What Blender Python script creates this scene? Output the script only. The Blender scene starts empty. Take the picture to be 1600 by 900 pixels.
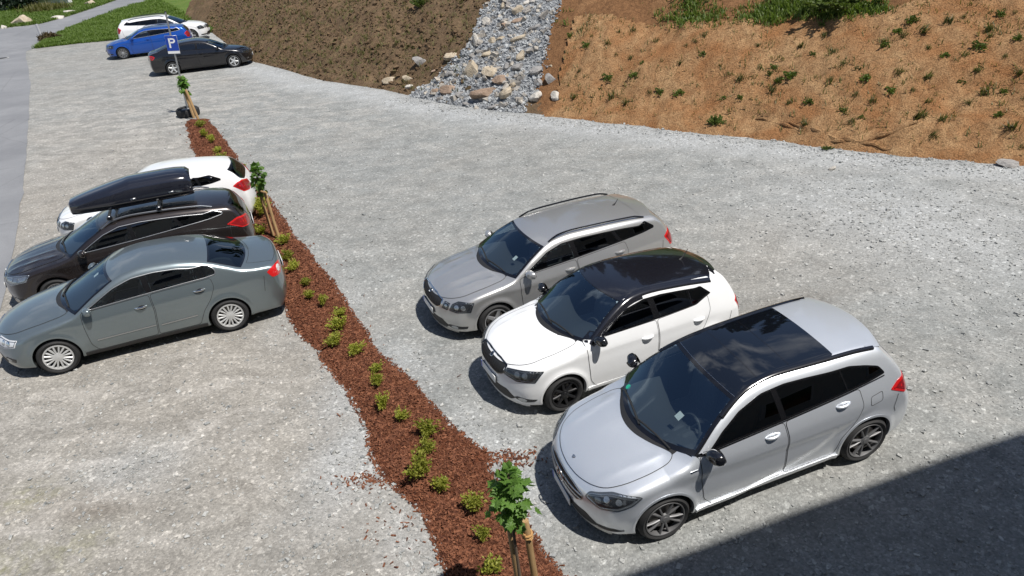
import bpy, math, random
import numpy as np
from mathutils import Vector, Matrix
from mathutils.geometry import delaunay_2d_cdt

R = math.radians
PI = math.pi
SC = bpy.context.scene
COL = SC.collection
rng = np.random.default_rng(7)
random.seed(7)

# ------------------------------------------------------------------ camera
CAM_H = 6.508
CAM_PITCH = R(28.53)
CAM_ROLL = R(-4.51)
CAM_F = 1120.95 / 1600.0            # focal length as a share of the frame width
cam_data = bpy.data.cameras.new("camera")
cam = bpy.data.objects.new("camera", cam_data)
COL.objects.link(cam)
cam_data.sensor_width = 36.0
cam_data.lens = 36.0 * CAM_F
cam_data.clip_start = 0.05
cam_data.clip_end = 3000
_c, _s = math.cos(CAM_PITCH), math.sin(CAM_PITCH)
_fwd = Vector((0, _c, -_s)); _rt = Vector((1, 0, 0)); _up = Vector((0, _s, _c))
_r2 = _rt * math.cos(CAM_ROLL) + _up * math.sin(CAM_ROLL)
_u2 = -_rt * math.sin(CAM_ROLL) + _up * math.cos(CAM_ROLL)
_m = Matrix((( _r2.x, _u2.x, -_fwd.x, 0), (_r2.y, _u2.y, -_fwd.y, 0), (_r2.z, _u2.z, -_fwd.z, CAM_H), (0, 0, 0, 1)))
cam.matrix_world = _m
SC.camera = cam

# ------------------------------------------------------------------ light
SUN_EL, SUN_AZ = R(64), R(-37)      # azimuth counted from +x towards +y
sun_data = bpy.data.lights.new("sun", 'SUN')
sun_data.energy = 4.9
sun_data.angle = R(0.53)
sun_data.color = (1.0, 0.955, 0.89)
sun = bpy.data.objects.new("sun", sun_data)
COL.objects.link(sun)
_sd = Vector((math.cos(SUN_AZ) * math.cos(SUN_EL), math.sin(SUN_AZ) * math.cos(SUN_EL), math.sin(SUN_EL)))
sun.rotation_euler = _sd.to_track_quat('Z', 'Y').to_euler()
sun.location = (30, -20, 60)

world = bpy.data.worlds.new("World")
SC.world = world
world.use_nodes = True
wn, wl = world.node_tree.nodes, world.node_tree.links
wn.clear()
w_out = wn.new('ShaderNodeOutputWorld')
w_bg = wn.new('ShaderNodeBackground')
w_bg.inputs['Strength'].default_value = 0.085
w_sky = wn.new('ShaderNodeTexSky')
w_sky.sky_type = 'NISHITA'
w_sky.sun_disc = False
w_sky.sun_elevation = SUN_EL
w_sky.sun_rotation = math.pi / 2 - SUN_AZ
w_sky.altitude = 900
# broken fair-weather clouds over the sky
w_tc = wn.new('ShaderNodeTexCoord')
w_map = wn.new('ShaderNodeMapping'); w_map.inputs['Scale'].default_value = (1.0, 1.0, 2.2)
w_no = wn.new('ShaderNodeTexNoise'); w_no.inputs['Scale'].default_value = 2.6
w_no.inputs['Detail'].default_value = 9; w_no.inputs['Roughness'].default_value = 0.58
w_cr = wn.new('ShaderNodeValToRGB')
w_cr.color_ramp.elements[0].position = 0.55; w_cr.color_ramp.elements[1].position = 0.72
w_mix = wn.new('ShaderNodeMix'); w_mix.data_type = 'RGBA'
w_mix.inputs[7].default_value = (8.5, 8.8, 9.4, 1)
wl.new(w_tc.outputs['Generated'], w_map.inputs['Vector'])
wl.new(w_map.outputs['Vector'], w_no.inputs['Vector'])
wl.new(w_no.outputs['Fac'], w_cr.inputs['Fac'])
wl.new(w_cr.outputs['Color'], w_mix.inputs[0])
wl.new(w_sky.outputs['Color'], w_mix.inputs[6])
wl.new(w_mix.outputs[2], w_bg.inputs['Color'])
wl.new(w_bg.outputs['Background'], w_out.inputs['Surface'])

SC.view_settings.view_transform = 'Standard'
SC.view_settings.look = 'None'
SC.view_settings.gamma = 1
SC.view_settings.use_curve_mapping = False
SC.view_settings.exposure = 0.22
SC.render.engine = 'CYCLES'
SC.cycles.use_denoising = True
SC.cycles.max_bounces = 8
SC.cycles.transparent_max_bounces = 12
SC.cycles.caustics_reflective = False
SC.cycles.caustics_refractive = False

# ------------------------------------------------------------------ small helpers
def tag(o, label=None, cat=None, group=None, kind=None):
    if label: o['label'] = label
    if cat: o['category'] = cat
    if group: o['group'] = group
    if kind: o['kind'] = kind
    return o

def empty(name, loc=(0, 0, 0), rz=0.0, rx=0.0, ry=0.0):
    o = bpy.data.objects.new(name, None)
    COL.objects.link(o)
    o.location = loc
    o.rotation_euler = (rx, ry, rz)
    o.empty_display_size = 0.2
    return o

def link(name, me, parent=None, mat=None):
    o = bpy.data.objects.new(name, me)
    COL.objects.link(o)
    if parent: o.parent = parent
    if mat is not None and not me.materials: me.materials.append(mat)
    return o

def mesh(name, V, F, mat=None, smooth=True, normals=None):
    me = bpy.data.meshes.new(name)
    V = np.asarray(V, float)
    me.from_pydata(V.tolist(), [], F.tolist() if isinstance(F, np.ndarray) else F)
    if smooth: me.polygons.foreach_set('use_smooth', [True] * len(me.polygons))
    me.update()
    if normals is not None:
        me.normals_split_custom_set_from_vertices(np.asarray(normals, float).tolist())
    if mat is not None: me.materials.append(mat)
    return me

class MB:
    """collects simple shapes into one mesh"""
    def __init__(self): self.V = []; self.F = []
    def add(self, V, F):
        n = len(self.V)
        self.V += [tuple(v) for v in V]
        self.F += [tuple(i + n for i in f) for f in F]
        return self
    def box(self, c, s, bev=0.0, rot=None):
        x, y, z = (a / 2 for a in s)
        if bev <= 0:
            V = [(sx * x, sy * y, sz * z) for sx in (-1, 1) for sy in (-1, 1) for sz in (-1, 1)]
            F = [(0, 1, 3, 2), (4, 6, 7, 5), (0, 4, 5, 1), (2, 3, 7, 6), (0, 2, 6, 4), (1, 5, 7, 3)]
        else:
            b = min(bev, x * .95, y * .95, z * .95)
            V = []; idx = {}
            for sx in (-1, 1):
                for sy in (-1, 1):
                    for sz in (-1, 1):
                        for k, p in enumerate(((x, y - b, z - b), (x - b, y, z - b), (x - b, y - b, z))):
                            idx[(sx, sy, sz, k)] = len(V); V.append((sx * p[0], sy * p[1], sz * p[2]))
            F = []
            def q(*a): F.append(tuple(idx[i] for i in a))
            for s1 in (-1, 1):
                r = [(-1, -1), (1, -1), (1, 1), (-1, 1)]
                if s1 < 0: r = r[::-1]
                q(*[(s1, a, b_, 0) for a, b_ in r]); q(*[(b_, s1, a, 1) for a, b_ in r]); q(*[(a, b_, s1, 2) for a, b_ in r])
            for a in (-1, 1):
                for c_ in (-1, 1):
                    e = [(a, c_, -1, 0), (a, c_, 1, 0), (a, c_, 1, 1), (a, c_, -1, 1)]; q(*(e if a * c_ < 0 else e[::-1]))
                    e = [(-1, a, c_, 1), (1, a, c_, 1), (1, a, c_, 2), (-1, a, c_, 2)]; q(*(e if a * c_ < 0 else e[::-1]))
                    e = [(a, -1, c_, 0), (a, 1, c_, 0), (a, 1, c_, 2), (a, -1, c_, 2)]; q(*(e if a * c_ > 0 else e[::-1]))
            for sx in (-1, 1):
                for sy in (-1, 1):
                    for sz in (-1, 1):
                        t = [(sx, sy, sz, 0), (sx, sy, sz, 1), (sx, sy, sz, 2)]; q(*(t if sx * sy * sz > 0 else t[::-1]))
        M = rot if rot is not None else Matrix.Identity(3)
        C = Vector(c)
        return self.add([tuple(M @ Vector(v) + C) for v in V], F)
    def tube(self, pts, rad, n=8, caps=True, flat=1.0):
        pts = [Vector(p) for p in pts]
        rads = list(rad) if hasattr(rad, '__len__') else [rad] * len(pts)
        V = []; F = []
        ref = None
        for i, p in enumerate(pts):
            t = (pts[min(i + 1, len(pts) - 1)] - pts[max(i - 1, 0)])
            if t.length < 1e-9: t = Vector((0, 0, 1))
            t.normalize()
            if ref is None:
                ref = Vector((0, 0, 1)) if abs(t.z) < .9 else Vector((1, 0, 0))
            a = (ref - t * ref.dot(t)).normalized(); b = t.cross(a); ref = a
            for k in range(n):
                th = 2 * PI * k / n
                V.append(tuple(p + (a * math.cos(th) * flat + b * math.sin(th)) * rads[i]))
        for i in range(len(pts) - 1):
            for k in range(n):
                F.append((i * n + k, i * n + (k + 1) % n, (i + 1) * n + (k + 1) % n, (i + 1) * n + k))
        if caps:
            F.append(tuple(range(n))[::-1]); F.append(tuple((len(pts) - 1) * n + k for k in range(n)))
        return self.add(V, F)
    def lathe(self, prof, n=32, axis='z', close=False):
        V = []; F = []
        for i, (r, h) in enumerate(prof):
            for k in range(n):
                th = 2 * PI * k / n; a, b = r * math.cos(th), r * math.sin(th)
                V.append((a, b, h) if axis == 'z' else (a, h, b))
        m = len(prof)
        for i in range(m if close else m - 1):
            j = (i + 1) % m
            for k in range(n):
                f = (i * n + k, i * n + (k + 1) % n, j * n + (k + 1) % n, j * n + k)
                F.append(f if axis == 'z' else f[::-1])
        return self.add(V, F)
    def ellipsoid(self, c, r, nu=16, nv=10, p=1.0, rot=None):
        V = []; F = []
        sg = lambda v: math.copysign(abs(v) ** p, v)
        M = rot if rot is not None else Matrix.Identity(3)
        for i in range(nv + 1):
            ph = -PI / 2 + PI * i / nv
            for k in range(nu):
                th = 2 * PI * k / nu
                v = Vector((sg(math.cos(ph)) * sg(math.cos(th)) * r[0], sg(math.cos(ph)) * sg(math.sin(th)) * r[1], sg(math.sin(ph)) * r[2]))
                V.append(tuple(M @ v + Vector(c)))
        for i in range(nv):
            for k in range(nu):
                F.append((i * nu + k, i * nu + (k + 1) % nu, (i + 1) * nu + (k + 1) % nu, (i + 1) * nu + k))
        return self.add(V, F)
    def mesh(self, name, mat=None, smooth=True, auto=None):
        me = mesh(name, self.V, self.F, mat, smooth)
        if auto is not None:
            me.set_sharp_from_angle(angle=R(auto))
        return me
    def build(self, name, mat, parent=None, smooth=True, auto=40):
        return link(name, self.mesh(name, mat, smooth, auto if smooth else None), parent)

# ------------------------------------------------------------------ node material helper
class NM:
    def __init__(self, name):
        self.m = bpy.data.materials.new(name); self.m.use_nodes = True
        self.n, self.l = self.m.node_tree.nodes, self.m.node_tree.links
        self.n.clear()
        self.out = self.n.new('ShaderNodeOutputMaterial')
    def new(self, t, **kw):
        nd = self.n.new(t)
        for k, v in kw.items():
            if hasattr(nd, k) and k not in ('Scale',): setattr(nd, k, v)
            else: nd.inputs[k.replace('_', ' ')].default_value = v
        return nd
    def link(self, a, b): self.l.new(a, b)
    def coord(self, which='Object', scale=(1, 1, 1), rot=(0, 0, 0)):
        tc = self.new('ShaderNodeTexCoord'); mp = self.new('ShaderNodeMapping')
        mp.inputs['Scale'].default_value = scale; mp.inputs['Rotation'].default_value = rot
        self.link(tc.outputs[which], mp.inputs['Vector']); return mp.outputs['Vector']
    def pos(self, scale=(1, 1, 1)):
        g = self.new('ShaderNodeNewGeometry'); mp = self.new('ShaderNodeMapping')
        mp.inputs['Scale'].default_value = scale
        self.link(g.outputs['Position'], mp.inputs['Vector']); return mp.outputs['Vector']
    def noise(self, vec, scale, detail=4, rough=.55, dist=0.0):
        t = self.new('ShaderNodeTexNoise'); t.inputs['Scale'].default_value = scale
        t.inputs['Detail'].default_value = detail; t.inputs['Roughness'].default_value = rough
        t.inputs['Distortion'].default_value = dist
        if vec is not None: self.link(vec, t.inputs['Vector'])
        return t.outputs['Fac']
    def voro(self, vec, scale, feature='F1', out='Distance', rnd=1.0):
        t = self.new('ShaderNodeTexVoronoi'); t.feature = feature
        t.inputs['Scale'].default_value = scale; t.inputs['Randomness'].default_value = rnd
        self.link(vec, t.inputs['Vector']); return t.outputs[out]
    def ramp(self, fac, stops, interp='LINEAR'):
        r = self.new('ShaderNodeValToRGB'); r.color_ramp.interpolation = interp
        e = r.color_ramp.elements
        while len(e) < len(stops): e.new(0.5)
        for i, (p, c) in enumerate(stops):
            e[i].position = p
            e[i].color = (c, c, c, 1) if not hasattr(c, '__len__') else (*c, 1)
        self.link(fac, r.inputs['Fac']); return r.outputs['Color']
    def mix(self, fac, a, b, mode='MIX'):
        m = self.new('ShaderNodeMix'); m.data_type = 'RGBA'; m.blend_type = mode
        for s, i in ((fac, 0), (a, 6), (b, 7)):
            if isinstance(s, (int, float)): m.inputs[i].default_value = s if i == 0 else (s, s, s, 1)
            elif hasattr(s, '__len__'): m.inputs[i].default_value = (*s, 1)
            else: self.link(s, m.inputs[i])
        return m.outputs[2]
    def math(self, op, a, b=None, clamp=False):
        m = self.new('ShaderNodeMath'); m.operation = op; m.use_clamp = clamp
        for i, s in enumerate((a, b)):
            if s is None: continue
            if isinstance(s, (int, float)): m.inputs[i].default_value = s
            else: self.link(s, m.inputs[i])
        return m.outputs[0]
    def bump(self, h, strength=.5, dist=.02, normal=None):
        b = self.new('ShaderNodeBump'); b.inputs['Strength'].default_value = strength
        b.inputs['Distance'].default_value = dist
        self.link(h, b.inputs['Height'])
        if normal is not None: self.link(normal, b.inputs['Normal'])
        return b.outputs['Normal']
    def bsdf(self, color=None, rough=.5, metal=0.0, normal=None, coat=0.0, spec=None, **kw):
        b = self.new('ShaderNodeBsdfPrincipled')
        if color is not None:
            if hasattr(color, '__len__'): b.inputs['Base Color'].default_value = (*color, 1)
            else: self.link(color, b.inputs['Base Color'])
        for k, v in (('Roughness', rough), ('Metallic', metal), ('Coat Weight', coat), ('Specular IOR Level', spec)):
            if v is None: continue
            if isinstance(v, (int, float)): b.inputs[k].default_value = v
            else: self.link(v, b.inputs[k])
        b.inputs['Coat Roughness'].default_value = .03
        if normal is not None: self.link(normal, b.inputs['Normal'])
        for k, v in kw.items(): b.inputs[k].default_value = v
        return b
    def done(self, shader):
        self.link(shader.outputs[0] if hasattr(shader, 'outputs') else shader, self.out.inputs['Surface']); return self.m

def simple(name, color, rough=.5, metal=0.0, coat=0.0, spec=None, noise=0.0, nscale=30):
    n = NM(name)
    if noise > 0:
        f = n.noise(n.coord('Object'), nscale, 5)
        c = n.mix(f, tuple(v * (1 - noise) for v in color), tuple(min(1, v * (1 + noise)) for v in color))
        return n.done(n.bsdf(c, rough, metal, coat=coat, spec=spec))
    return n.done(n.bsdf(color, rough, metal, coat=coat, spec=spec))
# ------------------------------------------------------------------ car materials
def paint(name, color, metal=.0, rough=.4, flake=.0, dirt=.10):
    n = NM(name)
    v = n.coord('Object')
    c = color
    dn = n.noise(v, 3.0, 6, .6)
    df = n.ramp(dn, [(.48, 0.0), (.75, 1.0)])
    g = n.new('ShaderNodeNewGeometry')
    sep = n.new('ShaderNodeSeparateXYZ'); n.link(v, sep.inputs[0])
    low = n.math('SUBTRACT', 1.0, n.math('MULTIPLY', sep.outputs['Z'], 2.2), clamp=True)   # road dust on the lower body
    dust = n.math('ADD', n.math('MULTIPLY', df, dirt * .35), n.math('MULTIPLY', low, dirt * 2.2), clamp=True)
    col = n.mix(dust, c, (.30, .27, .23))
    if flake > 0:
        fl = n.voro(n.coord('Object'), 900, out='Color')
        col = n.mix(flake, col, fl, 'OVERLAY')
    rg = n.mix(dust, (rough,) * 3, (.8,) * 3)
    b = n.bsdf(col, rg, metal, coat=1.0)
    n.link(n.math('SUBTRACT', 1.0, dust, clamp=True), b.inputs['Coat Weight'])
    inside = n.bsdf((.025, .025, .027), .8)
    m = n.new('ShaderNodeMixShader')
    n.link(g.outputs['Backfacing'], m.inputs[0]); n.link(b.outputs[0], m.inputs[1]); n.link(inside.outputs[0], m.inputs[2])
    return n.done(m.outputs[0])

def glassmat(name, tint, ior=1.5, rough=.0, tone=(1, 1, 1)):
    n = NM(name)
    tr = n.new('ShaderNodeBsdfTransparent'); tr.inputs['Color'].default_value = (*tint, 1)
    gl = n.new('ShaderNodeBsdfGlossy'); gl.inputs['Roughness'].default_value = rough
    gl.inputs['Color'].default_value = (*tone, 1)
    fr = n.new('ShaderNodeFresnel'); fr.inputs['IOR'].default_value = ior
    geo = n.new('ShaderNodeNewGeometry')
    fac = n.math('MULTIPLY', n.math('ADD', fr.outputs[0], .0, clamp=True), n.math('SUBTRACT', 1.0, geo.outputs['Backfacing']))
    m = n.new('ShaderNodeMixShader')
    n.link(fac, m.inputs[0]); n.link(tr.outputs[0], m.inputs[1]); n.link(gl.outputs[0], m.inputs[2])
    return n.done(m.outputs[0])

M = {}
M['glass'] = glassmat('clear car glass', (.58, .66, .68), 2.4, tone=(.70, .86, 1.0))
M['glass_side'] = glassmat('tinted side glass', (.34, .38, .39), 1.9)
M['glass_dark'] = glassmat('privacy glass', (.035, .037, .04), 1.55)
M['lamp_glass'] = glassmat('lamp lens', (.88, .90, .92), 1.5)
M['frit'] = simple('black glass edge', (.006, .006, .008), .12, coat=.6)
M['gloss_black'] = simple('gloss black', (.007, .007, .009), .16, coat=1.0)
M['window_black'] = simple('black window frame', (.006, .006, .007), .25, spec=.35)
M['roof_glass'] = simple('dark roof glass', (.004, .005, .008), .02, coat=1.0, spec=.75)
M['black_plastic'] = simple('black plastic', (.018, .018, .019), .55, noise=.25, nscale=60)
M['seam'] = simple('panel gap', (.012, .012, .013), .8)
M['chrome'] = simple('chrome', (.78, .79, .80), .12, metal=1.0)
M['satin'] = simple('satin aluminium', (.58, .59, .60), .32, metal=1.0)
M['rubber'] = simple('tyre rubber', (.020, .020, .021), .78, noise=.35, nscale=14)
M['disc'] = simple('brake disc', (.30, .28, .26), .45, metal=.8)
M['dark_metal'] = simple('wheel well', (.012, .012, .012), .8)
M['trim_cloth'] = simple('seat cloth', (.11, .112, .12), .9, noise=.3)
M['dash'] = simple('dashboard', (.042, .043, .046), .7)
M['grey_seat'] = simple('grey seat cloth', (.30, .31, .33), .9, noise=.2)
M['lamp_body'] = simple('lamp reflector', (.42, .44, .46), .22, metal=.8)
M['lamp_mid'] = simple('grey lamp housing', (.16, .17, .18), .25, metal=.6)
M['lamp_dark'] = simple('dark lamp housing', (.03, .032, .036), .25, metal=.3)
M['lens_red'] = simple('red lamp lens', (.55, .012, .012), .12, coat=1.0)
M['lens_dark_red'] = simple('dark red lamp lens', (.22, .008, .010), .12, coat=1.0)
M['lens_white'] = simple('pale lamp lens', (.75, .74, .74), .15, coat=1.0)
M['plate'] = simple('number plate white', (.72, .73, .73), .35)
M['plate_blue'] = simple('number plate blue', (.01, .05, .42), .35)
M['paper'] = simple('paper slip', (.80, .80, .76), .6)
M['blue_thing'] = simple('bright blue plastic', (.02, .22, .75), .4)
M['green_sticker'] = simple('green sticker', (.02, .35, .22), .5)

# ------------------------------------------------------------------ curves
def pchip(pts):
    pts = sorted(pts)
    x = np.array([p[0] for p in pts], float); y = np.array([p[1] for p in pts], float)
    if len(x) == 1:
        return lambda q: np.full(np.shape(q), y[0])
    h = np.diff(x); d = np.diff(y) / h
    m = np.zeros_like(y)
    for i in range(1, len(x) - 1):
        if d[i - 1] * d[i] > 0:
            w1 = 2 * h[i] + h[i - 1]; w2 = h[i] + 2 * h[i - 1]
            m[i] = (w1 + w2) / (w1 / d[i - 1] + w2 / d[i])
    m[0] = d[0]; m[-1] = d[-1]
    def fn(q):
        q = np.asarray(q, float)
        i = np.clip(np.searchsorted(x, q) - 1, 0, len(h) - 1)
        t = (q - x[i]) / h[i]
        tc = np.clip(t, 0, 1)
        t2 = tc * tc; t3 = t2 * tc
        r = (2 * t3 - 3 * t2 + 1) * y[i] + (t3 - 2 * t2 + tc) * h[i] * m[i] + (-2 * t3 + 3 * t2) * y[i + 1] + (t3 - t2) * h[i] * m[i + 1]
        r = r + np.where(t < 0, (q - x[0]) * m[0], 0) + np.where(t > 1, (q - x[-1]) * m[-1], 0)
        return r
    return fn

def lin(pts):
    pts = sorted(pts); x = [p[0] for p in pts]; y = [p[1] for p in pts]
    return lambda q: np.interp(q, x, y)

def smax(a, b, k):
    h = np.maximum(k - np.abs(a - b), 0) / k
    return np.maximum(a, b) + h * h * k * .25

def smin(a, b, k): return -smax(-a, -b, k)

def inpoly(P, poly):
    x, y = P[:, 0], P[:, 1]; poly = np.asarray(poly); n = len(poly)
    ins = np.zeros(len(P), bool); j = n - 1
    for i in range(n):
        xi, yi = poly[i]; xj, yj = poly[j]
        if yi != yj:
            c = ((yi > y) != (yj > y)) & (x < (xj - xi) * (y - yi) / (yj - yi) + xi)
            ins ^= c
        j = i
    return ins

def polydist(P, poly):
    poly = np.asarray(poly); a = poly; b = np.roll(poly, -1, 0)
    best = np.full(len(P), 1e9)
    for p, q in zip(a, b):
        d = q - p; L = max(d @ d, 1e-12)
        t = np.clip(((P - p) @ d) / L, 0, 1)
        best = np.minimum(best, np.hypot(*(P - p - t[:, None] * d).T))
    return best

def densify(poly, step, closed=True):
    poly = [np.asarray(p, float) for p in poly]; out = []
    n = len(poly)
    for i in range(n if closed else n - 1):
        a, b = poly[i], poly[(i + 1) % n]
        m = max(1, int(math.ceil(np.linalg.norm(b - a) / step)))
        out += [a + (b - a) * k / m for k in range(m)]
    if not closed: out.append(poly[-1])
    return np.array(out)

def rounded(poly, r=.02, n=3):
    """round every corner of a polygon with radius about r"""
    poly = [np.asarray(p, float) for p in poly]; out = []; N = len(poly)
    for i in range(N):
        p, a, b = poly[i], poly[i - 1], poly[(i + 1) % N]
        da, db = a - p, b - p; la, lb = np.linalg.norm(da), np.linalg.norm(db)
        e = min(r, la * .45, lb * .45)
        s, t = p + da / la * e, p + db / lb * e
        for k in range(n + 1):
            u = k / n
            out.append((1 - u) ** 2 * s + 2 * u * (1 - u) * p + u * u * t)
    return out

def shrink(poly, d):
    """offset a closed polygon inwards by d"""
    poly = np.array(poly, float)
    area = .5 * np.sum(poly[:, 0] * np.roll(poly[:, 1], -1) - np.roll(poly[:, 0], -1) * poly[:, 1])
    s = 1 if area > 0 else -1
    out = []
    N = len(poly)
    for i in range(N):
        a, p, b = poly[i - 1], poly[i], poly[(i + 1) % N]
        e1 = (p - a) / (np.linalg.norm(p - a) + 1e-12); e2 = (b - p) / (np.linalg.norm(b - p) + 1e-12)
        n1 = np.array([-e1[1], e1[0]]) * s; n2 = np.array([-e2[1], e2[0]]) * s
        m = n1 + n2; L = np.linalg.norm(m)
        if L < .3: m = n1; k = d
        else: m = m / L; k = d / max(.5, m @ n1)
        out.append(p + m * k)
    return np.array(out)

# ------------------------------------------------------------------ car body as a smooth solid
class Car:
    def __init__(s, spec):
        s.S = spec
        g = spec.get
        s.L = spec['L']; s.r = spec['r']; s.ax = spec['ax']; s.hw = spec['hw']
        s.top = pchip(spec['top']); s.topk = lin(spec['topk']); s.crown = lin(spec['crown'])
        s.wp = pchip(spec['plan']); s.sp = pchip(spec['sidep'])
        s.gy = pchip(spec['gy']); s.gz = pchip(spec['belt']); s.gt = spec.get('tumble', .42); s.gc = spec.get('gcurve', .12)
        s.fr = pchip(spec['front']); s.rr = pchip(spec['rear'])
        s.fb, s.fp = spec.get('fbow', (.42, 2.3)); s.rb, s.rp = spec.get('rbow', (.22, 2.4))
        s.kts = lin(spec.get('kts', [(0, .12), (1.2, .10), (1.6, .05), (2.2, .09), (s.L, .09)]))
        s.zb = spec.get('zb', .19)
        s.crease = spec.get('crease', [])
        s.hcrease = spec.get('hcrease', [])
        s.ra = s.r + spec.get('gap', .045)
        s.cx = s.L / 2
    def W(s, x, z):
        w = s.wp(x) + s.sp(z)
        for xa in s.ax:
            rad = np.hypot(x - xa, z - s.r)
            w = w + .018 * np.exp(-((rad - s.ra - .01) / .05) ** 2) * (z > .1)
        for pts, a, fall, side in s.crease:
            zc = pchip(pts)(x); x0, x1 = pts[0][0], pts[-1][0]
            win = np.clip((x - x0) / .25, 0, 1) * np.clip((x1 - x) / .25, 0, 1)
            d = (zc - z) * side
            w = w - win * a * np.where(d > 0, np.exp(-np.maximum(d, 0) / fall) * np.clip(d / .15, 0, 1) ** 2 * (3 - 2 * np.clip(d / .15, 0, 1)), 0)
        gz = s.gz(x); dz = np.maximum(z - gz, -.3)
        grn = s.gy(x) - s.gt * dz - s.gc * np.maximum(dz, 0) ** 2
        return smin(w, grn, .025)
    def H(s, x, y):
        xe = x - s.topk(x) * y * y
        h = s.top(xe) - s.crown(x) * y * y
        for (x0, x1, yc0, yc1, a, wd) in s.hcrease:
            t = (x - x0) / (x1 - x0); yc = yc0 + (yc1 - yc0) * np.clip(t, 0, 1)
            win = np.clip(t / .25, 0, 1) * np.clip((1 - t) / .1, 0, 1)
            h = h + a * win * np.exp(-((np.abs(y) - yc) / wd) ** 2)
        return h
    def f(s, P, arches=False):
        x, y, z = P if isinstance(P, tuple) else (P[..., 0], P[..., 1], P[..., 2])
        ay = np.abs(y)
        fs = ay - s.W(x, z)
        h0 = s.H(x, y); e = .01
        sl = (s.H(x + e, y) - h0) / e
        ft = (z - h0) / np.sqrt(1 + sl * sl)
        q = ay / s.hw
        sl = (s.fr(z + e) - s.fr(z)) / e
        ff = (s.fr(z) + s.fb * q ** s.fp - x) / np.sqrt(1 + sl * sl + (s.fb * s.fp * q ** (s.fp - 1) / s.hw) ** 2)
        sl = (s.rr(z + e) - s.rr(z)) / e
        fr = (x - s.rr(z) + s.rb * q ** s.rp) / np.sqrt(1 + sl * sl + (s.rb * s.rp * q ** (s.rp - 1) / s.hw) ** 2)
        t = smax(ft, fs, s.kts(x))
        t = smax(t, ff, .10)
        t = smax(t, fr, s.S.get('krear', .07))
        t = smax(t, s.zb - z, .05)
        if arches:
            for xa in s.ax:
                d = np.hypot(x - xa, z - s.r) - s.ra
                g = np.maximum(d, s.hw - .36 - ay)
                t = np.maximum(t, -g)
        return t
    def grad(s, P, arches=False, e=.004):
        G = np.empty_like(P)
        for k in range(3):
            d = np.zeros(3); d[k] = e
            G[:, k] = s.f(P + d, arches) - s.f(P - d, arches)
        return G / (np.linalg.norm(G, axis=1, keepdims=True) + 1e-12)
    # -- charts
    def chart(s, d):
        if isinstance(d, str):
            d = {'S': (0, -1, 0), 'T': (0, 0, 1), 'F': (-1, 0, 0), 'R': (1, 0, 0)}[d]
        d = np.array(d, float); d /= np.linalg.norm(d)
        if abs(d[2]) > .95: U, V = np.array([1., 0, 0]), np.array([0., 1, 0])
        else:
            V = np.array([0, 0, 1.]) - d * d[2]; V /= np.linalg.norm(V)
            U = np.cross(V, d)
            if abs(d[1]) > .9: U = np.array([1., 0, 0]) - d * d[0]; U /= np.linalg.norm(U)
            elif abs(d[0]) > .95: U = np.array([0, 1., 0]) - d * d[1]; U /= np.linalg.norm(U)
        return d, U, V
    def lift(s, uv, d, span=(3.0, -1.2)):
        """first point of the body met when coming in against direction d"""
        d, U, V = s.chart(d)
        uv = np.asarray(uv, float)
        C = np.array([s.cx, 0, .6])
        B = uv[:, :1] * U + uv[:, 1:] * V
        B = B - np.outer(B @ d, d) + np.outer(np.full(len(B), C @ d), d)
        hi, lo = span
        N = 46
        ss = np.linspace(hi, lo, N)
        val = s.f(B[:, None, :] + ss[None, :, None] * d)
        neg = val < 0
        k = np.where(neg.any(1), neg.argmax(1), N - 1); k = np.maximum(k, 1)
        a, b = ss[k - 1].copy(), ss[k].copy()
        for _ in range(17):
            m = (a + b) / 2; v = s.f(B + m[:, None] * d)
            a = np.where(v > 0, m, a); b = np.where(v > 0, b, m)
        return B + ((a + b) / 2)[:, None] * d
    def pt(s, kind, a, b): return s.lift(np.array([[a, b]]), kind)[0]
    def to_uv(s, pts, d):
        d_, U, V = s.chart(d); pts = np.asarray(pts, float)
        return np.stack([pts @ U, pts @ V], 1)
    def edge(s, x, margin=0.0):
        """(y, z) of the ridge where roof or screen meets the side, at station x"""
        if not hasattr(s, '_edge'):
            xs = np.linspace(.3, s.L + .2, 260); lo = np.full(260, .2); hi = np.full(260, s.hw)
            for _ in range(26):
                m = (lo + hi) / 2; ok = m < s.W(xs, s.H(xs, m))
                lo = np.where(ok, m, lo); hi = np.where(ok, hi, m)
            s._edge = (xs, lo, s.H(xs, lo))
        xs, y, z = s._edge
        return float(np.interp(x, xs, y)) - margin, float(np.interp(x, xs, z))

    # -- pieces laid on the body
    def _out(s, V): V = np.array(V, float); V[:, 0] -= s.cx; return V
    def patch(s, name, poly, d, mat, parent, off=.003, holes=(), grid=.05, skirt=.012, mirror=True, label=None, rnd=.0, cut=None, dome=0.0, make=True):
        dd, U, V_ = s.chart(d)
        poly = list(poly)
        if rnd > 0: poly = rounded(poly, rnd)
        bd = densify(poly, grid)
        hs = [densify(h, grid) for h in holes]
        allb = [bd] + hs
        if cut is not None: s.cuts.append((shrink(bd, cut) if cut else bd, dd, U, V_, mirror))
        mn, mx = bd.min(0), bd.max(0)
        gx, gy = np.meshgrid(np.arange(mn[0] + grid * .5, mx[0], grid), np.arange(mn[1] + grid * .5, mx[1], grid))
        gp = np.stack([gx.ravel(), gy.ravel()], 1)
        if len(gp):
            ok = inpoly(gp, bd)
            for h in hs: ok &= ~inpoly(gp, h)
            gp = gp[ok]
        if len(gp):
            dist = np.min([polydist(gp, b) for b in allb], 0)
            gp = gp[dist > grid * .45]
        pts = np.concatenate([*allb, gp]) if len(gp) else np.concatenate(allb)
        edges = []; o = 0; loops = []
        for b in allb:
            n = len(b); edges += [(o + i, o + (i + 1) % n) for i in range(n)]; o += n
        r = delaunay_2d_cdt([Vector(p) for p in pts], edges, [], 0, 1e-6)
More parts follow.
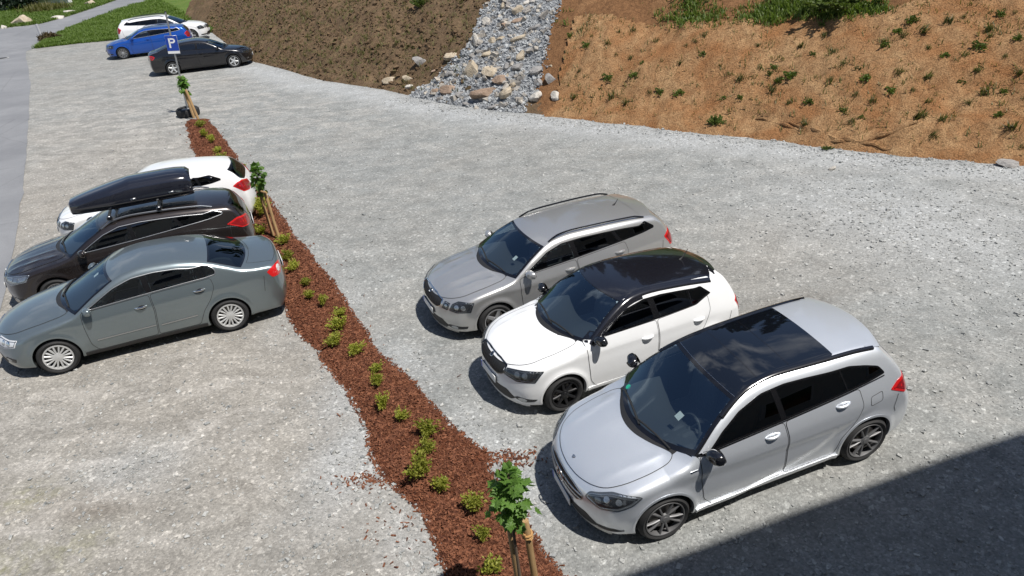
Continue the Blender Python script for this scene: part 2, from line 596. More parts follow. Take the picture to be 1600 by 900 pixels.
        V2 = np.array([tuple(v) for v in r[0]]); F = np.array([f for f in r[2]], int)
        cen = V2[F].mean(1)
        ok = inpoly(cen, bd)
        for h in hs: ok &= ~inpoly(cen, h)
        F = F[ok]
        P = s.lift(V2, d); N = s.grad(P)
        offv = np.full(len(P), off)
        if dome:
            dist = np.min([polydist(V2, b) for b in allb], 0); offv = offv + dome * np.sqrt(np.clip(dist / max(dist.max(), 1e-6), 0, 1))
        P1 = P + N * offv[:, None]
        # orient outwards
        a, b, c = P1[F[:, 0]], P1[F[:, 1]], P1[F[:, 2]]
        fl = np.einsum('ij,ij->i', np.cross(b - a, c - a), N[F[:, 0]]) < 0
        F[fl] = F[fl][:, ::-1]
        # skirt round the boundary
        ec = {}
        for f in F:
            for k in range(3):
                e = (f[k], f[(k + 1) % 3]); ec[e] = 1
        be = [e for e in ec if (e[1], e[0]) not in ec]
        Vs = P1.tolist(); Ns = N.tolist(); Fs = F.tolist()
        if skirt > 0:
            for i, j in be:
                t = P1[j] - P1[i]; nn = np.cross(t, N[i]); L = np.linalg.norm(nn) + 1e-12; nn = nn / L
                k = len(Vs)
                Vs += [P1[i], P1[j], P1[j] - N[j] * (skirt + offv[j]), P1[i] - N[i] * (skirt + offv[i])]
                Ns += [nn] * 4
                Fs.append([k + 1, k, k + 3, k + 2])
        Vs = s._out(np.array(Vs)); Ns = np.array(Ns)
        if not make: return Vs, Fs, Ns
        me = mesh(name, Vs, Fs, mat, True, Ns)
        o1 = link(name, me, parent)
        if label: o1['label'] = label
        if not mirror: return o1
        Vm = Vs * [1, -1, 1]; Nm = Ns * [1, -1, 1]
        me2 = mesh(name, Vm, [f[::-1] for f in Fs], mat, True, Nm)
        par2 = parent
        if isinstance(s.mate.get(parent), bpy.types.Object): par2 = s.mate[parent]
        o2 = link(name, me2, par2)
        s.mate[o1] = o2
        if label: o2['label'] = label
        return o1
    def ribbon(s, name, pts, d, width, mat, parent, off=.004, closed=False, mirror=True, bulge=0.0, step=.04, mb=None):
        """a thin strip following the surface; bulge lifts its middle"""
        P2 = densify(pts, step, closed)
        P = s.lift(P2, d); N = s.grad(P); n = len(P)
        if closed: T = np.roll(P, -1, 0) - np.roll(P, 1, 0)
        else:
            T = np.gradient(P, axis=0)
        T /= np.linalg.norm(T, axis=1, keepdims=True) + 1e-12
        B = np.cross(N, T); B /= np.linalg.norm(B, axis=1, keepdims=True) + 1e-12
        h = width / 2
        rows = [P + B * h + N * (off - .008 if bulge else off), P + B * h * .7 + N * (off + bulge * .8), P + N * (off + bulge), P - B * h * .7 + N * (off + bulge * .8), P - B * h + N * (off - .008 if bulge else off)]
        V = np.concatenate(rows)
        F = []
        m = n if closed else n - 1
        for rI in range(4):
            for i in range(m):
                j = (i + 1) % n
                F.append((rI * n + i, (rI + 1) * n + i, (rI + 1) * n + j, rI * n + j))
        V = s._out(V)
        if mb is not None:
            mb.add(V, F)
            if mirror: mb.add(V * [1, -1, 1], [f[::-1] for f in F])
            return
        nr = np.concatenate([N + B * .6 * (bulge > 0), N + B * .3 * (bulge > 0), N, N - B * .3 * (bulge > 0), N - B * .6 * (bulge > 0)])
        o1 = link(name, mesh(name, V, F, mat, True, nr), parent)
        if mirror:
            par2 = s.mate.get(parent, parent)
            o2 = link(name, mesh(name, V * [1, -1, 1], [f[::-1] for f in F], mat, True, nr * [1, -1, 1]), par2)
            s.mate[o1] = o2
        return o1
    def both(s, name, mb, mat, parent, auto=40):
        """mesh given for the near side (y<0), mirrored to the other side as well; car coordinates"""
        V = s._out(mb.V)
        me = mesh(name, V, mb.F, mat, True); me.set_sharp_from_angle(angle=R(auto))
        o1 = link(name, me, parent)
        me2 = mesh(name, V * [1, -1, 1], [f[::-1] for f in mb.F], mat, True); me2.set_sharp_from_angle(angle=R(auto))
        o2 = link(name, me2, s.mate.get(parent, parent))
        s.mate[o1] = o2
        return o1
    def one(s, name, mb, mat, parent, auto=40):
        me = mesh(name, s._out(mb.V), mb.F, mat, True); me.set_sharp_from_angle(angle=R(auto))
        return link(name, me, parent)

    # -- shell
    def shell(s, mat, parent, vox=.028):
        x = np.arange(-.10, s.L + .12, vox); ny = int((s.hw + .08) / vox) + 1
        y = np.arange(-ny, ny + 1) * vox + vox * .5; y = y[:-1]
        z = np.arange(.06, max(p[1] for p in s.S['top']) + .10, vox)
        half = len(y) // 2
        Fh = s.f((x[:, None, None], y[None, :half, None], z[None, None, :]), True)
        Fv = np.concatenate([Fh, Fh[:, ::-1, :]], 1)
        ins = Fv < 0
        nx, nyy, nz = Fv.shape
        c = np.zeros((nx - 1, nyy - 1, nz - 1), int)
        for a in (0, 1):
            for b in (0, 1):
                for d in (0, 1):
                    c += ins[a:nx - 1 + a, b:nyy - 1 + b, d:nz - 1 + d]
        act = (c > 0) & (c < 8)
        idx = -np.ones(act.shape, int); ai = np.argwhere(act); idx[act] = np.arange(len(ai))
        V = np.stack([x[ai[:, 0]], y[ai[:, 1]], z[ai[:, 2]]], 1) + vox / 2
        Q = []
        # x edges
        for axis in range(3):
            sl0 = [slice(None)] * 3; sl1 = [slice(None)] * 3
            sl0[axis] = slice(0, -1); sl1[axis] = slice(1, None)
            A, Bm = ins[tuple(sl0)], ins[tuple(sl1)]
            for sgn, msk in ((1, A & ~Bm), (-1, ~A & Bm)):
                e = np.argwhere(msk)
                o1, o2 = [(1, 2), (2, 0), (0, 1)][axis]
                ok = (e[:, o1] > 0) & (e[:, o2] > 0) & (e[:, o1] < act.shape[o1]) & (e[:, o2] < act.shape[o2])
                e = e[ok]
                def g(d1, d2):
                    q = e.copy(); q[:, o1] -= d1; q[:, o2] -= d2; return idx[q[:, 0], q[:, 1], q[:, 2]]
                quad = np.stack([g(1, 1), g(0, 1), g(0, 0), g(1, 0)], 1)
                Q.append(quad if sgn > 0 else quad[:, ::-1])
        Q = np.concatenate(Q)
        for it in range(3):
            G = np.empty_like(V); e = .003
            for k in range(3):
                d = np.zeros(3); d[k] = e
                G[:, k] = (s.f(V + d, True) - s.f(V - d, True)) / (2 * e)
            g2 = np.maximum((G * G).sum(1), .3)
            st = (s.f(V, True) / g2)[:, None] * G
            V = V - np.clip(st, -.03, .03)
        N = s.grad(V, True)
        # window openings
        kill = np.zeros(len(V), bool)
        for poly, d, U, Vv, mir in s.cuts:
            for sg in ((1, -1) if mir else (1,)):
                Vt = V * [1, sg, 1]; Nt = N * [1, sg, 1]
                uv = np.stack([Vt @ U, Vt @ Vv], 1)
                kill |= inpoly(uv, poly) & (Nt @ d > .25)
        keep = ~(kill[Q].all(1))
        Q = Q[keep]
        used = np.unique(Q); mp = -np.ones(len(V), int); mp[used] = np.arange(len(used))
        me = mesh('body', s._out(V[used]), mp[Q], mat, True, N[used])
        return link('body', me, parent)
# ------------------------------------------------------------------ pieces every car has
def clip(poly, p, n):
    """part of polygon on the side of line through p that n points to"""
    out = []; p = np.array(p, float); n = np.array(n, float); N = len(poly)
    for i in range(N):
        a, b = np.array(poly[i], float), np.array(poly[(i + 1) % N], float)
        da, db = (a - p) @ n, (b - p) @ n
        if da >= 0: out.append(a)
        if da * db < 0: out.append(a + (b - a) * da / (da - db))
    return out

def screen_poly(c, xb, xt, kb, kt, mb=.035, mt=.035, n=9, ymax=None):
    """windscreen / rear screen outline in the top chart: base arc at xb, top arc at xt"""
    side = []
    for i in range(n):
        t = i / (n - 1); x0 = xb + (xt - xb) * t; k = kb + (kt - kb) * t; m = mb + (mt - mb) * t
        y = .6
        for _ in range(25):
            y = .5 * y + .5 * max(.2, min(c.edge(x0 + k * y * y)[0] - m, ymax or 9))
        side.append((x0 + k * y * y, y))
    yb, yt = side[0][1], side[-1][1]
    base = [(xb + kb * y * y, y) for y in np.linspace(-yb, yb, 17)]
    top = [(xt + kt * y * y, y) for y in np.linspace(yt, -yt, 17)]
    return base + side[1:-1] + top + [(x, -y) for x, y in side[-2:0:-1]]

def screen(c, root, name, poly, d, mat, border=.035, off=.002):
    inner = shrink(densify(poly, .06), border)
    g = c.patch(name, inner, d, mat, root, off=off, skirt=0, mirror=False, cut=-.02, grid=.06)
    c.patch(name + '_edge', poly, d, M['frit'], g, off=off + .001, holes=[inner], skirt=.01, mirror=False, grid=.06)
    return g

def seats(c, root, xf, xr, mat, zt=1.0, yf=.36, wide=.50, wheel=True):
    def seat(y, x, name, w):
        mb = MB()
        mb.box((x, y, .48), (.50, w, .18), .05)
        rot = Matrix.Rotation(R(14), 3, 'Y')
        mb.box((x + .30, y, zt - .26), (.15, w, .66), .06, rot)
        if name == 'front_seat':
            mb.box((x + .40, y, zt + .14), (.10, .27, .19), .05, rot)
        c.one(name, mb, mat, root)
    seat(-yf, xf, 'front_seat', wide); seat(yf, xf, 'front_seat', wide)
    seat(0, xr, 'rear_seat', 1.22)
    for y in (-.36, .36):
        mb = MB(); mb.box((xr + .43, y, zt + .10), (.10, .26, .16), .05); c.one('rear_headrest', mb, mat, root)
    if wheel:
        mb = MB(); n = 28; rad = .185
        rot = Matrix.Rotation(R(-64), 3, 'Y')
        pts = [rot @ Vector((rad * math.cos(2 * PI * i / n), rad * math.sin(2 * PI * i / n), 0)) + Vector((xf - .36, -yf, zt - .10)) for i in range(n + 1)]
        mb.tube(pts, .016, 7, caps=False)
        hub = Vector((xf - .36, -yf, zt - .10))
        for a in (0, 120, 240):
            mb.tube([hub, hub + rot @ Vector((rad * math.cos(R(a + 90)), rad * math.sin(R(a + 90)), 0))], .022, 6)
        mb.ellipsoid(hub, (.05, .06, .05), 10, 6)
        c.one('steering_wheel', mb, M['dash'], root)

def dashboard(c, root, xb, k, zd=.93):
    mb = MB()
    ys = np.linspace(-.66, .66, 13); V = []; F = []
    for y in ys:
        x0 = xb + k * y * y
        prof = [(x0 - .02, zd + .02), (x0 + .28, zd + .035), (x0 + .52, zd + .0), (x0 + .60, zd - .07), (x0 + .58, zd - .35)]
        hood = .04 * math.exp(-((y + .36) / .2) ** 2)
        for i, (x, z) in enumerate(prof): V.append((x, y, z + (hood if i in (1, 2) else 0)))
    for i in range(len(ys) - 1):
        for j in range(4): F.append((i * 5 + j, i * 5 + j + 1, (i + 1) * 5 + j + 1, (i + 1) * 5 + j))
    mb.add(V, F)
    c.one('dashboard', mb, M['dash'], root)
    mb = MB(); mb.box((xb + 1.6, 0, .30), (2.6, 1.40, .04)); c.one('cabin_floor', mb, M['dark_metal'], root)

def wheels(c, root, rimfn, R_rim, rim_mat, well=True, width=.215, ins=-.004):
    r = c.r; w = width
    key = (round(r, 3), round(R_rim, 3), rimfn.__name__, rim_mat.name)
    h = w / 2
    t = MB()
    prof = [(R_rim - .004, -h + .02), (R_rim + .012, -h + .004), ((r + R_rim) / 2, -h - .006), (r - .028, -h + .012), (r - .008, -h + .03), (r, -h + .05)]
    for g in (-.035, 0.0, .035): prof += [(r, g - .007), (r - .008, g - .005), (r - .008, g + .005), (r, g + .007)]
    prof += [(r, h - .05), (r - .008, h - .03), (r - .028, h - .012), (R_rim + .012, h - .004), (R_rim - .004, h - .02)]
    t.lathe(prof, 44, 'y')
    tm = t.mesh('tyre', M['rubber'], True, 50)
    rb = rimfn(R_rim, h)
    rm = rb.mesh('rim', rim_mat, True, 30)
    d = MB(); d.lathe([(.02, -h + .075), (R_rim * .68, -h + .075), (R_rim * .68, -h + .10), (.02, -h + .10)], 28, 'y')
    d.lathe([(R_rim - .012, -h + .05), (R_rim - .02, h - .02), (.05, h - .04)], 28, 'y')
    dm = d.mesh('wheel', M['disc'], True, 40)
    dm.materials.append(M['dark_metal'])
    for p in dm.polygons:
        if max(dm.vertices[i].co.y for i in p.vertices) > -h + .101: p.material_index = 1
    for xa in c.ax:
        for sd in (-1, 1):
            o = link('wheel', dm, root)
            wy = float(c.W(np.array(xa), np.array(c.r + .15)))
            o.location = (xa - c.cx, sd * (wy - ins - h + .012), r)
            o.rotation_euler = (0, random.uniform(0, 1.2), 0 if sd < 0 else PI)
            link('tyre', tm, o); link('rim', rm, o)
    # liners of the wheel wells
    for xa in c.ax:
        mb = MB()
        ra = c.ra - .010; n = 20
        V = []; F = []
        wy = float(c.W(np.array(xa), np.array(c.r + .1)))
        for i in range(n + 1):
            a = R(-28) + (PI + R(56)) * i / n
            for y in (-wy + .055, -c.hw + .375): V.append((xa + ra * math.cos(a), y, r + ra * math.sin(a)))
        for i in range(n): F.append((2 * i, 2 * i + 1, 2 * i + 3, 2 * i + 2))
        k = len(V); V += [(xa, -c.hw + .352, r)]
        for i in range(n + 1):
            a = R(-28) + (PI + R(56)) * i / n; V.append((xa + ra * 1.02 * math.cos(a), -c.hw + .352, r + ra * 1.02 * math.sin(a)))
        for i in range(n): F.append((k, k + 1 + i, k + 2 + i))
        mb.add(V, F)
        c.both('wheel_liner', mb, M['dark_metal'], root)

def arches(c, root, mat, wid=.028, deep=.085, name='wheel_arch'):
    for xa in c.ax:
        a0 = math.asin(max(-1, (c.zb + .035 - c.r) / c.ra))
        an = np.linspace(a0, PI - a0, 40)
        inn = [(xa + (c.ra - .002) * math.cos(a), c.r + (c.ra - .002) * math.sin(a)) for a in an]
        out = [(xa + (c.ra + wid) * math.cos(a), c.r + (c.ra + wid) * math.sin(a)) for a in an[::-1]]
        c.patch(name, inn + out, 'S', mat, root, off=.0035, skirt=deep, grid=.04)

def spokes(mb, n, r0, r1, w0, w1, y0, y1, th=.022, phase=0.0, twist=0.0):
    """n tapered bars from hub to rim in the wheel plane (outer face towards -y)"""
    for k in range(n):
        a = 2 * PI * k / n + phase
        e = Vector((math.cos(a), 0, math.sin(a))); t = Vector((-math.sin(a + 0), 0, math.cos(a + 0)))
        V = []
        for (rr, w, y, sh) in ((r0, w0, y0, 0), ((r0 + r1) / 2, (w0 + w1) / 2, (y0 + y1) / 2 - .006, twist * .5), (r1, w1, y1, twist)):
            p = e * rr + t * sh
            for sx, dy in ((-1, .010), (-.55, 0), (.55, 0), (1, .010)):
                V.append(tuple(p + t * (sx * w / 2) + Vector((0, y + dy, 0))))
            for sx in (1, -1): V.append(tuple(p + t * (sx * w / 2) + Vector((0, y + th + .008, 0))))
        F = []
        for i in range(2):
            for j in range(6):
                F.append((i * 6 + j, i * 6 + (j + 1) % 6, (i + 1) * 6 + (j + 1) % 6, (i + 1) * 6 + j))
        F.append((0, 5, 4, 3, 2, 1)); F.append((12, 13, 14, 15, 16, 17))
        mb.add(V, F)

def rim_base(mb, Rr, h, lip=.018):
    mb.lathe([(Rr - .002, -h + .012), (Rr - .004, -h + .002), (Rr - lip, -h + .004), (Rr - lip - .004, -h + .02), (Rr - lip - .006, -h + .07)], 44, 'y')
    mb.lathe([(.066, -h + .040), (.060, -h + .016), (.034, -h + .010), (.030, -h + .006), (.001, -h + .006)], 20, 'y')

def rim_ten_thin(Rr, h):
    mb = MB(); rim_base(mb, Rr, h, .014)
    for k in range(5):
        p = 2 * PI * k / 5
        spokes(mb, 1, .05, Rr - .012, .030, .018, -h + .020, -h + .008, phase=p - .14, twist=-.022)
        spokes(mb, 1, .05, Rr - .012, .030, .018, -h + .020, -h + .008, phase=p + .14, twist=.022)
    return mb
def rim_eight(Rr, h):
    mb = MB(); rim_base(mb, Rr, h, .02)
    spokes(mb, 8, .045, Rr - .014, .046, .040, -h + .024, -h + .010)
    return mb
def rim_five_pair(Rr, h):
    mb = MB(); rim_base(mb, Rr, h, .02)
    spokes(mb, 5, .04, Rr - .014, .075, .050, -h + .024, -h + .008)
    return mb
def rim_cover(Rr, h):
    mb = MB(); rim_base(mb, Rr, h, .026)
    mb.lathe([(.080, -h + .03), (.076, -h + .014), (.03, -h + .006), (.001, -h + .005)], 24, 'y')
    for k in range(8):
        p = 2 * PI * k / 8
        spokes(mb, 1, .06, Rr - .018, .024, .034, -h + .014, -h + .006, phase=p - .13, twist=-.012)
        spokes(mb, 1, .06, Rr - .018, .024, .034, -h + .014, -h + .006, phase=p + .13, twist=.012)
    return mb
def rim_many(Rr, h):
    mb = MB(); rim_base(mb, Rr, h, .016)
    for k in range(10):
        p = 2 * PI * k / 10
        spokes(mb, 1, .05, Rr - .012, .020, .024, -h + .022, -h + .008, phase=p - .06, twist=-.008)
        spokes(mb, 1, .05, Rr - .012, .020, .024, -h + .022, -h + .008, phase=p + .08, twist=.008)
    return mb

def circle(u, v, ru, rv=None, n=24):
    rv = rv or ru
    return [(u + ru * math.cos(2 * PI * i / n), v + rv * math.sin(2 * PI * i / n)) for i in range(n)]

def seam(c, root, pts, d, name='panel_seam', w=.007, closed=False, mirror=True, off=.0038, parent=None):
    return c.ribbon(name, pts, d, w, M['seam'], parent or root, off=off, closed=closed, mirror=mirror)

def handle(c, door, x, z, mat, ln=.19):
    p = c.lift(np.array([[x + t * ln / 2, z] for t in np.linspace(-1, 1, 7)]), 'S')
    mb = MB()
    off = [.004, .024, .034, .037, .034, .024, .004]
    mb.tube([tuple(q + np.array([0, -o, 0])) for q, o in zip(p, off)], [.010, .016, .017, .017, .017, .016, .010], 8)
    h = c.both('handle', mb, mat, door)
    c.patch('handle_recess', circle(x + .01, z - .012, ln * .34, .036), 'S', M['seam'] if mat is M['chrome'] else c.paint, door, off=.0042, skirt=0)

def mirror(c, root, x, z, mat, size=1.0, arm=None):
    w = float(c.W(np.array(x), np.array(z)))
    y = -(w + .125 * size)
    mb = MB()
    # housing: rounded, flat at the back, swept at the front
    V = []; F = []; nu, nv = 18, 10
    for i in range(nv + 1):
        ph = PI * i / nv - PI / 2
        for k in range(nu):
            th = 2 * PI * k / nu
            cy, cz = math.cos(th), math.sin(th)
            g = lambda v, p: math.copysign(abs(v) ** p, v)
            ry = .112 * size * (1 if cy > 0 else 1.0); rz = .080 * size * (1 - .18 * (cy < 0) * abs(cy))
            cr = abs(math.cos(ph)) ** .62
            xx = math.sin(ph); xx = xx * (.050 if xx > 0 else .090) * size
            V.append((x + xx + .02 * cy * size, y - g(cy, .75) * ry * cr, z + .03 + g(cz, .75) * rz * cr))
    for i in range(nv):
        for k in range(nu): F.append((i * nu + k, (i + 1) * nu + k, (i + 1) * nu + (k + 1) % nu, i * nu + (k + 1) % nu))
    mb.add(V, F)
    o = c.both('wing_mirror', mb, mat, root, 60)
    mb = MB(); mb.tube([(x - .01, -w + .03, z - .035), (x + .0, y + .03, z - .015)], .030 * size, 8, flat=.7)
    c.both('mirror_arm', mb, arm or M['black_plastic'], o)
    mb = MB(); mb.add([(x + .052 * size, y + a * .105 * size, z + .03 + b * .062 * size) for a, b in circle(0, 0, 1, n=16)], [tuple(range(16))])
    c.both('mirror_glass', mb, M['chrome'], o)
    return o

def door_set(c, root, front, rear, seamw=.0065):
    out = []
    for nm, poly in (('front', front), ('rear', rear)):
        if poly is None: out.append(None); continue
        pl = rounded(poly, .045)
        d = c.patch('door', shrink(densify(pl, .08), .004), 'S', c.paint, root, off=.0035, skirt=.010, grid=.04, cut=.035)
        c.ribbon('door_seam', pl, 'S', seamw, M['seam'], d, off=.0045, closed=True, step=.05)
        out.append(d)
    return out

def dlo_poly(c, x0, z0, xs, drop, rear, belt_off=.012, xend=None):
    """outline of the side glass: front tip, top edge following the roof, rear corner points, belt"""
    top = [(x, c.edge(x)[1] - dr) for x, dr in zip(xs, drop)]
    last = rear[-1]
    belt = [(x, float(c.gz(np.array(x))) + belt_off) for x in np.linspace(last[0], x0, 12)[1:-1]]
    return [(x0, z0)] + top + list(rear) + belt

def side_glass(c, root, doors, outline, pillars, mats, frame=.016, surround=None, rnd=.03):
    """pillars: (x at belt, x at top, width); windows between them"""
    ol = rounded(outline, rnd, 2)
    inner = [tuple(p) for p in shrink(densify(ol, .07), frame)]
    zb, zt = min(p[1] for p in ol), max(p[1] for p in ol)
    cuts = []
    for xb, xt, w in pillars:
        v = np.array([xt - xb, zt - zb]); n = np.array([v[1], -v[0]]); n /= np.linalg.norm(n)
        if n[0] < 0: n = -n
        cuts.append((np.array([xb, zb]), n, w / 2))
    wins = []
    for i in range(len(pillars) + 1):
        pl = inner
        if i > 0:
            p, n, w = cuts[i - 1]; pl = clip(pl, p + n * w, n)
        if i < len(pillars):
            p, n, w = cuts[i]; pl = clip(pl, p - n * w, -n)
        if len(pl) >= 3: wins.append([tuple(q) for q in pl])
    sur = c.patch('window_surround', ol, 'S', surround or M['window_black'], root, off=.004, holes=wins, skirt=.008, grid=.07)
    for i, wn_ in enumerate(wins):
        par = doors[i] if i < len(doors) and doors[i] is not None else root
        c.patch('window', wn_, 'S', mats[i], par, off=.001, skirt=0, cut=-.006, grid=.08)
    return ol

def plate(c, root, zc, front=True, blue=True, w=.52, tilt=0):
    ch = 'F' if front else 'R'
    mid = c.lift(np.array([[-w / 2, zc], [0, zc], [w / 2, zc], [0, zc - .05], [0, zc + .05]]), ch)
    x = (mid[:, 0].min() - .012) if front else (mid[:, 0].max() + .012)
    mb = MB(); mb.box((x, 0, zc), (.014, w, .112), .004)
    p = c.one('number_plate', mb, M['plate'], root)
    mb = MB(); sx = -1 if front else 1
    mb.box((x + sx * .008, (w / 2 - .024) * (1 if front else -1), zc), (.002, .04, .104)); c.one('plate_band', mb, M['plate_blue'], p)
    mb = MB(); mb.box((x - sx * .03, 0, zc), (.05, w * .9, .10)); c.one('plate_holder', mb, M['black_plastic'], p)

def build_car(spec, place, yaw, label, group='parked cars', tilt=(0, 0)):
    c = Car(spec); c.cuts = []; c.mate = {}
    c.paint = spec['paint']
    root = empty(spec.get('name', 'parked_car'), (0, 0, 0))
    tag(root, label, 'car', group)
    spec['make'](c, root)
    c.shell(c.paint, root, spec.get('vox', .028))
    fx = spec['ax'][0] - c.cx                     # front axle is the point placed
    root.rotation_euler = (tilt[0], tilt[1], yaw)
    root.location = (place[0] - fx * math.cos(yaw), place[1] - fx * math.sin(yaw), place[2] if len(place) > 2 else 0)
    return root, c
def place_car(root, c, X, Y, yaw, dz=0.0, gx=0.0, gy=0.0):
    """stand a car with its front axle at X, Y on ground of slope gx, gy"""
    ex = Vector((math.cos(yaw), math.sin(yaw), gx * math.cos(yaw) + gy * math.sin(yaw))).normalized()
    n = Vector((-gx, -gy, 1)).normalized(); ey = n.cross(ex)
    fx = c.ax[0] - c.cx
    o = Vector((X, Y, dz)) - ex * fx
    root.matrix_world = Matrix(((ex.x, ey.x, n.x, o.x), (ex.y, ey.y, n.y, o.y), (ex.z, ey.z, n.z, o.z), (0, 0, 0, 1)))
# ------------------------------------------------------------------ the silver high-roofed hatchback in front
P_SILVER = paint('silver metallic paint', (.68, .715, .765), metal=.58, rough=.34, flake=.12)
def make_silver(c, root):
    xb, xt, kb, kt = .95, 1.88, .54, .14
    hood = [(.095, 0), (.12, .25), (.20, .46), (.31, .60), (.50, .685), (.80, .715), (1.04, .70), (1.13, .64), (1.08, .54), (.985, .38), (.90, .18), (.875, 0)]
    hp = hood + [(x, -y) for x, y in hood[::-1][1:-1]]
    hp = [tuple(q) for q in rounded(hp, .10)]
    b = c.patch('bonnet', hp, 'T', c.paint, root, off=.003, skirt=.008, mirror=False, grid=.05, cut=.04)
    c.ribbon('bonnet_seam', hp, 'T', .007, M['seam'], b, off=.0055, closed=True, mirror=False)
    # cowl and windscreen
    sp = screen_poly(c, xb, xt, kb, kt, .03, .02)
    cow = [(xb - .07 + kb * y * y, y) for y in np.linspace(-.64, .64, 15)] + [(xb + .02 + kb * y * y, y) for y in np.linspace(.64, -.64, 15)]
    c.patch('windscreen_cowl', cow, 'T', M['black_plastic'], root, off=.0015, skirt=0, mirror=False)
    screen(c, root, 'windscreen', sp, 'T', M['glass'], .05)
    for x0, y0, x1, y1 in ((1.12, -.58, 1.0, .02), (.99, -.10, 1.13, .56)):
        p = c.lift(np.array([[x0 + (x1 - x0) * t, y0 + (y1 - y0) * t] for t in np.linspace(0, 1, 8)]), 'T')
        mb = MB(); mb.tube([tuple(q + [0, 0, .018]) for q in p], .011, 6); c.one('wiper', mb, M['black_plastic'], root)
    # glass roof, then the metal rear of the roof
    side = [(x, c.edge(x)[0] - .055) for x in np.linspace(1.96, 3.20, 10)]
    fr = [(xt + .004 + kt * y * y, y) for y in np.linspace(-side[0][1], side[0][1], 13)]
    rf = fr + side[1:] + [(3.23, y) for y in np.linspace(side[-1][1] - .02, -side[-1][1] + .02, 9)] + [(x, -y) for x, y in side[:0:-1]]
    g = c.patch('glass_roof', rf, 'T', M['roof_glass'], root, off=.004, mirror=False, grid=.07)
    for x in (2.26, 2.68): c.ribbon('roof_joint', [(x, -.50), (x, .50)], 'T', .012, M['gloss_black'], g, off=.0052, mirror=False)
    rail = [(x, -(c.edge(x)[0] - .035)) for x in np.linspace(1.70, 3.74, 24)]
    c.ribbon('roof_rail', rail, 'T', .055, M['gloss_black'], root, off=.010, bulge=.016)
    # side glass
    ol = dlo_poly(c, 1.19, 1.045, [1.40, 1.65, 1.9, 2.2, 2.5, 2.8, 3.1], [.075, .078, .08, .08, .085, .092, .105], [(3.35, c.edge(3.35)[1] - .105), (3.56, c.edge(3.56)[1] - .14), (3.73, 1.305), (3.81, 1.20)])
    fd = [(1.33, 1.03), (2.40, 1.085), (2.44, .84), (2.42, .29), (1.47, .27), (1.37, .40), (1.34, .70)]
    rd = [(2.42, 1.085), (3.42, 1.145), (3.465, .92), (3.37, .70), (3.20, .52), (3.15, .36), (3.12, .29), (2.44, .29), (2.46, .84)]
    d1, d2 = door_set(c, root, fd, rd)
    side_glass(c, root, [d1, d2, None], ol, [(2.42, 2.36, .07), (3.30, 3.20, .02)], [M['glass_dark'], M['glass_dark'], M['glass_dark']], frame=.018)
    c.ribbon('window_trim', [(x, float(c.gz(np.array(x))) + .004) for x in np.linspace(1.25, 3.79, 24)], 'S', .014, M['gloss_black'], root, off=.007)
    handle(c, d1, 2.24, .975, c.paint); handle(c, d2, 3.18, 1.035, c.paint)
    mirror(c, root, 1.47, 1.05, M['gloss_black'], .98)
    c.ribbon('fuel_flap', rounded([(3.57, .87), (3.74, .89), (3.74, 1.01), (3.57, .99)], .03), 'S', .006, M['seam'], root, off=.002, closed=True, mirror=False)
    c.patch('fender_badge', [(1.20, .885), (1.29, .890), (1.29, .905), (1.20, .905)], 'S', M['chrome'], root, off=.006)
    # sill
    c.patch('sill_trim', [(1.27, .215), (3.18, .215), (3.18, .275), (1.27, .275)], 'S', c.paint, root, off=.022, skirt=.03)
    c.ribbon('sill_strip', [(1.28, .272), (3.17, .272)], 'S', .012, M['satin'], root, off=.026)
    arches(c, root, c.paint)
    wheels(c, root, rim_ten_thin, .246, RIM_DARK_POL, width=.225)
    # nose
    gr = [(-.44, .665), (-.46, .60), (-.36, .535), (.36, .535), (.46, .60), (.44, .665), (.25, .70), (-.25, .70)]
    g = c.patch('grille', rounded(gr, .03), 'F', M['black_plastic'], root, off=.002, skirt=0, mirror=False, cut=.01)
    c.ribbon('grille_frame', rounded(gr, .03), 'F', .014, M['satin'], g, off=.002, bulge=.008, closed=True, mirror=False)
    for z in (.585, .640):
        w = .435
        c.ribbon('grille_bar', [(-w, z), (w, z)], 'F', .013, M['satin'], g, off=.004, bulge=.008, mirror=False)
    p = c.pt('F', 0, .615)
    mb = MB(); n = 30
    mb.tube([(p[0] - .016, .088 * math.cos(2 * PI * i / n), .615 + .088 * math.sin(2 * PI * i / n)) for i in range(n + 1)], .008, 6, caps=False)
    for a in (90, 210, 330): mb.tube([(p[0] - .016, 0, .615), (p[0] - .014, .085 * math.cos(R(a)), .615 + .085 * math.sin(R(a)))], [.013, .004], 6)
    c.one('star_emblem', mb, M['chrome'], g)
    q = c.pt('T', .20, 0); mb = MB(); mb.lathe([(.0001, .006), (.028, .004), (.030, -.004)], 18, 'z')
    mb.V = [(v[0] + q[0], v[1] + q[1], v[2] + q[2]) for v in mb.V]; c.one('bonnet_emblem', mb, M['satin'], root)
    lo = [(-.62, .30), (-.55, .245), (.55, .245), (.62, .30), (.50, .44), (-.50, .44)]
    c.patch('lower_intake', rounded(lo, .04), 'F', M['black_plastic'], root, off=.002, skirt=0, mirror=False, cut=.01)
    fd_ = (-.80, -.60, .0)
    ul = lambda pts: c.to_uv([c.pt(*p) for p in pts], fd_)
    c.patch('fog_intake', rounded(ul([('F', -.55, .315), ('F', -.64, .255), ('S', .30, .262), ('S', .40, .295), ('S', .30, .335)]), .02), fd_, M['black_plastic'], root, off=.003, skirt=0)
    c.ribbon('fog_trim', ul([('F', -.58, .262), ('F', -.66, .262), ('S', .26, .27), ('S', .40, .302)]), fd_, .016, M['satin'], root, off=.006, bulge=.006)
    c.ribbon('splitter', [(y, .212) for y in np.linspace(-.72, .72, 25)], 'F', .03, M['satin'], root, off=.004, bulge=.012, mirror=False)
    plate(c, root, .40)
    # headlamps
    hd = (-.62, -.70, .36)
    uh = lambda pts: c.to_uv([c.pt(*p) for p in pts], hd)
